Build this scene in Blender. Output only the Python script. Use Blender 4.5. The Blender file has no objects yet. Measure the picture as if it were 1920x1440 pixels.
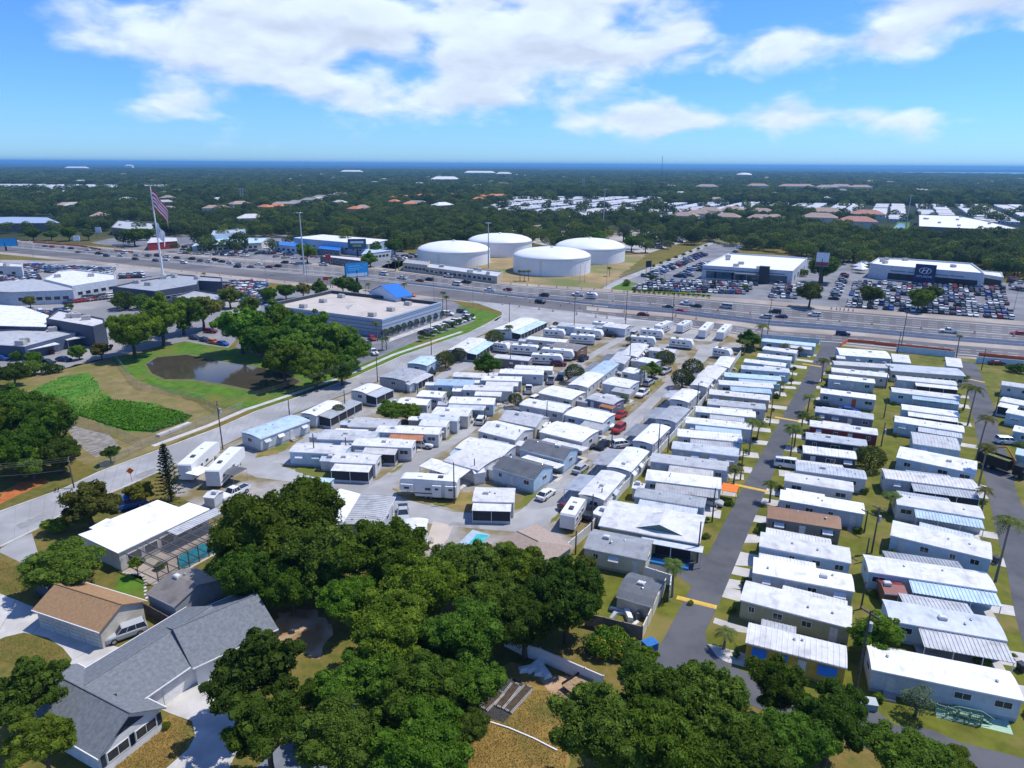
import bpy, bmesh, math, random
import numpy as np
from mathutils import Vector, Matrix
from mathutils.geometry import tessellate_polygon
S = bpy.context.scene
COL = S.collection
R = math.radians
rnd = random.Random(7)

# ------------------------------------------------------------------ camera
F_PX, CAM_H = 1300.0, 56.0                      # focal length in photo pixels (1920 wide), drone height in metres
PITCH, ROLL = math.atan(412 / F_PX), R(0.36)
_fw = Vector((0, math.cos(PITCH), -math.sin(PITCH)))
_rt0 = Vector((1, 0, 0)); _up0 = _rt0.cross(_fw)
_rt = math.cos(ROLL) * _rt0 + math.sin(ROLL) * _up0
_up = -math.sin(ROLL) * _rt0 + math.cos(ROLL) * _up0
cam = bpy.data.cameras.new('camera')
cam.sensor_fit = 'HORIZONTAL'; cam.sensor_width = 36; cam.lens = F_PX / 1920 * 36
cam.clip_start = 1; cam.clip_end = 120000
camo = bpy.data.objects.new('camera', cam); COL.objects.link(camo)
m = Matrix((_rt, _up, -_fw)).transposed().to_4x4(); m.translation = (0, 0, CAM_H)
camo.matrix_world = m
S.camera = camo

# ------------------------------------------------------------------ sky
SUN_EL, SUN_AZ = R(62), R(70)                   # the sun stands high, ahead and to the right of the view
W = bpy.data.worlds.new('World'); S.world = W; W.use_nodes = True
nt = W.node_tree; N = nt.nodes; Lk = nt.links; N.clear()
def nd(t, **k):
    n = N.new(t)
    for a, b in k.items(): setattr(n, a, b)
    return n
def mth(op, a, b=None, c=None, clamp=False):
    n = N.new('ShaderNodeMath'); n.operation = op; n.use_clamp = clamp
    for i, v in enumerate((a, b, c)):
        if v is None: continue
        if isinstance(v, (int, float)): n.inputs[i].default_value = v
        else: Lk.new(v, n.inputs[i])
    return n.outputs[0]
sky = nd('ShaderNodeTexSky', sky_type='NISHITA', sun_disc=False, sun_elevation=SUN_EL, sun_rotation=SUN_AZ,
         altitude=50, air_density=1.0, dust_density=0.1, ozone_density=3.0)
tint = nd('ShaderNodeMix', data_type='RGBA', blend_type='MULTIPLY'); tint.inputs[0].default_value = 1
Lk.new(sky.outputs[0], tint.inputs[6]); tint.inputs[7].default_value = (0.50, 0.90, 1.58, 1)
tc = nd('ShaderNodeTexCoord'); sep = nd('ShaderNodeSeparateXYZ'); Lk.new(tc.outputs['Generated'], sep.inputs[0])
zc = mth('MAXIMUM', sep.outputs[2], 0.0)
den = mth('ADD', zc, 0.075)
hyp = mth('SQRT', mth('ADD', mth('MULTIPLY', sep.outputs[0], sep.outputs[0]), mth('MULTIPLY', sep.outputs[1], sep.outputs[1])))
comb = nd('ShaderNodeCombineXYZ'); Lk.new(mth('DIVIDE', sep.outputs[0], hyp), comb.inputs[0]); Lk.new(mth('DIVIDE', sep.outputs[1], hyp), comb.inputs[1]); Lk.new(mth('MULTIPLY', mth('ARCTAN2', sep.outputs[2], hyp), 2.2), comb.inputs[2])
def noise(vec, scale, detail, rough, dist=0.0):
    n = nd('ShaderNodeTexNoise'); n.inputs['Scale'].default_value = scale; n.inputs['Detail'].default_value = detail
    n.inputs['Roughness'].default_value = rough; n.inputs['Distortion'].default_value = dist
    Lk.new(vec, n.inputs['Vector']); return n.outputs[0]
big = noise(comb.outputs[0], 2.0, 3, 0.5)
warp = nd('ShaderNodeVectorMath', operation='MULTIPLY_ADD'); wn = nd('ShaderNodeTexNoise'); wn.inputs['Scale'].default_value = 9; wn.inputs['Detail'].default_value = 3
Lk.new(comb.outputs[0], wn.inputs['Vector']); Lk.new(wn.outputs['Color'], warp.inputs[0]); warp.inputs[1].default_value = (.06, .06, .06); Lk.new(comb.outputs[0], warp.inputs[2])
fine = noise(warp.outputs[0], 7.5, 10, 0.50)
az = mth('ARCTAN2', sep.outputs[0], sep.outputs[1])
def bank(a0, e0, sa, se, amp):                  # a cloud bank standing in one direction of the sky
    u = mth('DIVIDE', mth('SUBTRACT', az, a0), sa); v = mth('DIVIDE', mth('SUBTRACT', sep.outputs[2], e0), se)
    return mth('MULTIPLY', mth('EXPONENT', mth('MULTIPLY', mth('ADD', mth('MULTIPLY', u, u), mth('MULTIPLY', v, v)), -1.0)), amp)
field = mth('ADD', mth('MULTIPLY', big, 0.30), mth('MULTIPLY', fine, 0.95))
dens = field
for b in [(-.35, .155, .24, .045, .19), (-.17, .235, .26, .04, .15), (-.02, .165, .17, .08, .20), (.06, .22, .2, .035, .22), (.10, .128, .14, .028, .22), (.55, .195, .13, .055, .25), (.34, .145, .05, .022, .24), (.44, .135, .05, .012, .17),
          (-.22, .085, .26, .03, .10), (.33, .056, .30, .015, .15), (.0, .085, .12, .02, .12), (.14, .055, .1, .012, .1), (.22, .165, .03, .02, .12),
          (0, .065, 4, .03, .085), (-.60, .17, .10, .2, -.14), (.30, .205, .09, .035, -.16), (.45, .092, .3, .018, -.10), (-.10, .148, .03, .014, -.16), (-.12, .185, .025, .02, -.12)]:
    dens = mth('ADD', dens, bank(*b))
ramp = nd('ShaderNodeMapRange', interpolation_type='SMOOTHSTEP'); Lk.new(dens, ramp.inputs[0])
ramp.inputs[1].default_value = 0.655; ramp.inputs[2].default_value = 0.86; ramp.inputs[3].default_value = 0; ramp.inputs[4].default_value = 0.93
# the bases of the clouds are greyer than their tops: compare the field with the field a little higher up
up_ = nd('ShaderNodeVectorMath', operation='MULTIPLY'); Lk.new(warp.outputs[0], up_.inputs[0]); up_.inputs[1].default_value = (1, 1, 1.10)
fine2 = noise(up_.outputs[0], 7.5, 6, 0.50)
rel = nd('ShaderNodeMapRange'); Lk.new(mth('SUBTRACT', fine, fine2), rel.inputs[0]); rel.inputs[1].default_value = -.12; rel.inputs[2].default_value = .12; rel.inputs[3].default_value = .78; rel.inputs[4].default_value = 1.08
sh = nd('ShaderNodeMapRange'); Lk.new(dens, sh.inputs[0]); sh.inputs[1].default_value = .85; sh.inputs[2].default_value = 1.25
sh.inputs[3].default_value = 1.0; sh.inputs[4].default_value = 0.80
shade = mth('MULTIPLY', sh.outputs[0], rel.outputs[0])
ccol = nd('ShaderNodeMix', data_type='RGBA', blend_type='MULTIPLY'); ccol.inputs[0].default_value = 1
ccol.inputs[6].default_value = (7.4, 8.5, 10.2, 1); Lk.new(shade, ccol.inputs[7])
cover = mth('MULTIPLY', ramp.outputs[0], mth('MULTIPLY', mth('SUBTRACT', zc, 0.010, clamp=True), 38.0, clamp=True))
mx = nd('ShaderNodeMix', data_type='RGBA'); Lk.new(cover, mx.inputs[0]); Lk.new(tint.outputs[2], mx.inputs[6]); Lk.new(ccol.outputs[2], mx.inputs[7])
bg = nd('ShaderNodeBackground'); bg.inputs[1].default_value = 0.102; Lk.new(mx.outputs[2], bg.inputs[0])
wo = nd('ShaderNodeOutputWorld'); Lk.new(bg.outputs[0], wo.inputs[0])

sun = bpy.data.lights.new('sun', 'SUN'); sun.energy = 4.0; sun.angle = R(0.53); sun.color = (1, .955, .88)
suno = bpy.data.objects.new('sun', sun); COL.objects.link(suno)
sd = Vector((math.sin(SUN_AZ) * math.cos(SUN_EL), math.cos(SUN_AZ) * math.cos(SUN_EL), math.sin(SUN_EL)))
suno.rotation_euler = sd.to_track_quat('Z', 'Y').to_euler(); suno.location = (0, 0, 80)
S.view_settings.view_transform = 'Standard'; S.view_settings.look = 'None'
S.view_settings.exposure = 0.17; S.view_settings.gamma = 1; S.view_settings.use_curve_mapping = False
S.cycles.max_bounces = 6; S.cycles.diffuse_bounces = 3; S.cycles.glossy_bounces = 3
S.cycles.transmission_bounces = 4; S.cycles.transparent_max_bounces = 8; S.cycles.volume_bounces = 0
S.cycles.use_denoising = True

# ------------------------------------------------------------------ pixel -> place
def ray(x, y):
    return _rt * ((x - 960) / F_PX) + _up * ((720 - y) / F_PX) + _fw
def g(x, y, z=0.0):
    d = ray(x, y); t = (z - CAM_H) / d.z
    return Vector((d.x * t, d.y * t, z))
def topx(p):
    v = Vector(p) - Vector((0, 0, CAM_H)); d = v.dot(_fw)
    return (960 + F_PX * v.dot(_rt) / d, 720 - F_PX * v.dot(_up) / d)
def mpp(x, y, z=0.0):                            # metres covered by one photo pixel at that place
    return (g(x, y, z) - Vector((0, 0, CAM_H))).dot(_fw) / F_PX
def height_at(px_base, y_top):                   # height of an upright thing from its foot and the row of its top
    b = g(*px_base); lo, hi = 0.0, 90.0
    for _ in range(40):
        mid = (lo + hi) / 2
        if topx((b.x, b.y, mid))[1] > y_top: lo = mid
        else: hi = mid
    return lo
def inpoly(x, y, poly):
    c = False; j = len(poly) - 1
    for i in range(len(poly)):
        xi, yi = poly[i]; xj, yj = poly[j]
        if (yi > y) != (yj > y) and x < (xj - xi) * (y - yi) / (yj - yi) + xi: c = not c
        j = i
    return c
def interp(pts, x):
    for (x0, y0), (x1, y1) in zip(pts, pts[1:]):
        if x <= x1 or (x1, y1) == pts[-1]: return y0 + (y1 - y0) * (x - x0) / (x1 - x0)

# ------------------------------------------------------------------ materials
MATS = {}
def mat(key, col=(.5, .5, .5), rough=.7, var=.12, scale=1.5, metal=0, col2=None, bump=0, spec=.35, col3=None, scale3=.12, amt3=.5, objcol=False, transp=0, streak=None, waves=None, age=0, siding=0):
    if key in MATS: return MATS[key]
    M = bpy.data.materials.new(key); M.use_nodes = True
    t = M.node_tree; n = t.nodes; l = t.links
    b = n['Principled BSDF']; b.inputs['Roughness'].default_value = rough; b.inputs['Metallic'].default_value = metal
    b.inputs['Specular IOR Level'].default_value = spec
    tc = n.new('ShaderNodeTexCoord'); ob = n.new('ShaderNodeObjectInfo'); va = n.new('ShaderNodeVectorMath'); va.operation = 'ADD'; vm = n.new('ShaderNodeMath'); vm.operation = 'MULTIPLY'; vm.inputs[1].default_value = 97
    l.new(ob.outputs['Random'], vm.inputs[0]); l.new(tc.outputs['Object'], va.inputs[0]); l.new(vm.outputs[0], va.inputs[1]); vec = va.outputs[0]
    if streak:
        mp = n.new('ShaderNodeMapping'); mp.inputs['Scale'].default_value = streak; l.new(vec, mp.inputs[0]); vec = mp.outputs[0]
    no = n.new('ShaderNodeTexNoise'); no.inputs['Scale'].default_value = scale; no.inputs['Detail'].default_value = 5; no.inputs['Roughness'].default_value = .62
    l.new(vec, no.inputs['Vector'])
    c2 = col2 or tuple(min(1, c * (1 + var)) for c in col); c1 = col if col2 else tuple(c * (1 - var) for c in col)
    cr = n.new('ShaderNodeValToRGB'); cr.color_ramp.elements[0].position = .36; cr.color_ramp.elements[1].position = .64
    cr.color_ramp.elements[0].color = (*c1, 1); cr.color_ramp.elements[1].color = (*c2, 1)
    l.new(no.outputs[0], cr.inputs[0]); out = cr.outputs[0]
    if col3:
        n3 = n.new('ShaderNodeTexNoise'); n3.inputs['Scale'].default_value = scale3; n3.inputs['Detail'].default_value = 4
        l.new(vec, n3.inputs['Vector'])
        mr = n.new('ShaderNodeMapRange'); mr.inputs[1].default_value = .62 - amt3 * .35; mr.inputs[2].default_value = .78 - amt3 * .35
        l.new(n3.outputs[0], mr.inputs[0])
        mi = n.new('ShaderNodeMix'); mi.data_type = 'RGBA'; l.new(mr.outputs[0], mi.inputs[0]); l.new(out, mi.inputs[6]); mi.inputs[7].default_value = (*col3, 1)
        out = mi.outputs[2]
    if age:                                          # every roof has weathered differently
        ra = n.new('ShaderNodeMapRange'); l.new(ob.outputs['Random'], ra.inputs[0]); ra.inputs[3].default_value = 1 - age; ra.inputs[4].default_value = 1.05
        ma = n.new('ShaderNodeMix'); ma.data_type = 'RGBA'; ma.blend_type = 'MULTIPLY'; ma.inputs[0].default_value = 1; l.new(out, ma.inputs[6]); l.new(ra.outputs[0], ma.inputs[7]); out = ma.outputs[2]
        ns = n.new('ShaderNodeTexNoise'); ns.inputs['Scale'].default_value = 1.1; ns.inputs['Detail'].default_value = 6; mp2 = n.new('ShaderNodeMapping'); mp2.inputs['Scale'].default_value = (2.2, .25, 1); l.new(vec, mp2.inputs[0]); l.new(mp2.outputs[0], ns.inputs['Vector'])
        mr2 = n.new('ShaderNodeMapRange'); mr2.inputs[1].default_value = .56; mr2.inputs[2].default_value = .74; mr2.inputs[4].default_value = .55; l.new(ns.outputs[0], mr2.inputs[0])
        mi2 = n.new('ShaderNodeMix'); mi2.data_type = 'RGBA'; l.new(mr2.outputs[0], mi2.inputs[0]); l.new(out, mi2.inputs[6]); mi2.inputs[7].default_value = (col[0] * .62, col[1] * .58, col[2] * .53, 1); out = mi2.outputs[2]
    if objcol:
        oi = n.new('ShaderNodeObjectInfo'); mi = n.new('ShaderNodeMix'); mi.data_type = 'RGBA'; mi.blend_type = 'MULTIPLY'; mi.inputs[0].default_value = 1
        l.new(out, mi.inputs[6]); l.new(oi.outputs['Color'], mi.inputs[7]); out = mi.outputs[2]
    l.new(out, b.inputs['Base Color'])
    if bump:
        bp = n.new('ShaderNodeBump'); bp.inputs['Strength'].default_value = bump; bp.inputs['Distance'].default_value = .1
        nb = n.new('ShaderNodeTexNoise'); nb.inputs['Scale'].default_value = waves or scale * 4; nb.inputs['Detail'].default_value = 4
        l.new(vec, nb.inputs['Vector']); l.new(nb.outputs[0], bp.inputs['Height']); l.new(bp.outputs[0], b.inputs['Normal'])
    if siding:                                       # lapped boards: fine horizontal relief
        wv = n.new('ShaderNodeTexWave'); wv.wave_type = 'BANDS'; wv.bands_direction = 'Z'; wv.wave_profile = 'SAW'; wv.inputs['Scale'].default_value = siding; l.new(tc.outputs['Object'], wv.inputs['Vector'])
        bs = n.new('ShaderNodeBump'); bs.inputs['Strength'].default_value = .55; bs.inputs['Distance'].default_value = .03; l.new(wv.outputs['Fac'], bs.inputs['Height']); l.new(bs.outputs[0], b.inputs['Normal'])
    if transp:
        tr = n.new('ShaderNodeBsdfTransparent'); ms = n.new('ShaderNodeMixShader'); ms.inputs[0].default_value = transp
        l.new(b.outputs[0], ms.inputs[1]); l.new(tr.outputs[0], ms.inputs[2]); l.new(ms.outputs[0], n['Material Output'].inputs[0])
    MATS[key] = M; return M
def leafmat(key, c1, c2, trans=.3, c3=None, wide=False):
    if key in MATS: return MATS[key]
    M = bpy.data.materials.new(key); M.use_nodes = True
    t = M.node_tree; n = t.nodes; l = t.links; n.clear()
    geo = n.new('ShaderNodeNewGeometry'); oi = n.new('ShaderNodeObjectInfo')
    cr = n.new('ShaderNodeValToRGB'); cr.color_ramp.elements[0].color = (*c1, 1); cr.color_ramp.elements[1].color = (*c2, 1)
    if c3: cr.color_ramp.elements[1].position = .62; e3 = cr.color_ramp.elements.new(.74); e3.color = (*c3, 1)
    tc = n.new('ShaderNodeTexCoord'); no = n.new('ShaderNodeTexNoise'); no.inputs['Scale'].default_value = 4.5; no.inputs['Detail'].default_value = 3
    l.new(tc.outputs['Object'], no.inputs['Vector'])
    ad = n.new('ShaderNodeMath'); ad.operation = 'MULTIPLY_ADD'; l.new(geo.outputs['Random Per Island'], ad.inputs[0]); ad.inputs[1].default_value = .45; 
    a2 = n.new('ShaderNodeMath'); a2.operation = 'MULTIPLY_ADD'; l.new(no.outputs[0], a2.inputs[0]); a2.inputs[1].default_value = .9; a2.inputs[2].default_value = -.2
    l.new(a2.outputs[0], ad.inputs[2]); l.new(ad.outputs[0], cr.inputs[0])
    mi = n.new('ShaderNodeMix'); mi.data_type = 'RGBA'; mi.blend_type = 'MULTIPLY'; mi.inputs[0].default_value = 1
    l.new(cr.outputs[0], mi.inputs[6]); l.new(oi.outputs['Color'], mi.inputs[7])
    rr = n.new('ShaderNodeMapRange'); l.new(oi.outputs['Random'], rr.inputs[0]); rr.inputs[3].default_value = .68; rr.inputs[4].default_value = 1.38
    m2 = n.new('ShaderNodeMix'); m2.data_type = 'RGBA'; m2.blend_type = 'MULTIPLY'; m2.inputs[0].default_value = 1
    l.new(mi.outputs[2], m2.inputs[6]); l.new(rr.outputs[0], m2.inputs[7])
    if wide:                                         # a mixed wood: every tree its own green
        cw = n.new('ShaderNodeValToRGB'); ew = cw.color_ramp.elements; ew[0].color = (.52, .62, .68, 1); ew[1].color = (1.75, 1.55, .9, 1); x1 = ew.new(.45); x1.color = (.85, .92, .95, 1); x2 = ew.new(.8); x2.color = (1.15, 1.2, .95, 1)
        l.new(oi.outputs['Random'], cw.inputs[0]); l.new(cw.outputs[0], m2.inputs[7])
    d = n.new('ShaderNodeBsdfPrincipled'); d.inputs['Roughness'].default_value = .55; d.inputs['Specular IOR Level'].default_value = .08
    tl = n.new('ShaderNodeBsdfTranslucent'); ms = n.new('ShaderNodeMixShader'); ms.inputs[0].default_value = trans
    l.new(m2.outputs[2], d.inputs['Base Color']); l.new(m2.outputs[2], tl.inputs[0])
    l.new(d.outputs[0], ms.inputs[1]); l.new(tl.outputs[0], ms.inputs[2])
    o = n.new('ShaderNodeOutputMaterial'); l.new(ms.outputs[0], o.inputs[0])
    MATS[key] = M; return M

# ------------------------------------------------------------------ mesh helpers
class MB:
    def __init__(s): s.v = []; s.f = []; s.m = []
    def add(s, vs, fs, m=0):
        o = len(s.v); s.v += [tuple(v) for v in vs]; s.f += [tuple(i + o for i in f) for f in fs]; s.m += [m] * len(fs); return s
    def box(s, x0, x1, y0, y1, z0, z1, m=0):
        return s.add([(x0, y0, z0), (x1, y0, z0), (x1, y1, z0), (x0, y1, z0), (x0, y0, z1), (x1, y0, z1), (x1, y1, z1), (x0, y1, z1)],
                     [(0, 3, 2, 1), (4, 5, 6, 7), (0, 1, 5, 4), (1, 2, 6, 5), (2, 3, 7, 6), (3, 0, 4, 7)], m)
    def prism(s, pts, z0, z1, m=0, mtop=None):    # counter-clockwise outline, convex or not
        n = len(pts); s.add([(p[0], p[1], z0) for p in pts] + [(p[0], p[1], z1) for p in pts], [(i, (i + 1) % n, (i + 1) % n + n, i + n) for i in range(n)], m)
        tri = tessellate_polygon([[Vector((p[0], p[1], 0)) for p in pts]])
        for zz, up in ((z1, True), (z0, False)):
            fs = []
            for a, b, c in tri:
                A, B, C = (Vector(pts[i][:2]) for i in (a, b, c)); ccw = (B - A).cross(C - A) > 0
                fs.append((a, b, c) if ccw == up else (a, c, b))
            s.add([(p[0], p[1], zz) for p in pts], fs, m if (mtop is None or not up) else mtop)
        return s
    def loft(s, rings, m=0, close=True, caps=True):
        n = len(rings[0]); o = len(s.v); s.v += [tuple(p) for r in rings for p in r]
        for k in range(len(rings) - 1):
            for i in range(n if close else n - 1):
                j = (i + 1) % n; s.f.append((o + k * n + i, o + k * n + j, o + (k + 1) * n + j, o + (k + 1) * n + i)); s.m.append(m)
        if caps:
            s.f.append(tuple(o + i for i in reversed(range(n)))); s.m.append(m)
            s.f.append(tuple(o + (len(rings) - 1) * n + i for i in range(n))); s.m.append(m)
        return s
    def cyl(s, x, y, z0, z1, r0, r1=None, n=10, m=0):
        r1 = r0 if r1 is None else r1
        return s.loft([[(x + r * math.cos(2 * math.pi * i / n), y + r * math.sin(2 * math.pi * i / n), z) for i in range(n)] for r, z in ((r0, z0), (r1, z1))], m)
    def tube(s, pts, r, n=6, m=0):
        rings = []; pts = [Vector(p) for p in pts]
        for i, p in enumerate(pts):
            d = (pts[min(i + 1, len(pts) - 1)] - pts[max(i - 1, 0)]).normalized()
            a = d.cross(Vector((0, 0, 1)) if abs(d.z) < .95 else Vector((1, 0, 0))).normalized(); b = d.cross(a)
            rr = r[i] if isinstance(r, (list, tuple)) else r
            rings.append([p + (a * math.cos(2 * math.pi * k / n) + b * math.sin(2 * math.pi * k / n)) * rr for k in range(n)])
        return s.loft(rings, m)
    def mesh(s, name, mats, smooth=False):
        me = bpy.data.meshes.new(name); me.from_pydata(s.v, [], s.f)
        for mm in (mats if isinstance(mats, (list, tuple)) else [mats]): me.materials.append(mm)
        me.polygons.foreach_set('material_index', s.m)
        if smooth: me.polygons.foreach_set('use_smooth', [True] * len(s.f))
        me.update(); return me
    def build(s, name, mats, parent=None, smooth=False, **k):
        return link(name, s.mesh(name, mats, smooth), parent, **k)
def link(name, me, parent=None, loc=None, rz=None, scale=None, kind=None, color=None):
    o = bpy.data.objects.new(name, me); COL.objects.link(o)
    if parent: o.parent = parent
    if loc is not None: o.location = loc
    if rz is not None: o.rotation_euler = (0, 0, rz)
    if scale is not None: o.scale = scale
    if kind: o['kind'] = kind
    if color: o.color = (*color, 1)
    return o
def thing(name, label, cat, loc=(0, 0, 0), rz=0, group=None, scale=None):
    o = link(name, None, None, loc, rz, scale); o.empty_display_size = .5
    return tag(o, label, cat, group)
def tag(o, label, cat, group=None):
    o['label'] = label; o['category'] = cat
    if group: o['group'] = group
    return o
def sheet(name, px, z, material, world=False, kind='structure', rough=0):
    pts = [Vector(p) if world else g(*p) for p in px]
    if rough:                                        # natural, uneven outline
        q = random.Random(len(px) * 17 + int(px[0][0])); out = []
        for a, b in zip(pts, pts[1:] + pts[:1]):
            n = max(1, int((b - a).length / (rough * 1.6)))
            for i in range(n): out.append(a + (b - a) * (i / n) + Vector((q.uniform(-rough, rough), q.uniform(-rough, rough), 0)) * (.75 if i else .4))
        pts = out
    vs = [(p[0], p[1], z) for p in pts]
    tri = tessellate_polygon([[Vector((v[0], v[1], 0)) for v in vs]]); fs = []
    for a, b, c in tri:
        A, B, C = (Vector(vs[i][:2]) for i in (a, b, c)); fs.append((a, b, c) if (B - A).cross(C - A) > 0 else (a, c, b))
    mb = MB().add(vs, fs)
    o = mb.build(name, material)
    if kind: o['kind'] = kind
    return o
def offset_line(pts, d):
    out = []
    for i in range(len(pts)):
        t = (pts[min(i + 1, len(pts) - 1)] - pts[max(i - 1, 0)]); t.z = 0; t.normalize()
        out.append(pts[i] + Vector((-t.y, t.x, 0)) * d)
    return out
def band(pts, w, z0, z1, name, material, kind='structure', parent=None):   # a strip along a line; z1 None = flat sheet
    a, b = offset_line(pts, w / 2), offset_line(pts, -w / 2); mb = MB(); n = len(pts)
    zt = z0 if z1 is None else z1
    for i in range(n - 1):
        mb.add([(*b[i][:2], zt), (*b[i + 1][:2], zt), (*a[i + 1][:2], zt), (*a[i][:2], zt)], [(0, 1, 2, 3)])
        if z1 is not None:
            mb.add([(*b[i][:2], z0), (*b[i + 1][:2], z0), (*b[i + 1][:2], zt), (*b[i][:2], zt)], [(0, 1, 2, 3)])
            mb.add([(*a[i + 1][:2], z0), (*a[i][:2], z0), (*a[i][:2], zt), (*a[i + 1][:2], zt)], [(0, 1, 2, 3)])
    o = mb.build(name, material, parent)
    if kind: o['kind'] = kind
    return o
ORD = ['first', 'second', 'third', 'fourth', 'fifth', 'sixth', 'seventh', 'eighth', 'ninth', 'tenth', 'eleventh', 'twelfth', 'thirteenth', 'fourteenth', 'fifteenth', 'sixteenth',
       'seventeenth', 'eighteenth', 'nineteenth', 'twentieth', 'twenty-first', 'twenty-second', 'twenty-third', 'twenty-fourth', 'twenty-fifth', 'twenty-sixth', 'twenty-seventh', 'twenty-eighth', 'twenty-ninth', 'thirtieth', 'thirty-first', 'thirty-second', 'thirty-third', 'thirty-fourth']

# colours (base colours, not the sunlit values)
C = dict(white=(.76, .76, .75), offwhite=(.63, .62, .60), pale=(.53, .57, .61), grey=(.36, .38, .40), lgrey=(.50, .51, .52), dgrey=(.13, .14, .15), blue=(.35, .47, .58), sky=(.48, .62, .72), navy=(.07, .10, .17),
         tan=(.50, .43, .34), beige=(.60, .56, .47), olive=(.42, .42, .26), yellow=(.58, .38, .07), brown=(.25, .13, .07), taupe=(.22, .20, .18), red=(.22, .04, .035), teal=(.28, .52, .55), green=(.38, .48, .30),
         violet=(.20, .20, .27), slate=(.065, .08, .115), rust=(.45, .20, .10), pink=(.62, .47, .42), cream=(.66, .62, .48))
def wallm(c): return mat('wall_' + c, C[c], .65, .08, .9, siding=1.5, col3=tuple(v * .85 for v in C[c]), scale3=.8, amt3=.2)
def roofm(c): return mat('roof_' + c, C[c], .5, .10, .7, col3=tuple(v * .72 for v in C[c]), scale3=.55, amt3=.22, age=.2)
GLASS = mat('window_glass', (.03, .04, .05), .08, .2, 2, spec=.6)
FRAME = mat('frame_white', (.75, .75, .74), .5, .05)
SCREEN = mat('screen_dark', (.035, .038, .045), .8, .2, 3)
STEEL = mat('steel', (.40, .42, .43), .4, .1, metal=.6)
WOOD = mat('pole_wood', (.12, .09, .07), .85, .2, 3)

# ================================================================== THE SETTING
def ground_material():
    M = bpy.data.materials.new('ground_dry_grass'); M.use_nodes = True; t = M.node_tree; n = t.nodes; l = t.links
    b = n['Principled BSDF']; b.inputs['Roughness'].default_value = .95; b.inputs['Specular IOR Level'].default_value = .1
    geo = n.new('ShaderNodeNewGeometry')
    def ns(scale, det):
        x = n.new('ShaderNodeTexNoise'); x.inputs['Scale'].default_value = scale; x.inputs['Detail'].default_value = det; x.inputs['Roughness'].default_value = .65; l.new(geo.outputs['Position'], x.inputs['Vector']); return x.outputs[0]
    cr = n.new('ShaderNodeValToRGB'); e = cr.color_ramp.elements
    e[0].position = .33; e[0].color = (.060, .075, .016, 1); e[1].position = .68; e[1].color = (.25, .18, .08, 1)
    m1 = e.new(.47); m1.color = (.13, .125, .028, 1); m2 = e.new(.57); m2.color = (.19, .14, .04, 1)
    mm = n.new('ShaderNodeMath'); mm.operation = 'MULTIPLY_ADD'; l.new(ns(.75, 8), mm.inputs[0]); mm.inputs[1].default_value = .55
    m3 = n.new('ShaderNodeMath'); m3.operation = 'MULTIPLY'; l.new(ns(.085, 4), m3.inputs[0]); m3.inputs[1].default_value = .45; l.new(m3.outputs[0], mm.inputs[2])
    l.new(mm.outputs[0], cr.inputs[0])
    # woodland floor and canopy colour in the far country
    cf = n.new('ShaderNodeValToRGB'); cf.color_ramp.elements[0].position = .4; cf.color_ramp.elements[1].position = .62
    cf.color_ramp.elements[0].color = (.014, .026, .012, 1); cf.color_ramp.elements[1].color = (.05, .066, .03, 1); l.new(ns(.0045, 8), cf.inputs[0])
    ln = n.new('ShaderNodeVectorMath'); ln.operation = 'LENGTH'; l.new(geo.outputs['Position'], ln.inputs[0])
    mr = n.new('ShaderNodeMapRange'); mr.inputs[1].default_value = 520; mr.inputs[2].default_value = 700; l.new(ln.outputs['Value'], mr.inputs[0])
    mi = n.new('ShaderNodeMix'); mi.data_type = 'RGBA'; l.new(mr.outputs[0], mi.inputs[0]); l.new(cr.outputs[0], mi.inputs[6]); l.new(cf.outputs[0], mi.inputs[7])
    l.new(mi.outputs[2], b.inputs['Base Color'])
    bp = n.new('ShaderNodeBump'); bp.inputs['Strength'].default_value = .5; bp.inputs['Distance'].default_value = .15; l.new(ns(2.2, 6), bp.inputs['Height']); l.new(bp.outputs[0], b.inputs['Normal'])
    return M
GM = ground_material()
RG = 45000
sheet('ground', [(RG * math.cos(i * math.pi / 24), RG * math.sin(i * math.pi / 24)) for i in range(48)], 0, GM, world=True)

ASPH = mat('asphalt_dark', (.088, .091, .101), .88, .12, .35, bump=.15, waves=9, col3=(.115, .115, .122), scale3=.16, amt3=.4)
ASPH2 = mat('asphalt_lot', (.16, .165, .18), .9, .14, .3, bump=.1, col3=(.23, .23, .24), scale3=.08, amt3=.5)
HWY = mat('highway_asphalt', (.115, .112, .116), .9, .10, .12, streak=(1, 1, 1), col3=(.165, .158, .158), scale3=.035, amt3=.5)
CONC = mat('street_concrete', (.36, .36, .36), .92, .10, .25, bump=.12, waves=7, col3=(.29, .287, .285), scale3=.11, amt3=.5)
PARKG = mat('park_gravel', (.33, .31, .285), .95, .15, .5, bump=.25, waves=6, col3=(.19, .15, .06), scale3=.13, amt3=.55)
LIGHTC = mat('pale_concrete', (.52, .50, .47), .9, .10, .4, bump=.1, col3=(.42, .40, .38), scale3=.3, amt3=.4)
SAND = mat('construction_sand', (.37, .32, .27), .95, .14, .12, bump=.2, col3=(.30, .25, .20), scale3=.05, amt3=.5)
LAWN = mat('mown_lawn', (.075, .16, .008), .95, .25, .5, bump=.3, waves=8, col3=(.15, .15, .022), scale3=.09, amt3=.25)
OLAWN = mat('park_grass', (.115, .125, .010), .95, .22, .45, bump=.35, waves=7, col3=(.20, .16, .045), scale3=.14, amt3=.33)
MARSH = mat('weed_field', (.06, .17, .01), .95, .35, .5, bump=.6, waves=3, col3=(.12, .19, .02), scale3=.12, amt3=.4)
DRY = mat('dry_grass', (.21, .165, .06), .95, .18, .35, bump=.3, waves=6, col3=(.15, .15, .03), scale3=.12, amt3=.35)
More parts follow.
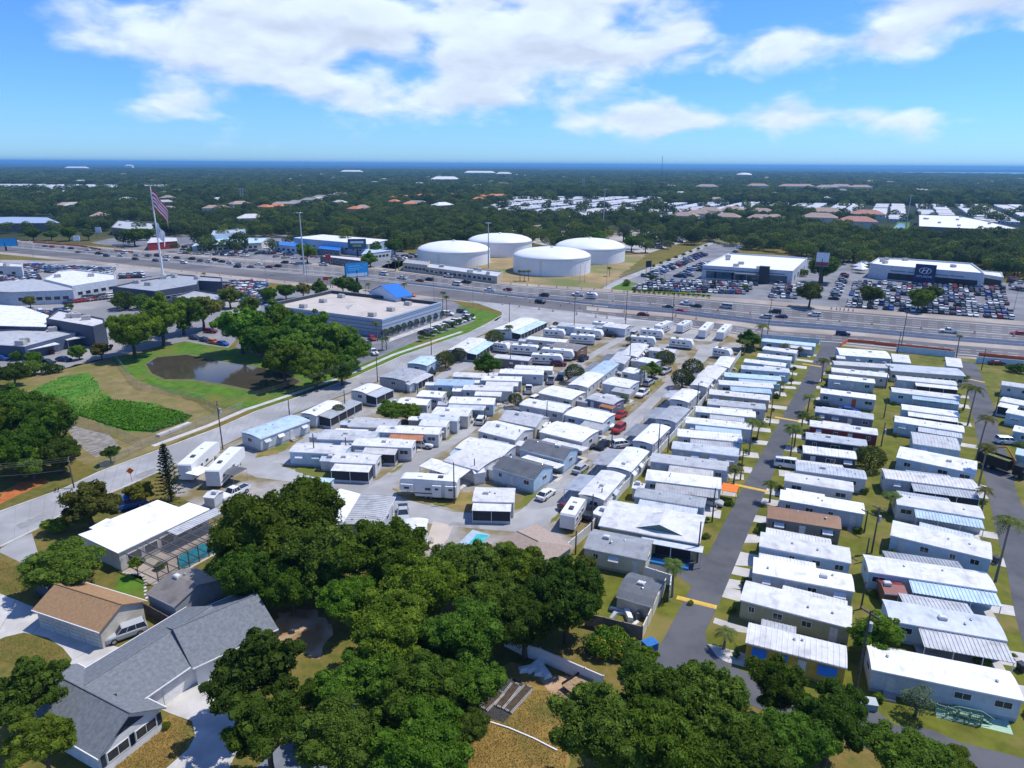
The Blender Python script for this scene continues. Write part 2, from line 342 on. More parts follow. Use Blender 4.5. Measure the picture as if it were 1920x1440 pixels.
ORANGE_DIRT = mat('orange_clay', (.42, .13, .035), .95, .2, .6, bump=.3)
BLEACH = mat('bleached_lawn', (.27, .175, .045), .95, .2, .7, bump=.35, waves=6, col3=(.15, .145, .03), scale3=.16, amt3=.33)
PAINT = mat('white_paint', (.75, .75, .73), .7, .1, 2)
YPAINT = mat('yellow_paint', (.62, .40, .06), .7, .12, 2)
# --- west side: retention field, pond lawn, street verge
sheet('dry_field', [(20, 720), (120, 690), (197, 672), (240, 690), (300, 730), (400, 765), (460, 770), (330, 830), (225, 870), (185, 885), (130, 860), (110, 780), (40, 735)], .004, DRY, rough=1.0)
sheet('green_field', [(60, 730), (120, 705), (172, 698), (185, 722), (208, 748), (290, 757), (362, 780), (345, 793), (290, 811), (235, 808), (150, 780), (105, 752)], .008, MARSH, rough=1.2)
sheet('lawn', [(205, 672), (300, 655), (345, 640), (440, 655), (560, 690), (640, 690), (660, 705), (560, 740), (480, 768), (440, 765), (330, 738), (255, 712)], .008, LAWN, rough=0.5)
WATER = mat('pond_water', (.06, .052, .038), .07, .15, .1, spec=.5, bump=.02, waves=3)
sheet('pond_bank', [(269, 683), (290, 667), (350, 662), (408, 673), (482, 685), (540, 697), (572, 715), (548, 735), (480, 738), (428, 727), (358, 715), (308, 715), (280, 702)], .012, mat('bank', (.12, .14, .035), .95, .2, .6), rough=0.4)
sheet('pond', [(274, 683), (295, 670), (350, 665), (405, 676), (480, 688), (535, 700), (562, 715), (540, 730), (480, 733), (430, 722), (360, 711), (310, 711), (285, 700)], .016, WATER)
sheet('clay_patch', [(0, 925), (35, 905), (85, 896), (88, 906), (50, 922), (0, 945)], .012, ORANGE_DIRT, rough=0.6)
# --- west dealership ground, store lot
sheet('dealer_lot', [(0, 487), (150, 490), (320, 508), (480, 524), (500, 570), (470, 600), (440, 640), (425, 655), (345, 640), (200, 672), (130, 690), (0, 712)], .004, mat('lot_pale', (.34, .325, .31), .92, .12, .1, col3=(.22, .22, .225), scale3=.03, amt3=.6))
sheet('store_lot', [(500, 545), (650, 540), (850, 565), (885, 585), (893, 600), (790, 652), (660, 706), (560, 690), (440, 650), (480, 600)], .008, ASPH2)
sheet('store_lawn', [(858, 573), (935, 589), (940, 594), (930, 602), (885, 588), (862, 580)], .02, LAWN)
sheet('verge', [(885, 588), (938, 594), (908, 612), (795, 654), (660, 708), (640, 700), (780, 640), (890, 603)], .016, LAWN)
sheet('store_footway', [(726, 636), (845, 594), (852, 597), (730, 641)], .02, LIGHTC)
# --- right-hand dealers beyond the highway
sheet('showroom_lot', [(1140, 545), (1215, 505), (1335, 456), (1395, 458), (1380, 475), (1590, 485), (1620, 505), (1880, 530), (1920, 530), (1990, 620), (1905, 607), (1580, 580), (1440, 566), (1335, 556), (1180, 548)], .004, ASPH2)
sheet('showroom_verge', [(1146, 541), (1165, 525), (1200, 532), (1180, 537), (1335, 553), (1332, 557), (1200, 549), (1160, 546)], .012, LAWN)
sheet('tank_yard', [(700, 505), (740, 490), (880, 470), (1040, 470), (1180, 478), (1220, 472), (1160, 520), (1130, 545), (960, 531), (800, 514)], .004, mat('yard_grass', (.30, .22, .10), .95, .2, .08, col3=(.15, .17, .05), scale3=.03, amt3=.4), rough=2)
sheet('side_street', [(1122, 546), (1150, 527), (1250, 489), (1320, 458), (1338, 452), (1336, 458), (1262, 492), (1180, 524), (1146, 540), (1150, 549)], .016, CONC)
sheet('gas_station_lot', [(240, 440), (560, 440), (735, 470), (800, 480), (740, 505), (480, 487), (250, 468), (170, 455)], .004, ASPH2)
sheet('storage_lot', [(960, 425), (1130, 415), (1140, 440), (1200, 430), (1320, 430), (1310, 445), (1215, 475), (1040, 465), (900, 430)], .004, mat('lot_light', (.42, .40, .38), .92, .1, .05, col3=(.25, .20, .12), scale3=.02, amt3=.4))
# --- the highway
HF = [(-300, 425), (0, 450), (60, 455), (250, 471), (480, 490), (705, 505), (960, 535), (1200, 552), (1440, 571), (1580, 584), (1905, 609), (2300, 641)]
HN = [(-300, 443), (0, 472), (155, 487), (325, 505), (480, 521), (755, 550), (960, 575), (1120, 597), (1260, 608), (1380, 627), (1440, 637), (1575, 645), (1790, 667), (1920, 677), (2300, 706)]
XS = list(range(-300, 2301, 40))
def hw(x, t): return (x, interp(HF, x) + (interp(HN, x) - interp(HF, x)) * t)
sheet('sand_shoulder', [hw(x, -.11) for x in XS] + [hw(x, 1.20 if x < 800 else 1.05) for x in reversed(XS)], .020, SAND)
sheet('highway', [hw(x, 0) for x in XS] + [hw(x, 1) for x in reversed(XS)], .026, HWY)
sheet('median', [hw(x, .60 - (.08 if x > 1600 else 0)) for x in XS if x >= 1080] + [hw(x, .74 - (.04 if x > 1600 else 0)) for x in reversed(XS) if x >= 1080], .032, SAND)
sheet('crossing_apron', [hw(880, .95), hw(980, .9), hw(1130, .86), hw(1260, .97), (1200, 612), (1000, 600), (945, 606), (940, 585)], .034, CONC)
for t in (.05, .30, .47, .53, .95):
    band([g(*hw(x, t)) for x in XS if x >= (1080 if t > .9 else -300)], .42, .036, None, 'edge_line', PAINT)
dm = MB()
for t in (.115, .175, .24, .37, .43, .80, .87):
    x = -100.0
    while x < 2100:
        if not (t > .75 and x < 1080):
            a, b = g(*hw(x, t)), g(*hw(x + 9 if x > 1000 else x + 7, t)); d = (b - a).normalized() * 3.0; p = Vector((-d.y, d.x, 0)).normalized() * .11
            dm.add([(*(a - p)[:2], .036), (*(a + d - p)[:2], .036), (*(a + d + p)[:2], .036), (*(a + p)[:2], .036)], [(0, 1, 2, 3)])
        x += 30 if x > 1000 else 20
o = dm.build('lane_dashes', PAINT); o['kind'] = 'structure'
BARR = mat('barrier_concrete', (.50, .50, .49), .9, .1, 1)
def barrier(t, x0, x1, label):
    pts = [g(*hw(x, t)) for x in range(x0, x1 + 1, 25)]
    prof = [(-.3, 0), (.3, 0), (.26, .12), (.1, .35), (.08, .85), (-.08, .85), (-.1, .35), (-.26, .12)]
    mb = MB(); rings = []
    for i, p in enumerate(pts):
        d = (pts[min(i + 1, len(pts) - 1)] - pts[max(i - 1, 0)]).normalized(); nrm = Vector((-d.y, d.x, 0))
        rings.append([(p + nrm * a) + Vector((0, 0, .03 + b)) for a, b in prof])
    mb.loft(rings); tag(mb.build('concrete_barrier', BARR), label, 'barrier', 'concrete barriers dividing the highway')
barrier(.505, 760, 2000, 'long low concrete barrier dividing the widest highway lanes')
barrier(.585, 1140, 2000, 'long low concrete barrier along the sandy highway median')
# --- streets
LSF = [(-160, 1010), (0, 960), (120, 917), (185, 886), (250, 862), (305, 842), (412, 802), (480, 772), (560, 745), (660, 710), (755, 667), (790, 655), (880, 624), (912, 608), (944, 590), (940, 580)]
LSN = [(-160, 1090), (0, 1026), (80, 987), (125, 960), (265, 900), (300, 884), (405, 842), (450, 820), (540, 780), (665, 732), (720, 710), (785, 680), (847, 652), (905, 627), (952, 605), (985, 597)]
sheet('street', LSF + LSN[::-1], .020, CONC)
band([g(*p) for p in LSF[:-1]], .35, 0, .15, 'kerb', LIGHTC)
band([g(*p) for p in LSN[1:5]], .35, 0, .15, 'kerb', LIGHTC)
band(offset_line([g(*p) for p in LSF[5:13]], 3.2), 1.5, .03, None, 'footway', LIGHTC)
sheet('park_ground', [(300, 884), (405, 843), (540, 782), (665, 734), (785, 682), (905, 629), (985, 598), (1130, 600), (1260, 610), (1400, 632), (1372, 690), (1210, 868), (1065, 1045), (960, 1075), (800, 1050), (640, 990), (480, 985), (400, 960), (330, 930)], .008, PARKG)
sheet('park_grass', [(1395, 640), (1575, 648), (1790, 670), (1990, 682), (2300, 1000), (2300, 1600), (1900, 1500), (1600, 1370), (1320, 1230), (1220, 1240), (1110, 1180), (1060, 1060), (1200, 890), (1372, 695)], .008, OLAWN, rough=0.4)
L1 = ([(470, 868), (575, 812), (650, 782), (732, 750), (810, 711), (867, 672), (925, 645), (975, 622), (1015, 603)], [(560, 868), (612, 805), (710, 759), (776, 729), (824, 714), (882, 688), (930, 660), (979, 640), (1030, 612)])
L2 = ([(690, 915), (762, 860), (825, 825), (880, 796), (915, 774), (965, 747), (985, 732), (1028, 709), (1057, 693), (1088, 673), (1126, 652), (1155, 635), (1196, 609)], [(760, 900), (800, 862), (853, 834), (880, 815), (925, 777), (978, 749), (1012, 729), (1060, 703), (1098, 680), (1133, 657), (1175, 635), (1216, 613)])
L3 = ([(970, 962), (1017, 920), (1060, 880), (1122, 840), (1157, 798), (1200, 762), (1257, 708), (1282, 686), (1302, 668), (1313, 650)], [(1062, 945), (1082, 920), (1126, 868), (1176, 822), (1226, 762), (1262, 727), (1290, 700), (1322, 677), (1342, 655), (1350, 640)])
for a, b in (L1, L2, L3): sheet('lane', a + b[::-1], .016, CONC)
sheet('loop_lane', [(395, 850), (470, 850), (560, 862), (600, 882), (640, 898), (690, 905), (760, 885), (735, 915), (755, 935), (850, 960), (960, 965), (1010, 940), (1075, 925), (1040, 975), (1000, 1000), (880, 990), (790, 980), (690, 945), (640, 915), (560, 905), (480, 895), (430, 870)], .013, CONC)
sheet('top_lane', [(1015, 603), (1130, 606), (1196, 609), (1310, 640), (1360, 640), (1345, 625), (1200, 603), (1000, 599)], .0135, CONC)
DLL = [(1215, 1245), (1230, 1225), (1270, 1150), (1400, 900), (1490, 740), (1540, 650)]
DLR = [(1600, 1345), (1500, 1305), (1400, 1262), (1345, 1232), (1325, 1205), (1322, 1185), (1345, 1140), (1440, 910), (1503, 775), (1572, 650)]
sheet('dark_lane', DLL + DLR[::-1], .020, ASPH)
sheet('dark_lane_bend', [(1600, 1342), (1612, 1325), (1640, 1330), (1680, 1360), (1745, 1368), (1800, 1392), (1920, 1422), (2100, 1460), (2100, 1560), (1920, 1500), (1750, 1450), (1600, 1395), (1400, 1320), (1280, 1265), (1215, 1245)], .016, ASPH)
sheet('parking_pad', [(1205, 1045), (1250, 1030), (1330, 1040), (1315, 1075), (1300, 1100), (1262, 1075), (1200, 1062)], .013, ASPH)
sheet('second_lane', [(1797, 677), (1815, 735), (1828, 800), (1845, 885), (1852, 920), (1866, 990), (1887, 1065), (1903, 1152), (1925, 1230), (1990, 1260), (1990, 1130), (1945, 1010), (1920, 955), (1907, 927), (1890, 855), (1877, 825), (1862, 760), (1830, 680)], .020, ASPH)
sheet('lane_mouth', [(1540, 651), (1572, 651), (1580, 640), (1535, 636)], .028, ASPH)
for a, b in (((1269, 1120), (1344, 1139)), ((1375, 908), (1441, 922)), ((1453, 782), (1498, 790)), ((1505, 682), (1540, 688)), ((1811, 710), (1847, 717))):
    pa, pb = g(*a), g(*b); d = (pb - pa).normalized(); q = Vector((-d.y, d.x, 0)) * .45
    mb = MB(); prof = [(-1, 0), (-.5, .06), (0, .08), (.5, .06), (1, 0)]
    mb.loft([[tuple(p + q * s + Vector((0, 0, .022 + z))) for s, z in prof] for p in (pa, pb)], close=False, caps=False)
    for f in range(len(mb.f)): mb.f[f] = mb.f[f][::-1]
    o = mb.build('speed_bump', YPAINT); tag(o, {1269: 'yellow speed bump on the dark lane beside the fenced grey-roofed shed', 1375: 'yellow speed bump on the dark lane beside the orange awning', 1453: 'yellow speed bump halfway along the dark lane between palms', 1505: 'yellow speed bump on the dark lane closest to the highway', 1811: 'yellow speed bump on the lane beside the long beige building'}[a[0]], 'speed bump', 'speed bumps across the lanes')
# --- foreground yards
sheet('bleached_yard', [(880, 1300), (960, 1240), (1080, 1290), (1090, 1340), (1060, 1440), (1040, 1540), (830, 1540), (860, 1400)], .008, BLEACH, rough=0.5)
sheet('sandy_patch', [(520, 1150), (590, 1140), (625, 1180), (600, 1235), (545, 1225), (515, 1190)], .008, mat('pale_sand', (.48, .37, .26), .95, .25, .6, bump=.3, col3=(.28, .17, .08), scale3=.3, amt3=.5), rough=0.55)
sheet('sandy_yard', [(1010, 1265), (1090, 1270), (1110, 1320), (1075, 1330), (1030, 1300)], .012, mat('yard_sand', (.40, .27, .17), .95, .2, .6, bump=.3), rough=0.5)
sheet('driveway', [(-40, 1098), (0, 1113), (92, 1150), (191, 1206), (224, 1214), (128, 1272), (124, 1262), (135, 1236), (118, 1215), (90, 1196), (45, 1186), (10, 1194), (-40, 1215)], .012, LIGHTC)
for a, b in (((92, 1152), (60, 1188)), ((142, 1180), (90, 1197)), ((191, 1206), (135, 1238)), ((30, 1125), (-5, 1190))):
    band([g(*a), g(*b)], .05, .016, None, 'concrete_joint', mat('joint', (.18, .17, .16), .95))
sheet('front_drive', [(283, 1322), (330, 1290), (372, 1268), (420, 1262), (445, 1300), (470, 1350), (430, 1440), (400, 1540), (270, 1540), (310, 1442), (352, 1405), (366, 1380), (360, 1352), (320, 1338)], .012, LIGHTC)
sheet('front_lawn', [(190, 1440), (255, 1400), (318, 1340), (358, 1355), (364, 1380), (350, 1403), (308, 1440), (240, 1540), (150, 1540)], .009, BLEACH)
sheet('back_street', [(430, 1540), (480, 1440), (545, 1370), (600, 1300), (640, 1262), (700, 1262), (760, 1270), (720, 1330), (640, 1440), (600, 1540)], .012, mat('old_asphalt', (.17, .19, .22), .92, .15, .4, bump=.15))
sheet('garden_lawn', [(215, 1110), (222, 1080), (262, 1075), (275, 1095), (270, 1125), (235, 1122)], .012, LAWN)
sheet('house_apron', [(0, 1030), (30, 1010), (60, 1000), (75, 1050), (50, 1060), (0, 1036)], .014, CONC)
sheet('tan_drive', [(812, 977), (850, 985), (840, 1010), (825, 1026), (795, 1025), (805, 1000)], .014, mat('tan_concrete', (.50, .43, .36), .92, .08, .5))
for q in ([(1395, 1175), (1340, 1158), (1337, 1168), (1385, 1185), (1425, 1190), (1430, 1182)], [(1335, 1080), (1395, 1090), (1390, 1105), (1362, 1102)], [(1375, 1045), (1412, 1052), (1412, 1062), (1378, 1060)], [(1392, 1000), (1430, 1005), (1430, 1018), (1395, 1018)]):
    sheet('driveway', q, .016, LIGHTC)
sheet('green_terrace', [(1756, 1325), (1838, 1345), (1890, 1350), (1900, 1378), (1835, 1362), (1755, 1345)], .016, mat('green_paint', (.36, .52, .38), .85, .08))
sheet('flower_bed', [(1085, 1200), (1120, 1170), (1215, 1200), (1225, 1215), (1180, 1240), (1100, 1240)], .012, mat('bed_soil', (.13, .11, .05), .95, .3, .8, bump=.3), rough=0.4)
# --- the bay far off to the right
sheet('bay', [(1390, 325), (1560, 322.2), (1990, 323.5), (1990, 327.8), (1700, 327.2), (1500, 327.0)], .3, mat('bay_water', (.16, .30, .42), .3, .1, .001))

VERGE = mat('verge_grass', (.24, .175, .06), .95, .2, .5, bump=.3, waves=7, col3=(.13, .15, .02), scale3=.22, amt3=.5)
for q in ([(682, 757), (732, 723), (745, 732), (688, 766)], [(480, 849), (574, 814), (548, 839), (520, 852), (480, 858)], [(574, 802), (637, 773), (652, 780), (587, 808)], [(737, 915), (760, 931), (885, 921), (890, 945), (965, 946), (985, 930), (1005, 914), (1018, 915), (990, 945), (950, 962), (880, 959), (800, 944), (745, 930)],
          [(1146, 772), (1192, 755), (1160, 795), (1143, 804)], [(1204, 727), (1248, 706), (1223, 735), (1199, 743)], [(1253, 689), (1276, 681), (1262, 701), (1248, 703)], [(1028, 986), (1088, 941), (1070, 940), (1032, 976)], [(978, 721), (1015, 712), (1002, 725), (982, 731)], [(728, 885), (766, 863), (750, 880), (735, 888)], [(524, 869), (587, 897), (669, 903), (640, 888), (593, 876)],
          [(812, 640), (870, 655), (850, 668), (800, 690)], [(900, 655), (935, 640), (925, 652), (905, 664)], [(1104, 812), (1132, 812), (1124, 830), (1108, 836)], [(912, 780), (928, 768), (965, 752), (930, 772)], [(1085, 880), (1105, 862), (1118, 866), (1092, 892)], [(820, 830), (850, 812), (862, 806), (838, 826)], [(780, 738), (800, 728), (812, 730), (792, 742)]):
    sheet('verge', q, .018, VERGE, rough=.5)

# expansion joints and tar-sealed cracks across the concrete lanes
def along(pts, n):
    w = [g(*p) for p in pts]; d = [0]
    for a, b in zip(w, w[1:]): d.append(d[-1] + (b - a).length)
    out = []
    for i in range(n):
        t = d[-1] * i / (n - 1)
        for k in range(len(w) - 1):
            if t <= d[k + 1] or k == len(w) - 2: out.append(w[k] + (w[k + 1] - w[k]) * ((t - d[k]) / max(1e-6, d[k + 1] - d[k]))); break
    return out
jm = MB(); jq = random.Random(12)
for (a, b), n in ((L1, 34), (L2, 40), (L3, 44), ((LSF[1:13], LSN[1:13]), 64)):
    A_, B_ = along(a, n), along(b, n)
    for i in range(1, n - 1):
        p, q = A_[i].lerp(B_[i], .03), A_[i].lerp(B_[i], .97); d = (q - p).normalized(); w = Vector((-d.y, d.x, 0)) * jq.uniform(.02, .06)
        jm.add([(*(p - w)[:2], .0235), (*(q - w)[:2], .0235), (*(q + w)[:2], .0235), (*(p + w)[:2], .0235)], [(0, 1, 2, 3)])
    for i in range(0, n - 3):
        if jq.random() < .45:
            t = jq.uniform(.2, .8); p = A_[i].lerp(B_[i], t)
            for k in range(3):
                q = A_[i + k // 2 + 1].lerp(B_[i + k // 2 + 1], min(.95, max(.05, t + jq.uniform(-.12, .12)))); q = p.lerp(q, .55); d = (q - p).normalized(); w = Vector((-d.y, d.x, 0)) * .045
                jm.add([(*(p - w)[:2], .024), (*(q - w)[:2], .024), (*(q + w)[:2], .024), (*(p + w)[:2], .024)], [(0, 1, 2, 3)]); p = q
o = jm.build('concrete_joints', mat('tar_seal', (.265, .26, .255), .9)); o['kind'] = 'structure'
for q in ([(455, 812), (500, 793), (506, 797), (462, 817)], [(250, 893), (290, 877), (300, 881), (262, 898)], [(600, 745), (640, 731), (646, 736), (608, 750)], [(1090, 880), (1106, 864), (1114, 868), (1098, 884)], [(1000, 733), (1016, 724), (1022, 727), (1006, 736)], [(30, 985), (80, 964), (90, 970), (40, 992)], [(840, 985), (900, 992), (900, 985), (850, 978)]):
    sheet('street_patch', q, .0225, mat('patch_grey', (.27, .268, .265), .92, .15, .8), rough=.25)

# ================================================================== HOMES
MESH = {}
def cached(key, fn):
    if key not in MESH: MESH[key] = fn()
    return MESH[key]
def window_meshes(w, h):
    w, h = round(w, 1), round(h, 1)
    def fr():
        b = MB(); t = .07
        b.box(-w / 2, w / 2, -.05, 0, -h / 2, -h / 2 + t); b.box(-w / 2, w / 2, -.05, 0, h / 2 - t, h / 2)
        b.box(-w / 2, -w / 2 + t, -.05, 0, -h / 2 + t, h / 2 - t); b.box(w / 2 - t, w / 2, -.05, 0, -h / 2 + t, h / 2 - t)
        b.box(-.02, .02, -.045, 0, -h / 2 + t, h / 2 - t)
        return b.mesh('window', FRAME)
    def pn(): return MB().box(-w / 2 + .06, w / 2 - .06, -.03, -.005, -h / 2 + .06, h / 2 - .06).mesh('pane', GLASS)
    def both():
        b = MB(); b.box(-w / 2, w / 2, -.04, 0, -h / 2, h / 2, 0); b.box(-w / 2 + .1, w / 2 - .1, -.05, -.035, -h / 2 + .1, h / 2 - .1, 1)
        return b.mesh('window', [FRAME, GLASS])
    return cached(('wf', w, h), fr), cached(('wp', w, h), pn), cached(('wb', w, h), both)
def window(root, x, y, z, rz, w=1.1, h=.9, near=True):
    f, p, b = window_meshes(w, h)
    if near:
        o = link('window', f, root, (x, y, z), rz); link('pane', p, o)
    else: o = link('window', b, root, (x, y, z), rz)
    return o
def window_awning(root, x, y, z, rz, w, m):
    w = round(w, 1)
    def mk():
        b = MB(); b.add([(-w / 2, 0, .12), (w / 2, 0, .12), (w / 2, -.62, -.38), (-w / 2, -.62, -.38), (-w / 2, 0, .16), (w / 2, 0, .16), (w / 2, -.64, -.34), (-w / 2, -.64, -.34)],
                        [(0, 3, 2, 1), (4, 7, 6, 5)[::-1], (2, 3, 7, 6), (0, 4, 7, 3), (1, 2, 6, 5), (0, 1, 5, 4)]); return b.mesh('awning', m)
    return link('awning', cached(('aw', w, m.name), mk), root, (x, y, z), rz)
def bow(w, rise, ov, n=6):                       # roof cross-section, (y, z)
    return [(-w / 2 - ov + (w + 2 * ov) * i / n, rise * (1 - (2 * i / n - 1) ** 2)) for i in range(n + 1)]
def roof_mesh(L, w, z, style, rise, ov, ribs, mats, step=.61):
    b = MB(); th = .09
    if style == 'gable': pr = [(-w / 2 - ov, -.04), (0, rise), (w / 2 + ov, -.04)]
    elif style == 'shed': pr = [(-w / 2 - ov, 0), (w / 2 + ov, rise)]
    else: pr = bow(w, rise, ov)
    x0, x1 = -L / 2 - ov, L / 2 + ov
    top = [(y, zz + th) for y, zz in pr]; ring = top[::-1] + [(y, zz) for y, zz in pr]
    b.loft([[(x, y, z + zz) for y, zz in ring] for x in (x0, x1)][::-1])
    for s in (-1, 1):                            # fascia strips, a little proud of the roof
        yy, zz = pr[0] if s < 0 else pr[-1]
        b.box(x0 + .01, x1 - .01, min(yy, yy + s * .03), max(yy, yy + s * .03), z + zz - .10, z + zz + .07, 1)
    if ribs:
        x = x0 + step / 2
        while x < x1:
            lo = [(x - .05, y, z + zz + .002) for y, zz in top] + [(x + .05, y, z + zz + .002) for y, zz in top]; n = len(top)
            b.add([(x - .045, y, z + zz - .01) for y, zz in top] + [(x - .025, y, z + zz + .055) for y, zz in top] + [(x + .025, y, z + zz + .055) for y, zz in top] + [(x + .045, y, z + zz - .01) for y, zz in top],
                  [(k * n + i + n, k * n + i, k * n + i + 1, k * n + i + 1 + n) for k in range(3) for i in range(n - 1)])
            x += step
    return b.mesh('roof', mats)
def carport(root, side, x0, x1, w, depth, z, color, ribs, screen, near, zdrop=.35):
    s = -1 if side == 'n' else 1; yin, yout = s * (w / 2 - .05), s * (w / 2 + depth); b = MB(); th = .07
    zi, zo = z - .16, z - .16 - zdrop
    def ztop(y): return zi + (zo - zi) * (abs(y) - abs(yin)) / depth
    ya, yb = min(yin, yout), max(yin, yout)
    b.add([(x0, ya, ztop(ya) - th), (x1, ya, ztop(ya) - th), (x1, yb, ztop(yb) - th), (x0, yb, ztop(yb) - th), (x0, ya, ztop(ya)), (x1, ya, ztop(ya)), (x1, yb, ztop(yb)), (x0, yb, ztop(yb))],
          [(0, 3, 2, 1), (4, 5, 6, 7), (0, 1, 5, 4), (1, 2, 6, 5), (2, 3, 7, 6), (3, 0, 4, 7)])
    if ribs:
        x = x0 + .2
        while x < x1 - .1:
            b.add([(x - .06, ya, ztop(ya) - .01), (x - .035, ya, ztop(ya) + .07), (x + .035, ya, ztop(ya) + .07), (x + .06, ya, ztop(ya) - .01),
                   (x - .06, yb, ztop(yb) - .01), (x - .035, yb, ztop(yb) + .07), (x + .035, yb, ztop(yb) + .07), (x + .06, yb, ztop(yb) - .01)],
                  [(0, 1, 5, 4)[::-1], (1, 2, 6, 5)[::-1], (2, 3, 7, 6)[::-1], (0, 3, 2, 1)[::-1], (4, 5, 6, 7)[::-1]])
            x += .46
    o = b.build('carport_roof', roofm(color), root)
    n = max(2, int((x1 - x0) / 2.6) + 1); yp = s * (w / 2 + depth - .12)
    pm = cached(('post', round(zo, 2)), lambda: MB().box(-.045, .045, -.045, .045, 0, zo - .02).mesh('post', FRAME))
    for i in range(n): link('post', pm, o, (x0 + .1 + (x1 - x0 - .2) * i / (n - 1), yp, 0))
    if screen:
        b = MB(); y = yp - s * .06
        b.box(x0 + .12, x1 - .12, y - .02, y + .02, .5, zo - .06, 0); b.box(x0 + .12, x1 - .12, y - .04, y + .04, 0, .5, 1)
        for xx in (x0 + .1, x1 - .1): b.box(xx - .02, xx + .02, min(y, yin), max(y, yin), .5, zo - .06, 0); b.box(xx - .03, xx + .03, min(y, yin), max(y, yin), 0, .5, 1)
        b.build('screen_wall', [SCREEN, wallm('pale')], o)
    else: MB().box(x0, x1, min(yin, yout), max(yin, yout), .0, .07).build('floor_slab', LIGHTC, o)
    return o
UNIT = dict(vent=lambda: MB().cyl(0, 0, 0, .28, .09, n=6).cyl(0, 0, .28, .36, .2, .05, n=6).mesh('roof_vent', STEEL),
            ac=lambda: MB().box(-.45, .45, -.35, .35, 0, .4).box(-.38, .38, -.28, .28, .4, .47).mesh('air_conditioner', mat('ac_white', (.6, .6, .58), .5)),
            step=lambda: MB().box(-.6, .6, -1.1, 0, .0, .25).box(-.6, .6, -.75, 0, .25, .5).mesh('step', mat('step_grey', (.35, .33, .3), .9)),
            door=lambda: MB().box(-.45, .45, -.06, 0, 0, 2.0).box(-.3, .3, -.075, -.05, 1.15, 1.75).mesh('door', mat('door_white', (.62, .62, .6), .6)))
def home(A, B, w, wall='white', roof='white', style='bow', zw=2.9, ribs=False, cp=(), wins=True, awn=.25, rise=None, label='', cat='mobile home', name='mobile_home', group=None, accent=None, world=None, shutters=False, base=.45, trim=True, seed=None):
    r = random.Random(seed if seed is not None else int(A[0] * 7 + A[1] * 13))
    pa, pb = world if world else (g(A[0], A[1], zw), g(B[0], B[1], zw)); d = pb - pa; L = Vector((d.x, d.y)).length; rz = math.atan2(d.y, d.x)
    nrm = Vector((-math.sin(rz), math.cos(rz), 0)); ctr = (pa + pb) / 2 + nrm * w / 2; ctr.z = 0
    dist = (ctr - Vector((0, 0, CAM_H))).length; near = dist < 235
    root = thing(name, label, cat, ctr, rz, group); wm = wallm(wall)
    rise = rise if rise is not None else (.28 if style == 'bow' else w * .17)
    MB().box(-L / 2, L / 2, -w / 2, w / 2, base, zw - .004).build('wall', wm, root)
    MB().box(-L / 2 + .04, L / 2 - .04, -w / 2 + .04, w / 2 - .04, 0, base).build('skirting', mat('skirt_' + wall, tuple(c * .7 for c in C[wall]), .8), root)
    link('roof', roof_mesh(L, w, zw, style, rise, .14, ribs and dist < 330, [roofm(roof), FRAME if trim else wm]), root)
    if style == 'gable':
        for s in (-1, 1):
            MB().add([(s * (L / 2 - .003), -w / 2, zw - .05), (s * (L / 2 - .003), w / 2, zw - .05), (s * (L / 2 - .003), 0, zw + rise * .97)], [(0, 1, 2) if s > 0 else (0, 2, 1)]).build('gable', wm, root)
    if wins:
        n = max(2, int(L / (2.9 if near else 4.2))); di = r.randrange(n)
        for sgn, rot in ((-1, 0), (1, math.pi)):
            for i in range(n):
                x = -L / 2 + L * (i + .5) / n + r.uniform(-.3, .3); y = sgn * (w / 2 + .001)
                if sgn < 0 and i == di:
                    dr = link('door', cached('door', UNIT['door']), root, (x, y, base), rot)
                    if accent: dr.data = MB().box(-.45, .45, -.06, 0, 0, 2.0).mesh('door', mat('door_' + accent, C.get(accent, (.6, .12, .04)), .5)); dr['label'] = 'bright %s door' % ('orange red' if accent == 'doorred' else accent)
                    if near: link('step', cached('step', UNIT['step']), root, (x, y, 0), rot)
                    continue
                if sgn > 0 and (i % 2 or not near): continue
                ww = r.choice((.8, 1.2, 1.2, 1.7)); hh = .9
                zz = base + 1.45
                window(root, x, y, zz, rot, ww, hh, near)
                if r.random() < awn: window_awning(root, x, y - sgn * 0, zz + .35, rot, ww + .3, roofm(r.choice(('white', 'white', 'pale'))))
                if shutters and near:
                    for q in (-1, 1): MB().box(-.16, .16, -.05, 0, -hh / 2, hh / 2).build('shutter', mat('shutter_dark', (.03, .035, .04), .6), root, loc=(x + q * (ww / 2 + .2), y, zz), rz=rot)
        for sgn, rot in ((-1, -math.pi / 2), (1, math.pi / 2)):
            window(root, sgn * (L / 2 + .001), r.uniform(-.5, .5), base + 1.45, rot, 1.4, .9, near)
    for c in cp: carport(root, c[0], -L / 2 + L * c[1], -L / 2 + L * c[2], w, c[3], zw - (c[7] if len(c) > 7 else 0), c[4] if len(c) > 4 else 'white', c[5] if len(c) > 5 else near, c[6] if len(c) > 6 else False, near)
    if near or r.random() < .5:
        for i in range(2 if near else 1): link('roof_vent', cached('vent', UNIT['vent']), root, (r.uniform(-.4, .4) * L, r.uniform(-.2, .2) * w, zw + rise * .8))
    if r.random() < (.35 if near else .15): link('air_conditioner', cached('ac', UNIT['ac']), root, (r.uniform(-.3, .3) * L, -r.uniform(0, .1) * w, zw + rise * .85 + .06))
    return root
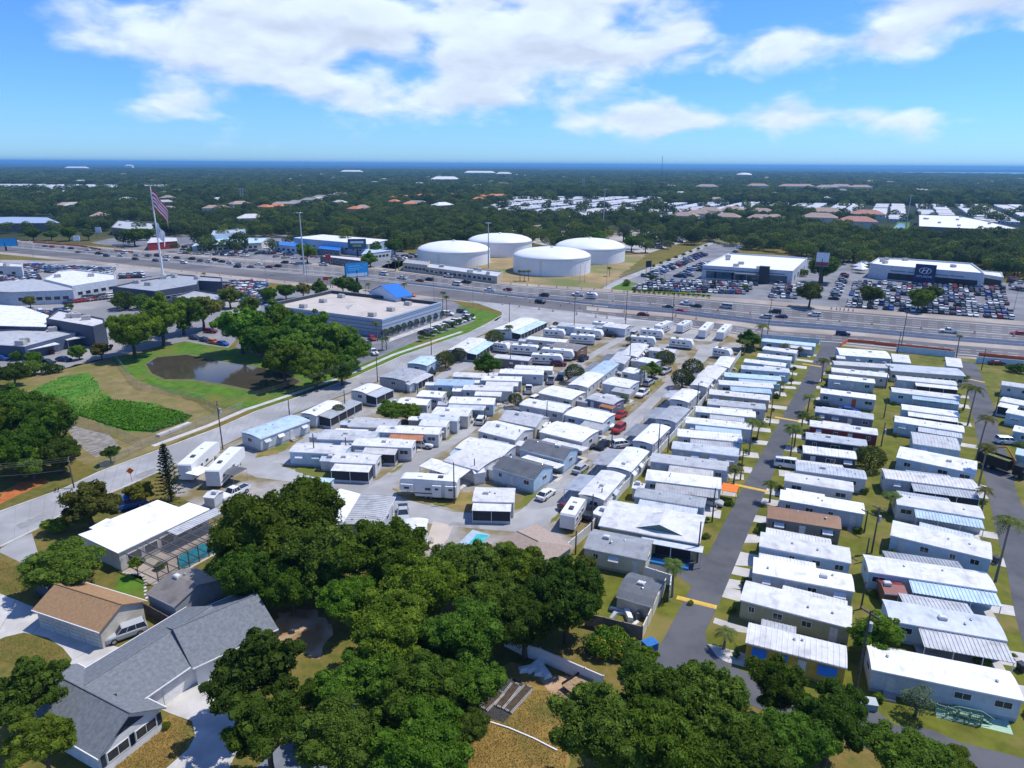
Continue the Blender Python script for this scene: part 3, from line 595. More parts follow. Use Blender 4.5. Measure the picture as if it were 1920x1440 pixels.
def feature(k):
    cp = k.get('cp', ()); 
    if any(len(c) > 6 and c[6] for c in cp): f = 'dark screened porch'
    elif cp and len(cp[0]) > 4 and cp[0][4] == 'rust': f = 'rusty carport'
    elif cp: f = ('ribbed ' if k.get('ribs') else '') + {'white': 'white', 'pale': 'pale', 'grey': 'grey', 'lgrey': 'light grey', 'sky': 'light blue'}.get(cp[0][4] if len(cp[0]) > 4 else 'white', 'metal') + ' carport'
    elif k.get('ribs'): f = 'ribbed roof'
    else: f = 'plain {} roof'.format({'lgrey': 'light grey', 'dgrey': 'dark grey', 'pale': 'pale grey'}.get(k.get('roof', 'white'), k.get('roof', 'white')))
    return f
WN = dict(offwhite='off-white', pale='pale grey', lgrey='light grey', sky='light blue', dgrey='dark grey', slate='slate blue', taupe='taupe grey', violet='violet grey', navy='navy blue', red='dark red', olive='olive')
def row(entries, place, group, frm='highway', pads=None, fill=0, ends=0):
    for i, e in enumerate(entries):
        A, B, w = e[0], e[1], e[2]; k = dict(e[3]) if len(e) > 3 else {}
        if fill and not any(c[0] == 'f' for c in k.get('cp', ())):
            q = random.Random(i * 11 + int(A[0])); x0 = q.uniform(-.04, .3); k['cp'] = list(k.get('cp', ())) + [('f', x0, min(1.02, x0 + q.uniform(.5, .75)), fill * q.uniform(.8, 1.15), q.choice(('white', 'pale', 'lgrey', 'offwhite', 'grey')))]
        lab = k.pop('lab', None) or '%s home with %s, %s from %s %s' % (WN.get(k.get('wall', 'white'), k.get('wall', 'white')), feature(k), ORD[i], frm, place)
        hm = home(A, B, w, label=lab, group=group, **k)
        if ends:
            q = random.Random(i * 7 + int(A[0])); L = (g(B[0], B[1], 2.9) - g(A[0], A[1], 2.9)).length; mw = Matrix.Translation(hm.location) @ Matrix.Rotation(hm.rotation_euler[2], 4, 'Z')
            ENDS.append((mw @ Vector((ends * (L / 2 + q.uniform(1.6, 2.4)), q.uniform(-.5, .5) * w, 0)), hm.rotation_euler[2] + math.pi / 2, ORD[i] + ' home from highway ' + place, q.random()))
            ENDS.append((mw @ Vector((-ends * (L / 2 + 1.5), q.uniform(-.3, .3) * w, 0)), hm.rotation_euler[2], ORD[i] + ' home from highway ' + place, 2 + q.random()))
        if pads:
            q = random.Random(i * 5 + int(A[0])); L = (g(B[0], B[1], 2.9) - g(A[0], A[1], 2.9)).length; mw = Matrix.Translation(hm.location) @ Matrix.Rotation(hm.rotation_euler[2], 4, 'Z')
            x0 = L / 2 * pads; x1 = x0 + pads * q.uniform(2.6, 4.6); y0 = q.choice((-1, 1)) * w * .5 - .6; y1 = y0 + q.uniform(2.2, 3.2)
            c4 = [mw @ Vector(p) for p in ((x0 - pads * q.uniform(0, 5), y0, 0), (x1, y0, 0), (x1, y1, 0), (x0 - pads * .5, y1, 0))]
            sheet('driveway', [(p.x, p.y) for p in c4], .0125, LIGHTC, world=True)
            GARDEN.append((mw @ Vector((x0 + pads * q.uniform(.6, 1.6), -q.uniform(0, .5) * w, 0)), place)); GARDEN.append((mw @ Vector((-L / 2 * pads * .9 , -w / 2 - q.uniform(.6, 1.4), 0)), place))
W_ = dict
GARDEN = []
ENDS = []
# --- row between the white wall and the dark lane, listed from the highway
row([
 ((1428, 640), (1528, 650), 4.2, W_(wall='sky', roof='sky', cp=[('n', .5, .95, 2.5, 'white')])),
 ((1430, 655), (1492, 663), 4, W_(wall='pale', roof='white')),
 ((1420, 669), (1483, 676), 4, W_(wall='sky', roof='white', cp=[('f', .1, .6, 2.5, 'white')])),
 ((1395, 679), (1472, 688), 3.8, W_(wall='sky', roof='white', cp=[('n', .5, 1, 1.8, 'white')])),
 ((1391, 692), (1480, 699), 3.8, W_(wall='sky', roof='pale', awn=.5)),
 ((1359, 706), (1464, 714), 3.8, W_(wall='teal', roof='sky', cp=[('n', .25, .98, 2.2, 'sky')])),
 ((1349, 721), (1450, 728), 3.8, W_(wall='pale', roof='white', cp=[('n', .2, .95, 3, 'sky')])),
 ((1330, 739), (1442, 751), 3.8, W_(wall='tan', roof='offwhite', awn=.6)),
 ((1327, 758), (1435, 768), 3.8, W_(wall='pale', roof='lgrey', cp=[('n', .22, .78, 2.6, 'white')])),
 ((1305, 772), (1416, 783), 3.8, W_(wall='pale', roof='white', cp=[('n', .24, .82, 2.2, 'lgrey')])),
 ((1286, 793), (1411, 806), 3.8, W_(wall='pale', roof='white', cp=[('n', .15, .84, 2, 'sky')])),
 ((1271, 818), (1391, 829), 4.2, W_(wall='offwhite', roof='white', ribs=True, cp=[('n', .2, .96, 2.8, 'lgrey', True, True)])),
 ((1260, 841), (1384, 856), 3.8, W_(wall='lgrey', roof='pale', awn=.7)),
 ((1220, 865), (1365, 883), 4, W_(wall='pale', roof='lgrey', cp=[('n', .25, .82, 2.9, 'offwhite', True, True)])),
 ((1211, 900), (1351, 917), 4.4, W_(wall='pale', roof='white', cp=[('n', .14, .97, 2.7, 'lgrey', True)])),
 ((1190, 931), (1320, 952), 3.4, W_(wall='sky', roof='grey', ribs=True, cp=[('n', .08, .92, 2.3, 'pale', True, True)])),
], 'between wall and dark lane', 'homes between the white wall and the dark lane', pads=1)
# --- row between the dark lane and the pole line
C['doorred'] = (.62, .12, .04)
row([
 ((1575, 666), (1670, 673), 9, W_(wall='sky', roof='white', cp=[('n', -.08, .1, 2.0, 'white')], rise=.5)),
 ((1565, 684), (1668, 691), 4.2, W_(wall='beige', roof='offwhite')),
 ((1560, 697), (1666, 708), 4.2, W_(wall='beige', roof='white')),
 ((1555, 710), (1640, 719), 3.8, W_(wall='pale', roof='white', cp=[('f', .1, .6, 2.3, 'white')])),
 ((1539, 737), (1641, 750), 4, W_(wall='pale', roof='white', accent='doorred', lab='pale grey home with orange red door facing two parked dark cars')),
 ((1529, 772), (1637, 787), 3.8, W_(wall='violet', roof='pale', cp=[('f', .1, .8, 2.4, 'white')])),
 ((1519, 799), (1645, 816), 3.8, W_(wall='red', roof='white', cp=[('f', .2, .62, 2.6, 'white', True)])),
 ((1512, 823), (1625, 838), 3.8, W_(wall='slate', roof='pale', cp=[('f', .15, .8, 2.0, 'white', True)])),
 ((1507, 849), (1605, 861), 3.8, W_(wall='slate', roof='white', ribs=True, style='bow', rise=.4)),
 ((1494, 882), (1624, 899), 3.8, W_(wall='pale', roof='pale', ribs=True, cp=[('f', .02, .73, 2.8, 'white', True)])),
 ((1472, 901), (1599, 922), 3.8, W_(wall='offwhite', roof='white')),
 ((1463, 937), (1620, 964), 3.9, W_(wall='pale', roof='white', cp=[('f', .06, .55, 2.4, 'white', False)])),
 ((1440, 971), (1576, 992), 4.2, W_(wall='taupe', roof='brown', style='gable', rise=.7, shutters=True, trim=False)),
 ((1425, 1024), (1594, 1056), 4.2, W_(wall='sky', roof='white', cp=[('f', .05, .82, 3, 'white', True)])),
 ((1413, 1074), (1600, 1109), 4, W_(wall='pale', roof='white', cp=[('f', .05, .66, 2.6, 'white', True)], awn=.8)),
 ((1390, 1125), (1594, 1178), 4.6, W_(wall='olive', roof='white', cp=[('f', .35, .97, 2.2, 'white', True)])),
 ((1400, 1205), (1586, 1252), 3.8, W_(wall='yellow', roof='white', ribs=True, cp=[('f', .12, .5, 2.4, 'lgrey', True)], lab='bright yellow home with blue window shades and ribbed white roof', wins=False)),
], 'between dark lane and poles', 'homes between the dark lane and the pole line', pads=-1)
# --- row between the pole line and the second lane
row([
 ((1683, 712), (1794, 723), 4, W_(wall='pale', roof='white', cp=[('n', .3, 1, 2.2, 'white', False, True)])),
 ((1673, 735), (1800, 750), 4, W_(wall='sky', roof='white', cp=[('n', .3, .98, 2.2, 'sky')])),
 ((1692, 768), (1798, 782), 4, W_(wall='sky', roof='white', cp=[('n', .1, .98, 2.4, 'white', True, True)])),
 ((1678, 791), (1807, 811), 4.2, W_(wall='sky', roof='white', cp=[('n', .35, .98, 2.4, 'pale', True)])),
 ((1713, 832), (1800, 845), 7, W_(wall='sky', roof='lgrey', ribs=True, awn=.9)),
 ((1682, 858), (1829, 888), 6.4, W_(wall='sky', roof='white', ribs=False)),
 ((1661, 897), (1834, 919), 4.2, W_(wall='pale', roof='offwhite', ribs=True, cp=[('n', .28, .98, 2.8, 'pale', True, True), ('f', .3, .8, 2.3, 'pale', True)])),
 ((1683, 946), (1844, 972), 4.2, W_(wall='offwhite', roof='white', cp=[('n', .2, .98, 2.7, 'sky', True, False), ('f', .05, .7, 2.8, 'pale', True)])),
 ((1671, 1004), (1858, 1049), 5.2, W_(wall='sky', roof='white', cp=[('f', .28, .85, 3, 'pale', True)])),
 ((1630, 1072), (1867, 1108), 4.4, W_(wall='sky', roof='white', cp=[('n', .32, 1, 2.8, 'sky', True), ('f', .2, .85, 3.2, 'grey', True)])),
 ((1669, 1164), (1886, 1201), 4.4, W_(wall='sky', roof='pale', cp=[('n', .25, 1, 3.4, 'lgrey', True), ('f', .2, .85, 3.3, 'lgrey', True)])),
 ((1636, 1255), (1917, 1313), 4.4, W_(wall='pale', roof='white', lab='long white flat-roofed home with green steps and green fence')),
], 'between poles and second lane', 'homes between the pole line and the second lane', pads=1)
row([
 ((1879, 722), (1968, 735), 4, W_(wall='pale', roof='lgrey')),
 ((1876, 752), (1968, 770), 4, W_(wall='pale', roof='white', cp=[('n', 0, .4, 3, 'white', False, True)])),
 ((1887, 774), (1975, 792), 4, W_(wall='sky', roof='white')),
 ((1900, 808), (1990, 826), 4, W_(wall='blue', roof='white')),
 ((1905, 852), (2000, 872), 4, W_(wall='teal', roof='sky')),
], 'beyond second lane', 'homes beyond the second lane')
# --- homes standing end-on along the white wall, listed from the highway (near right corner, far right corner)
row([
 ((1366, 690), (1378, 672), 4, W_(wall='pale', roof='white')),
 ((1342, 712), (1362, 691), 5, W_(wall='pale', roof='offwhite', cp=[('f', .1, .8, 2.6, 'lgrey')])),
 ((1325, 727), (1341, 707), 4, W_(wall='offwhite', roof='white', awn=.7)),
 ((1290, 755), (1312, 735), 4.4, W_(wall='pale', roof='white', cp=[('f', .2, .9, 2.8, 'white')])),
 ((1267, 793), (1292, 768), 4.4, W_(wall='pale', roof='grey', cp=[('f', .1, .9, 3.2, 'lgrey')])),
 ((1223, 834), (1256, 802), 4, W_(wall='pale', roof='white', cp=[('f', .3, 1, 3.4, 'grey')])),
 ((1182, 885), (1216, 847), 4.4, W_(wall='pale', roof='white', awn=.6, cp=[('f', .1, .9, 3.6, 'lgrey')])),
 ((1132, 938), (1172, 892), 4.4, W_(wall='offwhite', roof='white', awn=.7, cp=[('f', .15, .8, 3.6, 'pale')])),
], 'end-on against white wall', 'homes end-on against the white wall')
# --- middle block, side of the third lane
row([
 ((1217, 657), (1265, 662), 4, W_(wall='pale', roof='offwhite', lab='off-white hip home between two clipped trees near parked trailers')),
 ((1193, 677), (1225, 683), 5, W_(wall='pale', roof='white')),
 ((1167, 697), (1200, 703), 5, W_(wall='offwhite', roof='white')),
 ((1130, 719), (1180, 728), 6.5, W_(wall='pale', roof='white', cp=[('n', .5, 1.2, 3, 'lgrey')])),
 ((1100, 747), (1150, 759), 5, W_(wall='violet', roof='lgrey', cp=[('n', .6, 1.1, 1.6, 'rust')])),
 ((1059, 778), (1130, 793), 6.5, W_(wall='sky', roof='white', cp=[('n', .55, 1.15, 3, 'lgrey')])),
 ((1012, 810), (1092, 829), 7.4, W_(wall='offwhite', roof='white', cp=[('f', .1, .7, 2, 'white')])),
 ((975, 842), (1057, 862), 6, W_(wall='sky', roof='dgrey', cp=[('f', .1, 1.1, 3, 'white')], style='gable', trim=True)),
 ((925, 877), (1001, 899), 6.6, W_(wall='sky', roof='dgrey', style='gable', cp=[('f', .15, 1.1, 3, 'white')], shutters=False)),
], 'beside third lane', 'homes along the third lane', fill=2.4, ends=1)
row([
 ((1195, 670), (1215, 647), 5, W_(wall='pale', roof='white', awn=.7)),
 ((1170, 683), (1187, 663), 4.5, W_(wall='lgrey', roof='lgrey', cp=[('f', .1, .9, 3, 'grey')])),
 ((1133, 703), (1162, 681), 4.6, W_(wall='sky', roof='sky', cp=[('f', .1, .9, 3, 'lgrey')])),
 ((1101, 727), (1133, 703), 5, W_(wall='offwhite', roof='white', awn=.6)),
 ((1010, 737), (1072, 750), 7, W_(wall='beige', roof='white')),
 ((975, 759), (1055, 774), 5, W_(wall='pale', roof='white')),
 ((936, 787), (1004, 801), 6.6, W_(wall='cream', roof='lgrey', style='gable')),
 ((897, 808), (966, 825), 7, W_(wall='offwhite', roof='white', style='gable', rise=.9)),
 ((855, 840), (942, 857), 6, W_(wall='pale', roof='white', cp=[('n', -.03, .9, 2.4, 'sky')])),
 ((833, 864), (897, 882), 7, W_(wall='offwhite', roof='white', awn=.8, cp=[('n', -.4, .8, 3.6, 'white')])),
], 'on second concrete lane', 'homes along the second concrete lane', fill=2.4, ends=-1)
# --- block between the first and the second concrete lane
row([
 ((1130, 612), (1172, 617), 6, W_(wall='pale', roof='offwhite')),
 ((1045, 611), (1110, 617), 6, W_(wall='sky', roof='lgrey')),
 ((988, 636), (1060, 643), 4, W_(wall='offwhite', roof='white')),
 ((1030, 650), (1083, 658), 7, W_(wall='brown', roof='taupe', lab='brown-walled house with flat dark roof among white trailers')),
 ((926, 671), (991, 677), 4, W_(wall='taupe', roof='offwhite')),
 ((965, 692), (1035, 695), 3.8, W_(wall='beige', roof='white')),
 ((937, 700), (1018, 703), 3.8, W_(wall='pale', roof='white')),
 ((849, 706), (910, 709), 3.8, W_(wall='grey', roof='white')),
 ((903, 713), (977, 715), 3.8, W_(wall='lgrey', roof='white', cp=[('n', .12, .94, 2.6, 'white')])),
 ((815, 722), (885, 724), 5, W_(wall='sky', roof='blue')),
 ((868, 731), (960, 734), 3.8, W_(wall='offwhite', roof='offwhite', cp=[('n', .26, .8, 2.6, 'white')])),
 ((782, 743), (828, 746), 4.4, W_(wall='pale', roof='white')),
 ((842, 756), (925, 759), 4.6, W_(wall='sky', roof='white', cp=[('n', 0, .84, 2.6, 'pale')])),
 ((745, 757), (800, 760), 4, W_(wall='pale', roof='white')),
 ((810, 777), (877, 781), 5, W_(wall='beige', roof='white')),
 ((786, 786), (857, 790), 3.6, W_(wall='pale', roof='pale')),
 ((653, 799), (740, 803), 5, W_(wall='grey', roof='lgrey', awn=.6)),
 ((786, 798), (836, 801), 3.6, W_(wall='beige', roof='white')),
 ((705, 810), (822, 815), 3.8, W_(wall='offwhite', roof='white', cp=[('n', .24, .77, 2.5, 'rust', True)])),
 ((595, 823), (700, 827), 5, W_(wall='sky', roof='lgrey', awn=.8)),
 ((661, 835), (771, 840), 3.8, W_(wall='offwhite', roof='white', cp=[('n', .22, .78, 2.5, 'offwhite', False, True)])),
 ((543, 847), (645, 852), 4, W_(wall='sky', roof='white', awn=.4)),
 ((620, 866), (703, 870), 4, W_(wall='offwhite', roof='white', cp=[('n', .1, .95, 2.6, 'white', False, True)])),
], 'between first two lanes', 'homes between the first and second concrete lanes', fill=2.2, ends=1)
# --- homes strung along the west street (near right corner, far right corner)
row([
 ((960, 622), (1010, 600), 7, W_(wall='pale', roof='white', cp=[('n', 0, 1, 3.4, 'sky', False, True)])),
 ((875, 660), (912, 637), 6, W_(wall='offwhite', roof='white', cp=[('n', 0, 1, 3.2, 'sky', False, True)])),
 ((800, 686), (825, 672), 6, W_(wall='blue', roof='sky')),
 ((760, 715), (798, 697), 8, W_(wall='grey', roof='grey', cp=[('n', .1, 1, 2.6, 'lgrey', False, True)])),
 ((686, 738), (716, 725), 4.6, W_(wall='offwhite', roof='white', cp=[('n', 0, 1.1, 3.2, 'pale', False, True)])),
 ((592, 780), (640, 756), 4, W_(wall='pale', roof='white', cp=[('n', .1, 1.4, 3.2, 'grey', False, True)])),
 ((488, 823), (580, 789), 6, W_(wall='pale', roof='sky', awn=.9)),
], 'along west street', 'homes along the west street')
# --- homes at the loop lane below
row([
 ((887, 940), (963, 942), 5, W_(wall='offwhite', roof='white', cp=[('n', 0, .95, 2.2, 'white', False, True)], lab='white-roofed home with black screened porch facing the loop lane')),
 ((652, 981), (681, 929), 7.5, W_(wall='taupe', roof='white', style='gable', rise=1.0, lab='white gable-roofed home with dark end wall poking out of oaks')),
 ((710, 988), (740, 933), 6.5, W_(wall='pale', roof='lgrey', ribs=True, lab='pale grey ribbed-roof home beside oaks on the loop lane')),
 ((790, 1020), (801, 975), 3.4, W_(wall='offwhite', roof='white', lab='narrow white trailer home beside the tan concrete drive')),
 ((545, 918), (605, 922), 5, W_(wall='pale', roof='sky', lab='pale blue roofed home behind the big oak on the loop lane')),
], '', 'homes on the loop lane')
# --- yellow home: blue window shades
yh = [o for o in bpy.data.objects if o.get('label', '').startswith('bright yellow')][0]
BLUES = mat('blue_shade', (.03, .20, .60), .55, .1)
Ly = (g(1586, 1252, 2.9) - g(1400, 1205, 2.9)).length
for x, w_, kind in ((-.36, 1.6, 's'), (-.12, 1.1, 's'), (.33, 2.0, 's')):
    window(yh, x * Ly, -1.901, 1.85, 0, w_, .9, True)
    MB().add([(-w_ / 2, 0, .6), (w_ / 2, 0, .6), (w_ / 2, -.35, -.45), (-w_ / 2, -.35, -.45), (-w_ / 2, 0, .66), (w_ / 2, 0, .66), (w_ / 2, -.39, -.41), (-w_ / 2, -.39, -.41)],
             [(0, 3, 2, 1), (4, 7, 6, 5)[::-1], (2, 3, 7, 6), (0, 4, 7, 3), (1, 2, 6, 5), (0, 1, 5, 4)]).build('window_shade', BLUES, yh, loc=(x * Ly, -1.96, 1.85))
link('door', cached('door', UNIT['door']), yh, (.08 * Ly, -1.901, .45)); link('step', cached('step', UNIT['step']), yh, (.08 * Ly, -1.901, 0))
# --- long white home: green steps and fence
lh = [o for o in bpy.data.objects if o.get('label', '').startswith('long white flat')][0]
GRN = mat('green_wood', (.22, .34, .22), .8, .1)
b = MB(); b.box(1.2, 3.4, -3.6, -2.25, .55, .65)
for i in range(4):
    b.box(3.4 + i * .28, 3.7 + i * .28, -3.5, -2.4, .44 - i * .13, .52 - i * .13); b.box(.9 - i * .28, 1.2 - i * .28, -3.5, -2.4, .44 - i * .13, .52 - i * .13)
for x in (1.25, 2.3, 3.35): b.box(x - .05, x + .05, -3.6, -3.5, 0, 1.5)
b.tube([(0, -3.55, .85), (1.2, -3.55, 1.5), (3.4, -3.55, 1.5), (4.6, -3.55, .85)], .05)
b.build('entry_steps', GRN, lh)
p0, p1 = g(1753, 1338), g(1838, 1362); d = p1 - p0; fl = d.length; rzf = math.atan2(d.y, d.x)
fr = thing('lattice_fence', 'green lattice fence in front of long white home', 'fence', p0, rzf)
for i in range(5): MB().box(-.06, .06, -.06, .06, 0, 1.35).build('post', GRN, fr, loc=(fl * i / 4, 0, 0))
for i in range(4):
    b = MB(); x0, x1 = fl * i / 4 + .08, fl * (i + 1) / 4 - .08
    b.box(x0, x1, -.03, .03, 1.15, 1.25); b.box(x0, x1, -.03, .03, .1, .2); b.box(x0, x1, -.03, .03, .65, .72)
    x = x0
    while x < x1 - .45:
        for q in (0, 1): b.tube([(x + (.5 if q else 0), 0, .2), (x + (0 if q else .5), 0, 1.15)], .018, 4)
        x += .2
    b.build('lattice_panel', GRN, fr)

# ================================================================== OTHER BUILDINGS
def facade(root, p, q, n, w, h, z, mate=None, name='window', pad=.06):
    o = root.location; d = q - p; L = d.length; rz = math.atan2(d.y, d.x); out = []
    for i in range(n):
        c = p + d * (pad + (1 - 2 * pad) * (i + .5) / n) - o + Vector((math.sin(rz), -math.cos(rz), 0)) * .012
        if mate is None: out.append(window(root, c.x, c.y, z, rz, w, h, False))
        else:
            me = cached((name, round(w, 1), round(h, 1), mate.name), lambda: MB().box(-w / 2, w / 2, -.08, 0, -h / 2, h / 2).mesh(name, mate))
            out.append(link(name, me, root, (c.x, c.y, z), rz))
    return out
def poly_building(name, label, cat, px, z, wall, roof, parapet=.0, pw=.3, group=None, inner=None, units=0, zb=0, seed=1):
    pts = [g(x, y, z) for x, y in px]; c = sum(pts, Vector()) / len(pts); c.z = 0
    root = thing(name, label, cat, c, 0, group); loc = [(p.x - c.x, p.y - c.y) for p in pts]
    wm = wall if not isinstance(wall, str) else wallm(wall); rm = roof if not isinstance(roof, str) else roofm(roof)
    zr = z - parapet
    MB().prism(loc, zb, zr - .02).build('wall', wm, root)
    cen = Vector((0, 0))
    def inset(k): 
        out = []; n = len(loc)
        for i in range(n):
            a, b, d = Vector(loc[i - 1]), Vector(loc[i]), Vector(loc[(i + 1) % n]); u = (b - a).normalized(); v = (d - b).normalized()
            n1, n2 = Vector((-u.y, u.x)), Vector((-v.y, v.x)); m_ = n1 + n2; m_ = m_ / max(.35, m_.dot(n1) if m_.dot(n1) else .35)
            out.append(tuple(b + m_ * k))
        return out
    if parapet:
        ins = inset(pw); n = len(loc); b = MB()
        ring = [loc, loc, ins, ins]; zs = [zr - .02, z, z, zr - .01]
        for k in range(3):
            for i in range(n):
                j = (i + 1) % n
                b.add([(*ring[k][i], zs[k]), (*ring[k][j], zs[k]), (*ring[k + 1][j], zs[k + 1]), (*ring[k + 1][i], zs[k + 1])], [(0, 1, 2, 3)], 1 if (k == 2 and inner) else 0)
        b.build('parapet', [wm, inner or wm], root)
        MB().prism(ins, zr - .1, zr).build('roof', rm, root)
    else:
        o2 = inset(-.25); MB().prism(o2, z - .018, z + .12).build('roof', rm, root)
    r = random.Random(seed)
    um = cached('rtu', lambda: MB().box(-1.3, 1.3, -.9, .9, .15, 1.3).box(-1.1, -.2, -.7, .7, 1.3, 1.42).box(.2, 1.1, -.7, .7, 1.3, 1.42).box(-1.2, 1.2, -.8, .8, 0, .15).mesh('rooftop_unit', mat('rtu', (.42, .41, .39), .6)))
    for i in range(units):
        for _ in range(30):
            xs = [p[0] for p in loc]; ys = [p[1] for p in loc]; x, y = r.uniform(min(xs), max(xs)), r.uniform(min(ys), max(ys))
            if inpoly(x, y, [tuple(v) for v in inset(2.2)]): link('rooftop_unit', um, root, (x, y, zr if parapet else z + .12), r.choice((0, .5, 1.57))); break
    return root, pts
def rect4(A, B, w, z):
    pa, pb = g(*A, z), g(*B, z); d = (pb - pa).normalized(); n = Vector((-d.y, d.x, 0)); return [pa, pb, pb + n * w, pa + n * w]
def pxs(pts): return [topx(p) for p in pts]

# --- water tanks
TANK = mat('tank_white', (.78, .79, .80), .45, .04, .15)
for (xl, xr, yf, yrim, ytop, lab) in ((784, 919, 501, 469, 452.5, 'white domed water tank rising behind the long low flat-roofed office'), (878, 997, 483, 452, 438, 'white domed water tank at the back of the tank yard'),
                                  (962, 1106, 519, 480, 464, 'white domed water tank closest to the highway cones'), (1040, 1170, 496, 464, 447, 'white domed water tank beside the concrete side street')):
    xm = (xl + xr) / 2; f0 = g(xm, yf); dep = (f0 - Vector((0, 0, CAM_H))).dot(_fw); rad = (xr - xl) / 2 / F_PX * dep * 1.04; rad = (xr - xl) / 2 / F_PX * (dep + rad)
    dirn = Vector((f0.x, f0.y, 0)).normalized(); c = f0 + dirn * rad
    hw_ = height_at(topx(c), yrim); root = thing('water_tank', lab, 'water tank', c, 0, 'white water tanks')
    n = 64; MB().cyl(0, 0, 0, hw_, rad, n=n).build('shell', TANK, root, smooth=False)
    rise = max(2.2, height_at(topx(c), ytop) - hw_)
    b = MB(); rings = []
    for k in range(7):
        a = k / 6; rr = (rad + .25) * math.cos(a * math.pi / 2 * .98); zz = hw_ + .05 + rise * math.sin(a * math.pi / 2)
        rings.append([(rr * math.cos(2 * math.pi * i / n), rr * math.sin(2 * math.pi * i / n), zz) for i in range(n)])
    b.loft(rings).build('dome', TANK, root, smooth=True)
    MB().cyl(0, 0, hw_ + rise, hw_ + rise + .8, .9, n=12).build('hatch', TANK, root)
    b = MB()
    for i in range(n):
        for z0 in (hw_ - .25,):
            a0, a1 = 2 * math.pi * i / n, 2 * math.pi * (i + 1) / n; r0, r1 = rad + .02, rad + .3
            b.add([(r0 * math.cos(a0), r0 * math.sin(a0), z0), (r1 * math.cos(a0), r1 * math.sin(a0), z0), (r1 * math.cos(a1), r1 * math.sin(a1), z0), (r0 * math.cos(a1), r0 * math.sin(a1), z0),
                   (r1 * math.cos(a0), r1 * math.sin(a0), z0 + .3), (r1 * math.cos(a1), r1 * math.sin(a1), z0 + .3)], [(0, 1, 2, 3)[::-1], (1, 2, 5, 4)])
    b.build('rim', TANK, root)
    b = MB(); a = -1.9
    for q in (-.25, .25): b.tube([((rad + .35) * math.cos(a) + q * math.sin(a), (rad + .35) * math.sin(a) - q * math.cos(a), z) for z in (0, hw_)], .05, 5)
    b.build('ladder', STEEL, root)

# --- the big blue-grey store with the blue gable
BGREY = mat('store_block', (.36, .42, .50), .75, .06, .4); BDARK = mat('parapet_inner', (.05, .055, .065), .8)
ROOFT = mat('roof_membrane', (.52, .47, .42), .9, .06, .2, col3=(.44, .40, .36), scale3=.15, amt3=.4)
hs = height_at((716, 633), 599)
st, sp = poly_building('store_building', 'big blue grey store with tan flat roof and blue gable', 'store', [(495, 571), (716, 599), (827, 566), (622, 544)], hs, BGREY, ROOFT, 1.3, .4, inner=BDARK)
for k in (0, 1):
    p, q = sp[k], sp[k + 1]; d = q - p; rz = math.atan2(d.y, d.x); mid = (p + q) / 2 - st.location
    for i in range(4): MB().box(-d.length / 2 + .1, d.length / 2 - .1, -.07, 0, -.09, .09).build('wall_course', mat('course', (.16, .2, .26), .8), st, loc=(mid.x, mid.y, hs * (.2 + .2 * i)), rz=rz)
    MB().box(-d.length / 2, d.length / 2, -.16, 0, -.45, .1).build('coping', mat('coping', (.45, .55, .66), .5), st, loc=(mid.x, mid.y, hs), rz=rz)
rtu = MESH['rtu']
for x, y in ((640, 558), (606, 567), (569, 577), (733, 583), (765, 572), (698, 593)):
    p = g(x, y, hs - 1.3) - st.location; link('rooftop_unit', rtu, st, (p.x, p.y, hs - 1.3), math.atan2((sp[1] - sp[0]).y, (sp[1] - sp[0]).x))
p = g(665, 577, hs - 1.3) - st.location
MB().add([(-3, -3, 0), (3, -3, 0), (3, 3, 0), (-3, 3, 0), (0, 0, 1.6)], [(0, 1, 4), (1, 2, 4), (2, 3, 4), (3, 0, 4)]).build('skylight', mat('skylight', (.55, .5, .45), .4), st, loc=(p.x, p.y, hs - 1.29), rz=.4)
# gable pavilion on the highway side
ga, gb = g(692, 549, hs), g(743, 560, hs); d = gb - ga; rz = math.atan2(d.y, d.x); Lg = d.length
b = MB(); dp = 7.5; hr = 3.4
b.loft([[(x, y, z + hs - 1.2) for x, z in ((0, 0), (Lg, 0), (Lg, 1.6), (Lg * .5, 1.6 + hr), (0, 1.6))] for y in (dp, 0)])
mg = ga - st.location
b.build('gable', mat('gable_pale', (.50, .58, .66), .7), st, loc=(mg.x, mg.y, 0), rz=rz)
b = MB(); BR = mat('blue_roof', (.02, .16, .55), .45, .06, 2)
for x0, x1, z0, z1 in ((-.5, Lg * .5, 1.4, 1.72 + hr), (Lg + .5, Lg * .5, 1.4, 1.72 + hr)):
    vs = [(x0, -.4, z0), (x1, -.4, z1), (x1, dp + .4, z1), (x0, dp + .4, z0)]; vs = [(x, y, z + hs - 1.2) for x, y, z in vs] + [(x, y, z + hs - 1.05) for x, y, z in vs]
    b.add(vs, [(0, 1, 2, 3), (4, 5, 6, 7), (0, 1, 5, 4), (2, 3, 7, 6), (1, 2, 6, 5), (3, 0, 4, 7)])
b.build('gable_roof', BR, st, loc=(mg.x, mg.y, 0), rz=rz)

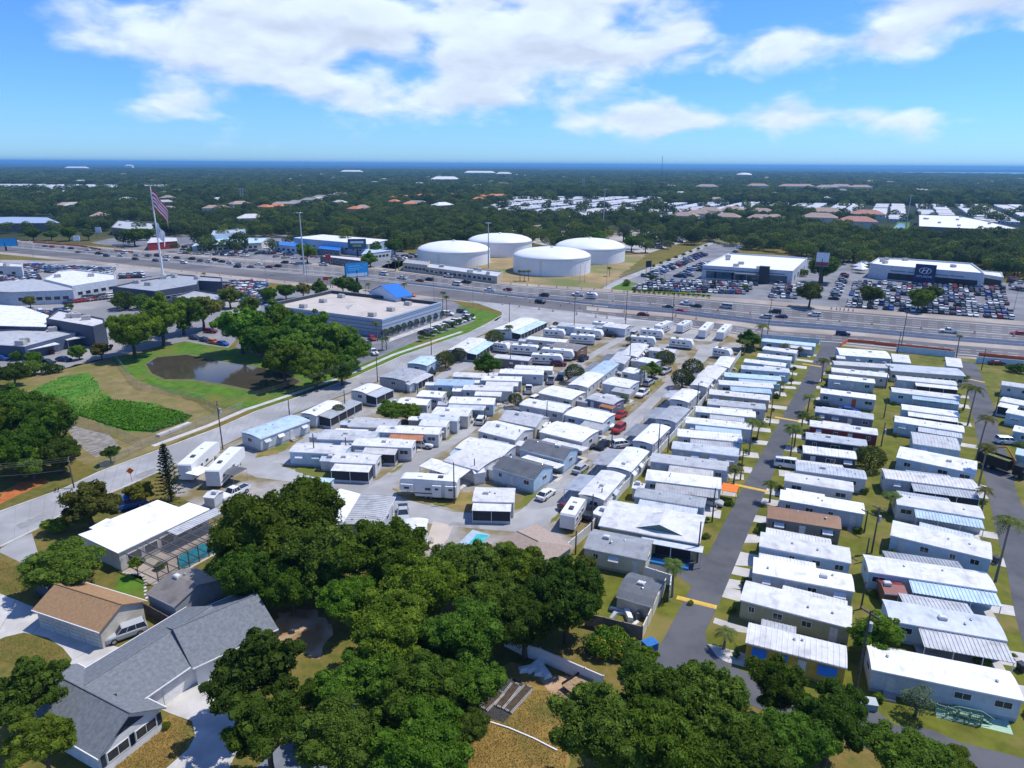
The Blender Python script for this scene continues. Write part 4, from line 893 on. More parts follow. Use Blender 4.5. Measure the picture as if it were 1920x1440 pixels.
# --- showrooms across the highway
WHT = wallm('white')
GLZ = mat('shop_glass', (.05, .09, .12), .08, .2, .5, spec=.6)
h1 = 7.0
r1, q1 = poly_building('car_showroom', 'white flat-roofed showroom with dark entrance tower', 'showroom', [(1317, 497), (1487, 508), (1514, 483), (1367, 474)], h1, wallm('pale'), mat('roof_bright', (.74, .74, .73), .7, .04, .2), .7, units=5, seed=4)
facade(r1, q1[0], q1[1], 9, 5.0, 3.6, 2.4, GLZ, 'glass_bay'); facade(r1, q1[1], q1[2], 4, 4, 2.5, 2.4, GLZ, 'glass_bay')
d = q1[1] - q1[0]; rz = math.atan2(d.y, d.x)
def on_edge(root, p, q, t, out, z):
    d = q - p; rz = math.atan2(d.y, d.x); c = p + d * t - root.location + Vector((math.sin(rz), -math.cos(rz), 0)) * out; return (c.x, c.y, z), rz
l, a = on_edge(r1, q1[0], q1[1], .70, .2, 0); MB().box(-2.4, 2.4, -2.4, 0, 0, h1 + 1.6).build('entrance_tower', mat('tower_dark', (.03, .033, .04), .4), r1, loc=l, rz=a)
l, a = on_edge(r1, q1[0], q1[1], .52, .2, 0); b = MB().box(-6, 6, -4, 0, 4.0, 4.5)
for x in (-5.7, 0, 5.7): b.box(x - .15, x + .15, -3.9, -3.6, 0, 4.0)
b.build('entrance_canopy', mat('canopy_grey', (.18, .19, .2), .5), r1, loc=l, rz=a)
l, a = on_edge(r1, q1[0], q1[1], .42, .1, 0); MB().box(-22, 22, -.08, 0, 4.9, 5.25).build('sign_band', mat('sign_band', (.05, .08, .12), .5), r1, loc=l, rz=a)
h2 = 7.6
r2, q2 = poly_building('navy_sign_showroom', 'long white showroom with big navy blue sign panel', 'showroom', [(1631, 493), (1660, 497), (1845, 512), (1842, 507), (1822, 493), (1690, 484), (1647, 483)], h2, wallm('pale'), mat('roof_bright', (.74, .74, .73), .7, .04, .2), .8, units=6, seed=9)
facade(r2, q2[1], q2[2], 9, 5.6, 3.2, 2.2, mat('shop_bay_dark', (.02, .022, .028), .3), 'shop_bay')
l, a = on_edge(r2, q2[1], q2[2], .43, .3, 0)
sg = MB().box(-4.6, 4.6, -.6, 0, 0, 9.6).build('sign_panel', mat('sign_navy', (.012, .03, .10), .4), r2, loc=l, rz=a)
SILV = mat('sign_silver', (.72, .75, .80), .4)
b = MB(); n = 40                                        # the emblem: an oval ring with a slanting H
for i in range(n):
    a0, a1 = 2 * math.pi * i / n, 2 * math.pi * (i + 1) / n
    P = lambda a_, k: (2.75 * k * math.cos(a_), -.66, 6.5 + 1.55 * k * math.sin(a_))
    b.add([P(a0, 1), P(a1, 1), P(a1, .88), P(a0, .88)], [(0, 1, 2, 3)])
for x in (-.95, .95): b.add([(x - .62, -.66, 5.45), (x - .12, -.66, 5.45), (x + .62, -.66, 7.55), (x + .12, -.66, 7.55)], [(0, 1, 2, 3)])
b.add([(-.9, -.66, 6.3), (-.2, -.66, 6.62), (.9, -.66, 6.38), (.9, -.66, 6.7), (.2, -.66, 6.42 + .5), (-.9, -.66, 6.62)], [(0, 1, 4, 5), (1, 2, 3, 4)])
b.build('emblem', SILV, sg)
def lettering(text, size, material, parent, loc, rz=0, name='lettering'):
    cu = bpy.data.curves.new('t', 'FONT'); cu.body = text; cu.size = size; cu.align_x = 'CENTER'; cu.extrude = .02; cu.resolution_u = 2
    ob = bpy.data.objects.new('t', cu); COL.objects.link(ob); bpy.context.view_layer.update()
    me = bpy.data.meshes.new_from_object(ob.evaluated_get(bpy.context.evaluated_depsgraph_get())); bpy.data.objects.remove(ob); bpy.data.curves.remove(cu)
    me.transform(Matrix.Rotation(math.pi / 2, 4, 'X')); me.materials.clear(); me.materials.append(material)
    return link(name, me, parent, loc, rz)
lettering('HYUNDAI', 1.55, SILV, sg, (0, -.66, 3.1))
for t, w_ in ((.15, 7), (.32, 6), (.6, 6), (.75, 6)):
    l, a = on_edge(r2, q2[1], q2[2], t, .09, 5.0); MB().box(-w_ / 2, w_ / 2, -.05, 0, -.3, .3).build('sign_strip', mat('strip_grey', (.22, .25, .3), .5), r2, loc=l, rz=a)
r3, q3 = poly_building('service_annex', 'low white service annex at the end of the navy sign showroom', 'building', [(1845, 514), (1882, 520), (1878, 510), (1842, 507)], 5.0, wallm('pale'), 'white', .4)
facade(r3, q3[0], q3[1], 1, 9, 3.2, 1.7, mat('shop_bay_dark'), 'service_opening')
for i, (x, y) in enumerate(((1613, 512), (1612, 506), (1619, 501))):      # party tents
    t = thing('party_tent', 'white pointed party tent at the corner of the navy sign showroom', 'tent', g(x, y), .5, 'white tents beside the showroom')
    MB().add([(-3, -3, 2.4), (3, -3, 2.4), (3, 3, 2.4), (-3, 3, 2.4), (0, 0, 4.3)], [(0, 1, 4), (1, 2, 4), (2, 3, 4), (3, 0, 4)]).build('canopy', wallm('white'), t)
    for a in (-2.9, 2.9):
        for c_ in (-2.9, 2.9): MB().cyl(a, c_, 0, 2.4, .06, n=6).build('pole', STEEL, t)

# --- plain flat-roofed and pitched neighbours: roof corners, height, wall, roof, windows, label
SKYL = mat('skylight_strip', (.75, .78, .80), .5)
def simple(px, z, wall, roof, label, n=(), par=.5, units=2, name='commercial_building', cat='building', seed=2, win=(2.4, 1.6)):
    r, q = poly_building(name, label, cat, px, z, wall, roof, par, units=units, seed=seed)
    for i, k in enumerate(n):
        if k: facade(r, q[i], q[(i + 1) % len(q)], k, win[0], win[1], z * .45)
    return r, q
simple([(755, 492), (801, 497), (806, 489), (764, 484)], 4.6, 'tan', 'grey', 'tall flat-roofed end block of the low office before the tanks', (6,), units=0)
simple([(789, 499), (932, 518), (943, 509), (800, 492)], 3.6, 'tan', 'pale', 'long low tan office with flat grey roof before the tanks', (14,), units=5, seed=6)
simple([(600, 480), (676, 489), (681, 482), (612, 477)], 4.0, 'dgrey', 'offwhite', 'small dark grey shop with pale roof beside the highway', (6,), units=0)
simple([(678, 477), (732, 470), (742, 466), (690, 464)], 4.5, 'lgrey', 'sky', 'grey storage building with pale blue metal roof', (7,), par=0, units=0)
simple([(551, 446), (690, 458), (728, 450), (605, 440)], 7.5, 'blue', 'white', 'blue warehouse with broad white metal roof behind canopies', (10, 3), par=0, units=0)
simple([(515, 459), (566, 463), (572, 457), (522, 453)], 4.5, 'sky', mat('blue_roof'), 'bright blue fuel canopy building before the warehouse', (5,), par=0, units=0)
simple([(597, 466), (636, 470), (640, 464), (602, 460)], 4, 'dgrey', mat('blue_roof'), 'small dark building with bright blue roof by the warehouse', (4,), par=0, units=0)
simple([(360, 462), (490, 455), (500, 447), (380, 447)], 4.5, 'beige', 'sky', 'long shop with pale blue metal roof across the highway', (12,), par=0, units=1)
simple([(395, 441), (456, 434), (460, 429), (400, 432)], 8, 'blue', 'pale', 'two storey blue building at the edge of dark woods', (7,), units=2)
simple([(208, 426), (280, 433), (296, 419), (222, 413)], 6, 'taupe', 'lgrey', 'taupe building with rooftop plant behind the highway trees', (7,), units=3)
simple([(276, 456), (332, 452), (330, 446), (284, 446)], 4.8, mat('red_band', (.30, .03, .03), .6), 'offwhite', 'fuel station canopy with dark red fascia band', (), par=0, units=0, cat='canopy', name='fuel_canopy')
simple([(-60, 420), (0, 419), (112, 418), (88, 408), (22, 407), (-60, 409)], 7.0, 'taupe', mat('roof_bluegrey', (.45, .52, .62), .4, .05, metal=.3), 'broad hall with pale blue metal roof among dark trees', (8,), par=0, units=0)
simple([(1723, 424), (1860, 430), (1912, 428), (1840, 412), (1797, 404), (1723, 402)], 9, 'taupe', mat('roof_bright'), 'far big-box store with white roof and brown walls', (), par=.6, units=9, seed=12)
simple([(1588, 437), (1720, 446), (1724, 443), (1592, 434)], 4, 'offwhite', 'white', 'long narrow white storage shed at the wood edge', (), par=0, units=0)
# west dealers
simple([(82, 523), (135, 536), (217, 523), (216, 514), (140, 505), (110, 508)], 6.5, 'pale', 'white', 'white service building with two-level flat roof on west car lot', (5, 5), units=2, seed=3)
simple([(-40, 545), (22, 548), (136, 544), (120, 530), (60, 524), (-40, 532)], 5.5, 'pale', 'lgrey', 'pale metal-roofed workshop with dark roller door opening', (0, 6), par=0, units=0)
simple([(-40, 497), (40, 500), (42, 494), (0, 490), (-40, 490)], 6, 'offwhite', 'white', 'white dealer hall with arched front beside west car lot', (3,), units=1)
simple([(210, 537), (290, 546), (370, 533), (372, 526), (416, 528), (416, 520), (325, 513), (300, 520), (255, 527)], 6.2, 'slate', 'grey', 'dark slate dealer building with grey roof below the flagpole', (6, 6), units=6, seed=5)
simple([(322, 557), (410, 563), (421, 552), (365, 543)], 4.6, 'slate', 'lgrey', 'lower slate wing of the dealer building with tilted parapet', (5,), units=0)
simple([(86, 597), (174, 612), (197, 605), (195, 597), (110, 580)], 7.0, 'slate', 'offwhite', 'dark slate workshop with pale flat roof and rooftop plant', (0, 0), units=4, seed=8)
simple([(-40, 610), (85, 613), (90, 592), (40, 575), (-40, 570)], 5.0, 'slate', 'white', 'broad workshop with white metal roof and skylight strips', (), par=0, units=0)
r, q = simple([(-40, 645), (46, 650), (150, 622), (105, 613), (-40, 620)], 4.2, 'navy', 'lgrey', 'low navy workshop with patched white roof by the pond lot', (), units=3, seed=15)
for (a, b_, lab) in (((48, 657), (112, 645), 'white flat carport awning over pond-side lot by a dark car'), ((125, 638), (180, 629), 'white flat entrance awning beside the slate workshop corner')):
    pts = rect4(a, b_, 7, 3.0); c = sum(pts, Vector()) / 4; c.z = 0; t = thing('carport_awning', lab, 'carport', c)
    MB().prism([(p.x - c.x, p.y - c.y) for p in pts], 2.9, 3.05).build('roof', roofm('white'), t)
    for p in pts: MB().cyl(0, 0, 0, 2.9, .08, n=6).build('post', STEEL, t, loc=((p.x - c.x) * .94, (p.y - c.y) * .94, 0))

# --- park landmarks
# long U-shaped beige building at the highway end of the second lane
ur = thing('courtyard_building', 'long beige building with two white-roofed wings around a lawn', 'building', g(1740, 705), 0)
def sub_block(root, A, B, w, z, wall, roof, n=0, style='shed', rise=.5):
    pa, pb = g(*A, z), g(*B, z); d = pb - pa; L = d.length; rz = math.atan2(d.y, d.x); nrm = Vector((-math.sin(rz), math.cos(rz), 0)); c = (pa + pb) / 2 + nrm * w / 2 - root.location; c.z = 0
    MB().box(-L / 2, L / 2, -w / 2, w / 2, 0, z - .004).build('wall', wallm(wall), root, loc=c, rz=rz)
    link('roof', roof_mesh(L, w, z, style, rise, .3, False, [roofm(roof), FRAME]), root, c, rz)
    for i in range(n):
        x = -L / 2 + L * (i + .5) / n; q = c + Vector((math.cos(rz), math.sin(rz), 0)) * x - nrm * (w / 2 + .012); window(root, q.x, q.y, 1.5, rz, 1.3, 1.1, False)
    return c, rz, L
sub_block(ur, (1672, 695), (1808, 705), 7, 3.0, 'beige', 'pale', 11, 'bow', .3)
sub_block(ur, (1676, 678), (1706, 681), 7, 3.0, 'pale', 'white'); sub_block(ur, (1777, 686), (1803, 689), 8, 3.0, 'pale', 'white')
# big yellow-green hall at the white wall end
hr_ = thing('club_hall', 'broad pale olive home with white roof and triangular green gable', 'house', g(1215, 1035), 0)
c, rz, Lh = sub_block(hr_, (1126, 985), (1309, 1018), 8.5, 3.1, 'olive', 'white', 5, 'bow', .55)
ux, uy = Vector((math.cos(rz), math.sin(rz), 0)), Vector((-math.sin(rz), math.cos(rz), 0))
p = c + ux * Lh * .10 - uy * 3.4
MB().add([(-3.2, 0, 0), (3.2, 0, 0), (0, 0, 1.05), (-.0, 4.4, 1.0), (-3.4, 4.2, .1), (3.4, 4.2, .1)], [(0, 1, 2)]).add([(-3.5, -.15, -.02), (0, -.15, 1.12), (0, 4.4, 1.05), (-3.5, 4.2, .0)], [(0, 1, 2, 3)], 1).add([(3.5, -.15, -.02), (0, -.15, 1.12), (0, 4.4, 1.05), (3.5, 4.2, .0)], [(3, 2, 1, 0)], 1).build('green_gable', [mat('gable_green', (.10, .20, .17), .7), roofm('white')], hr_, loc=(p.x, p.y, 3.45), rz=rz)
for x, w_ in ((-.27, 2.3), (-.1, 2.3)):
    q = c + ux * Lh * x - uy * 4.27; window_awning(hr_, q.x, q.y, 2.3, rz, w_, roofm('white'))
q = c + ux * Lh * .26 - uy * 4.27; MB().box(-2.6, 2.6, -.06, 0, 0, 2.5).build('dark_porch', SCREEN, hr_, loc=(q.x, q.y, .1), rz=rz)
q = c + ux * Lh * .25 - uy * 4.25; b = MB(); b.box(-4.5, 4.5, -1.9, 0, 2.62, 2.70)
for x in (-4.3, 0, 4.3): b.box(x - .06, x + .06, -1.8, -1.68, 0, 2.62)
b.build('porch_roof', roofm('pale'), hr_, loc=(q.x, q.y, 0), rz=rz)
for x, lab in ((.14, 'blue pool lounger on the dark pad before the club hall'), (.36, 'blue paddling pool beside the utility pole by the club hall')):
    q = c + ux * Lh * x - uy * 6.6 + hr_.location; tag(MB().box(-1.2, 1.2, -.6, .6, .03, .35).box(-1.05, 1.05, -.45, .45, .35, .4).build('paddling_pool', mat('pool_blue', (.05, .28, .6), .4), None, loc=(q.x, q.y, 0), rz=rz), lab, 'pool')
home((1096, 1027), (1211, 1050), 5.6, wall='cream', roof='grey', style='gable', rise=.7, label='cream house with long grey roof behind the white fence corner', cat='house', name='cottage')
home((1157, 1119), (1222, 1138), 6.2, wall='beige', roof='dgrey', rise=.9, label='dark curved-roof shed inside the fenced junk yard', cat='shed', name='yard_shed', zw=2.0, wins=False)
# clubhouse with brown hip roof, hidden partly by oaks
cp_ = [g(880, 1040, 3), g(990, 1085, 3), g(1075, 1024, 3), g(1006, 982, 3)]; c = sum(cp_, Vector()) / 4; c.z = 0
ch = thing('clubhouse', 'tan house with pinkish brown shingle hip roof beside the pool', 'house', c)
pl = [Vector((p.x - c.x, p.y - c.y, 0)) for p in cp_]
MB().prism([(p.x * .94, p.y * .94) for p in pl], 0, 3.0).build('wall', wallm('tan'), ch)
SHB = mat('shingle_brown', (.36, .28, .23), .9, .14, 3, bump=.3, waves=12)
ra = (pl[0] + pl[3]) / 2 * .45; rb = (pl[1] + pl[2]) / 2 * .45
MB().add([(p.x, p.y, 3.0) for p in pl] + [(ra.x, ra.y, 5.2), (rb.x, rb.y, 5.2)], [(0, 1, 5, 4), (1, 2, 5), (2, 3, 4, 5), (3, 0, 4), (3, 2, 1, 0)]).build('roof', SHB, ch)
MB().tube([(ra.x, ra.y, 5.22), (rb.x, rb.y, 5.22)], .09, 5).build('ridge_cap', SHB, ch)
tag(sheet('court', [(838, 1040), (886, 993), (920, 1003), (872, 1042)], .02, mat('court_blue', (.36, .46, .55), .8), kind=None), 'pale blue shuffleboard court slab beside the clubhouse', 'court')
tag(sheet('swimming_pool', [(862, 1038), (895, 1001), (917, 1004), (884, 1040)], .03, mat('pool_teal', (.06, .42, .42), .12, .25, 1.2), kind=None), 'teal swimming pool on pale blue deck beside the clubhouse', 'pool')

# --- houses in the lower left
SHG = mat('shingle_grey', (.17, .185, .20), .9, .18, 2.6, bump=.3, waves=14); SHO = mat('shingle_orange', (.33, .20, .10), .9, .2, 2.4, bump=.3, waves=14, streak=(1, 3, 1))
def gable_end_block(root, p, q, depth, z, rise, wm, rm, over=.35):   # p, q = ends of the gable wall (eave height), ridge runs back from it
    d = q - p; w = d.length; rz = math.atan2(d.y, d.x); o = p - root.location; b = MB()
    b.box(0, w, 0, depth, 0, z - .05); b.add([(0, .003, z - .05), (w, .003, z - .05), (w / 2, .003, z + rise)], [(0, 1, 2)]); b.add([(0, depth - .003, z - .05), (w / 2, depth - .003, z + rise), (w, depth - .003, z - .05)], [(0, 1, 2)])
    wl = b.build('wall', wm, root, loc=(o.x, o.y, 0), rz=rz); b = MB(); th = .14; k = rise / (w / 2)
    pr = [(-over, z - k * over), (w / 2, z + rise), (w + over, z - k * over)]; ring = [(x, zz + th) for x, zz in pr][::-1] + pr
    b.loft([[(x, y, zz) for x, zz in ring] for y in (-over, depth + over)])
    rf = b.build('roof', rm, root, loc=(o.x, o.y, 0), rz=rz)
    MB().tube([(w / 2, -over, z + rise + th + .02), (w / 2, depth + over, z + rise + th + .02)], .08, 5).build('ridge_cap', rm, rf)
    b = MB()
    for s in (0, 1):
        x0 = -over if s == 0 else w + over; b.box(min(x0, x0 + (.1 if s else -.1)), max(x0, x0 + (.1 if s else -.1)), -over, depth + over, z - k * over + .0, z - k * over + .15)
    b.build('gutter', FRAME, rf)
    return wl, rz, w
pg, qg = g(187, 1181, 2.7), g(267, 1128, 2.7); dg = (qg - pg); dep = (g(87, 1131, 2.7) - pg).length
gar = thing('garage_block', 'beige four-door garage with orange brown shingle roof', 'garage', (pg + qg) / 2 * 1.0 - Vector((0, 0, 2.7)))
wl, rz, wg = gable_end_block(gar, pg, qg, dep, 2.7, 1.5, wallm('beige'), SHO)
for i in range(4):
    o = MB().box(-1.15, 1.15, -.05, 0, 0, 2.05).build('garage_door', mat('garage_door', (.55, .53, .48), .6), wl, loc=(-.004, dep * (.13 + .245 * i), 0), rz=-math.pi / 2)
    for k in range(3): MB().box(-1.1, 1.1, -.065, -.045, .5 + k * .5, .53 + k * .5).build('panel_joint', mat('joint'), o)
# the long grey house
gw0, gw1 = g(187, 1410, 2.8), g(297, 1327, 2.8)
gh = thing('grey_house', 'L-shaped white house with grey shingle roof and navy shutters', 'house', (gw0 + gw1) / 2 - Vector((0, 0, 2.8)))
WH = wallm('white'); u = (gw1 - gw0).normalized(); v = Vector((-u.y, u.x, 0))
wl, rz, w1 = gable_end_block(gh, gw0, gw1, 13.5, 2.8, 2.0, WH, SHG, .5)
for x in (.2, .68):
    o = window(wl, w1 * x + .4, -.002, 1.55, 0, 2.3, 1.2, True)
    for s in (-1, 1): MB().box(-.24, .24, -.06, 0, -.65, .65).build('shutter', mat('shutter_navy', (.02, .035, .06), .6), wl, loc=(w1 * x + .4 + s * 1.5, -.003, 1.55))
MB().add([(-1.6, -.02, 0), (1.6, -.02, 0), (0, -.02, 1.15)], [(0, 1, 2)]).build('gable_vent', mat('shutter_navy'), wl, loc=(w1 / 2, 0, 3.1))
e1, e2 = g(268, 1305, 2.8), g(402, 1213, 2.8); d = e2 - e1; Lm = d.length; um = d.normalized(); vm = Vector((-um.y, um.x, 0)); wm_ = abs((g(225, 1218, 2.8) - e1).dot(vm))
# main wing: its gable wall faces back towards the first wing
pm = e1 - um * 3 + vm * wm_; qm = e1 - um * 3
wl2, rz2, w2 = gable_end_block(gh, qm + um * (Lm + 6), pm + um * (Lm + 6), Lm + 6, 2.8, 1.7, WH, SHG, .45)
for t in (.3, .55): MB().box(-1.6, 1.6, -.05, 0, 0, 2.1).build('garage_door', mat('garage_white', (.70, .70, .69), .6), wl2, loc=(-.003, (Lm + 6) * t, .02), rz=-math.pi / 2)
b0, b1 = g(408, 1226, 2.8), g(512, 1178, 2.8); db = (b1 - b0); ub = db.normalized(); vb = Vector((-ub.y, ub.x, 0))
wl3, rz3, w3 = gable_end_block(gh, b1, b1 + vb * 9.5, db.length + 2.5, 2.8, 2.1, WH, SHG, .45)
for x, y in ((160, 1320), (170, 1325)):
    p = g(x, y, 4.2) - gh.location; link('roof_vent', cached('vent', UNIT['vent']), gh, (p.x, p.y, 4.0))
for (x, y, a) in ((204, 1310, .6), (405, 1177, 1.2)):
    p = g(x, y, 3.9) - gh.location; MB().box(-.75, .75, -.3, .3, 0, .25).build('skylight', mat('skylight_dark', (.03, .035, .04), .2), gh, loc=(p.x, p.y, 3.75), rz=a)
# white flat-roofed house with screened pool
wr, wq = poly_building('pool_house', 'white flat-roofed house with screened pool terrace', 'house', [(222, 1036), (389, 956), (354, 945), (335, 954), (295, 940), (207, 976), (200, 975), (172, 990), (181, 993), (152, 1003)], 3.0, 'offwhite', mat('roof_coat', (.86, .86, .86), .75, .04, .3, col3=(.62, .61, .6), scale3=.35, amt3=.15))
facade(wr, wq[0], wq[1], 5, 2.2, 1.5, 1.4)
ca, cb = wq[0], wq[1]; d = cb - ca; Lc = d.length; rz = math.atan2(d.y, d.x); uc = d.normalized(); vc = Vector((-uc.y, uc.x, 0))
cd = 7.6; cage = thing('pool_cage', 'dark framed screen enclosure over the pool', 'screen enclosure', Vector((ca.x, ca.y, 0)), rz)
BRZ = mat('bronze_frame', (.10, .09, .085), .5); MESHM = mat('insect_screen', (.10, .105, .11), .9, .1, transp=.72)
x0, x1, zc_ = .6, Lc + .6, 2.75
nb = 9
for i in range(nb + 1):
    x = x0 + (x1 - x0) * i / nb; b = MB(); b.box(x - .06, x + .06, -cd, -.3, zc_ - .1, zc_); b.box(x - .06, x + .06, -cd, -cd + .12, 0, zc_ - .1); b.build('rafter', BRZ, cage)
    if i < nb:
        MB().add([(x + .06, -cd, zc_ - .05), (x + (x1 - x0) / nb - .06, -cd, zc_ - .05), (x + (x1 - x0) / nb - .06, -.3, zc_ - .05), (x + .06, -.3, zc_ - .05)], [(0, 1, 2, 3)]).build('screen', MESHM, cage)
        MB().add([(x + .06, -cd + .06, .1), (x + (x1 - x0) / nb - .06, -cd + .06, .1), (x + (x1 - x0) / nb - .06, -cd + .06, zc_ - .1), (x + .06, -cd + .06, zc_ - .1)], [(0, 1, 2, 3)]).build('screen', MESHM, cage)
b = MB(); b.box(x0, x1, -cd - .005, -cd + .115, zc_ - .1, zc_ + .02); b.box(x0, x1, -cd * .5, -cd * .5 + .1, zc_ - .08, zc_ + .02); b.box(x0, x1, -cd - .002, -cd + .08, .9, 1.0); b.build('beam', BRZ, cage)
b = MB(); b.box(Lc * .5, Lc + 1.2, -2.6, -.3, zc_ + .05, zc_ + .12)
x = Lc * .5 + .2
while x < Lc + 1.1: b.box(x - .04, x + .04, -2.6, -.3, zc_ + .12, zc_ + .17); x += .45
b.build('patio_roof', roofm('lgrey'), cage)
def cl(x, y): p = Vector((ca.x, ca.y, 0)) + uc * x + vc * y; return (p.x, p.y)
sheet('pool_deck', [cl(0, -cd - .3), cl(Lc + 1, -cd - .3), cl(Lc + 1, -.2), cl(0, -.2)], .012, mat('deck_tan', (.48, .40, .32), .9, .1), world=True)
pool_px = [cl(Lc * .32, -cd + .5), cl(Lc * .80, -cd + .5), cl(Lc * .86, -cd + 2.2), cl(Lc * .72, -cd + 4.0), cl(Lc * .45, -cd + 4.0), cl(Lc * .34, -cd + 2.4)]
tag(sheet('swimming_pool', pool_px, .03, mat('pool_deep', (.02, .26, .33), .1, .2, .8), world=True, kind=None), 'deep teal swimming pool under the dark screen enclosure', 'pool')
# sheds
home((277, 1112), (328, 1137), 6.8, wall='grey', roof='taupe', style='gable', rise=1.1, label='grey shed with weathered brown roof beside the garden path', cat='shed', name='garden_shed', wins=False, zw=2.6)
home((60, 1086), (90, 1100), 3.2, wall='slate', roof='lgrey', style='gable', rise=.4, label='small dark metal shed beside the dry lawn driveway', cat='shed', name='metal_shed', wins=False, zw=2.2)
home((382, 932), (401, 934), 2.6, wall='pale', roof='white', style='gable', rise=.3, label='small white garden shed near the two parked trailers', cat='shed', name='small_shed', wins=False, zw=2.1)
home((890, 888), (909, 885), 2.6, wall='white', roof='white', style='gable', rise=.5, label='white tall shed beside the grey-roofed home', cat='shed', name='small_shed', wins=False, zw=2.4)
home((1112, 962), (1128, 968), 3.0, wall='pale', roof='white', style='gable', rise=.4, label='pale grey shed tucked against the white wall by the trailer', cat='shed', name='small_shed', wins=False, zw=2.3)
home((1186, 915), (1206, 918), 2.4, wall='white', roof='white', style='gable', rise=.4, label='small white shed between white wall and long carport home', cat='shed', name='small_shed', wins=False, zw=2.2)
home((772, 1440), (815, 1428), 3.0, wall='lgrey', roof='lgrey', style='gable', rise=.4, label='small grey shed under oaks beside the bleached yard', cat='shed', name='small_shed', wins=False, zw=2.2)
home((755, 716), (768, 722), 2.6, wall='white', roof='white', style='gable', rise=.4, label='little white shed on the lawn beside the west street home', cat='shed', name='small_shed', wins=False, zw=2.2)
home((1660, 1112), (1700, 1116), 3.0, wall='brown', roof='red', style='gable', rise=.4, label='small shed with dark red roof behind the long carport home', cat='shed', name='small_shed', wins=False, zw=2.1)
# orange awning by the dark lane
p = rect4((1350, 918), (1381, 924), 3.2, 2.3); c = sum(p, Vector()) / 4; c.z = 0
t = thing('orange_awning', 'bright orange canopy standing beside the dark lane speed bump', 'canopy', c)
MB().prism([(a.x - c.x, a.y - c.y) for a in p], 2.22, 2.3).build('cloth', mat('orange_cloth', (.75, .18, .02), .7), t)
for a in p: MB().cyl((a.x - c.x) * .94, (a.y - c.y) * .94, 0, 2.22, .04, n=6).build('post', STEEL, t)

# ================================================================== VEHICLES
PAINTM = mat('car_paint', (1, 1, 1), .25, .0, spec=.5, objcol=True); TYRE = mat('tyre', (.02, .02, .02), .8); LAMP = mat('headlamp', (.6, .62, .65), .15); TAIL = mat('taillamp', (.35, .02, .02), .3)
RIM = mat('wheel_rim', (.35, .36, .38), .35, metal=.7)
def car_parts(kind):
    P, G, Wh, Ls = MB(), MB(), [], []
    if kind == 'sedan': st = [(-2.3, .70, .36, .80), (-2.18, .84, .28, .92), (-1.3, .90, .24, .95), (.9, .90, .24, .95), (1.9, .86, .26, .82), (2.28, .78, .30, .68), (2.36, .64, .36, .60)]; cab = (-1.9, 1.0, -1.15, .3, .92, 1.42); wb = 1.4; r = .33
    elif kind == 'suv': st = [(-2.35, .74, .42, .95), (-2.28, .88, .34, 1.06), (-1.3, .95, .3, 1.08), (1.0, .95, .3, 1.08), (1.95, .92, .32, 1.0), (2.3, .84, .36, .86), (2.4, .7, .42, .74)]; cab = (-2.25, 1.15, -2.02, .45, 1.06, 1.72); wb = 1.42; r = .38
    elif kind == 'pickup': st = [(-2.85, .90, .5, 1.02), (-2.8, .96, .42, 1.06), (-1.4, .98, .38, 1.06), (1.1, .98, .38, 1.10), (2.3, .95, .40, 1.06), (2.75, .9, .44, .95), (2.85, .78, .5, .8)]; cab = (-.75, 1.25, -.5, .65, 1.08, 1.82); wb = 1.85; r = .42
    else: st = [(-2.7, .86, .42, 1.2), (-2.65, .96, .36, 1.25), (-1.3, .98, .34, 1.25), (1.4, .98, .34, 1.25), (2.2, .94, .36, 1.1), (2.5, .86, .4, .95), (2.6, .72, .46, .8)]; cab = (-2.62, 1.9, -2.5, 1.25, 1.22, 2.05); wb = 1.6; r = .38
    rings = [[(x, -w * .93, zb), (x, w * .93, zb), (x, w, zb + .18), (x, w, zt - .14), (x, w * .90, zt), (x, -w * .90, zt), (x, -w, zt - .14), (x, -w, zb + .18)] for x, w, zb, zt in st]
    P.loft([r_ for r_ in rings])
    x0, x1, t0, t1, z0, z1 = cab; wb0 = st[3][1] * .91; wt = wb0 * .78
    G.loft([[(x0, -wb0, z0), (x1, -wb0, z0), (x1, wb0, z0), (x0, wb0, z0)], [(t0, -wt, z1 - .05), (t1, -wt, z1 - .05), (t1, wt, z1 - .05), (t0, wt, z1 - .05)]])
    P.loft([[(t0 - .03, -wt - .02, z1 - .06), (t1 + .03, -wt - .02, z1 - .06), (t1 + .03, wt + .02, z1 - .06), (t0 - .03, wt + .02, z1 - .06)], [(t0 + .08, -wt + .1, z1), (t1 - .1, -wt + .1, z1), (t1 - .1, wt - .1, z1), (t0 + .08, wt - .1, z1)]])
    for f in ((0, 0), (.36, .4), (.68, .7), (1, 1)):
        for s in (-1, 1):
            a = (x0 + (x1 - x0) * f[0], s * (wb0 + .012), z0); c_ = (t0 + (t1 - t0) * f[1], s * (wt + .012), z1 - .03); P.tube([a, c_], .045, 4)
    if kind == 'van': P.box(-2.5, -1.4, -wt - .06, wt + .06, 1.28, 1.9)
    if kind == 'pickup':
        G.box(-2.7, -.85, -.78, .78, 1.062, 1.075); P.box(-2.82, -.8, -.95, -.84, 1.0, 1.18); P.box(-2.82, -.8, .84, .95, 1.0, 1.18); P.box(-2.86, -2.76, -.9, .9, 1.0, 1.18)
    for sx in (-1, 1):
        for sy in (-1, 1): Wh.append((sx * wb + (.05 if kind != 'pickup' else 0), sy * (st[3][1] - .08), r))
    xf = st[-2][0] - .02; xr = st[0][0] + .02; zf = st[-2][3] - .14; zr = st[0][3] - .16
    for s in (-1, 1): Ls.append((xf, s * .58, zf, 1)); Ls.append((xr, s * .58, zr, 0))
    return P, G, Wh, Ls
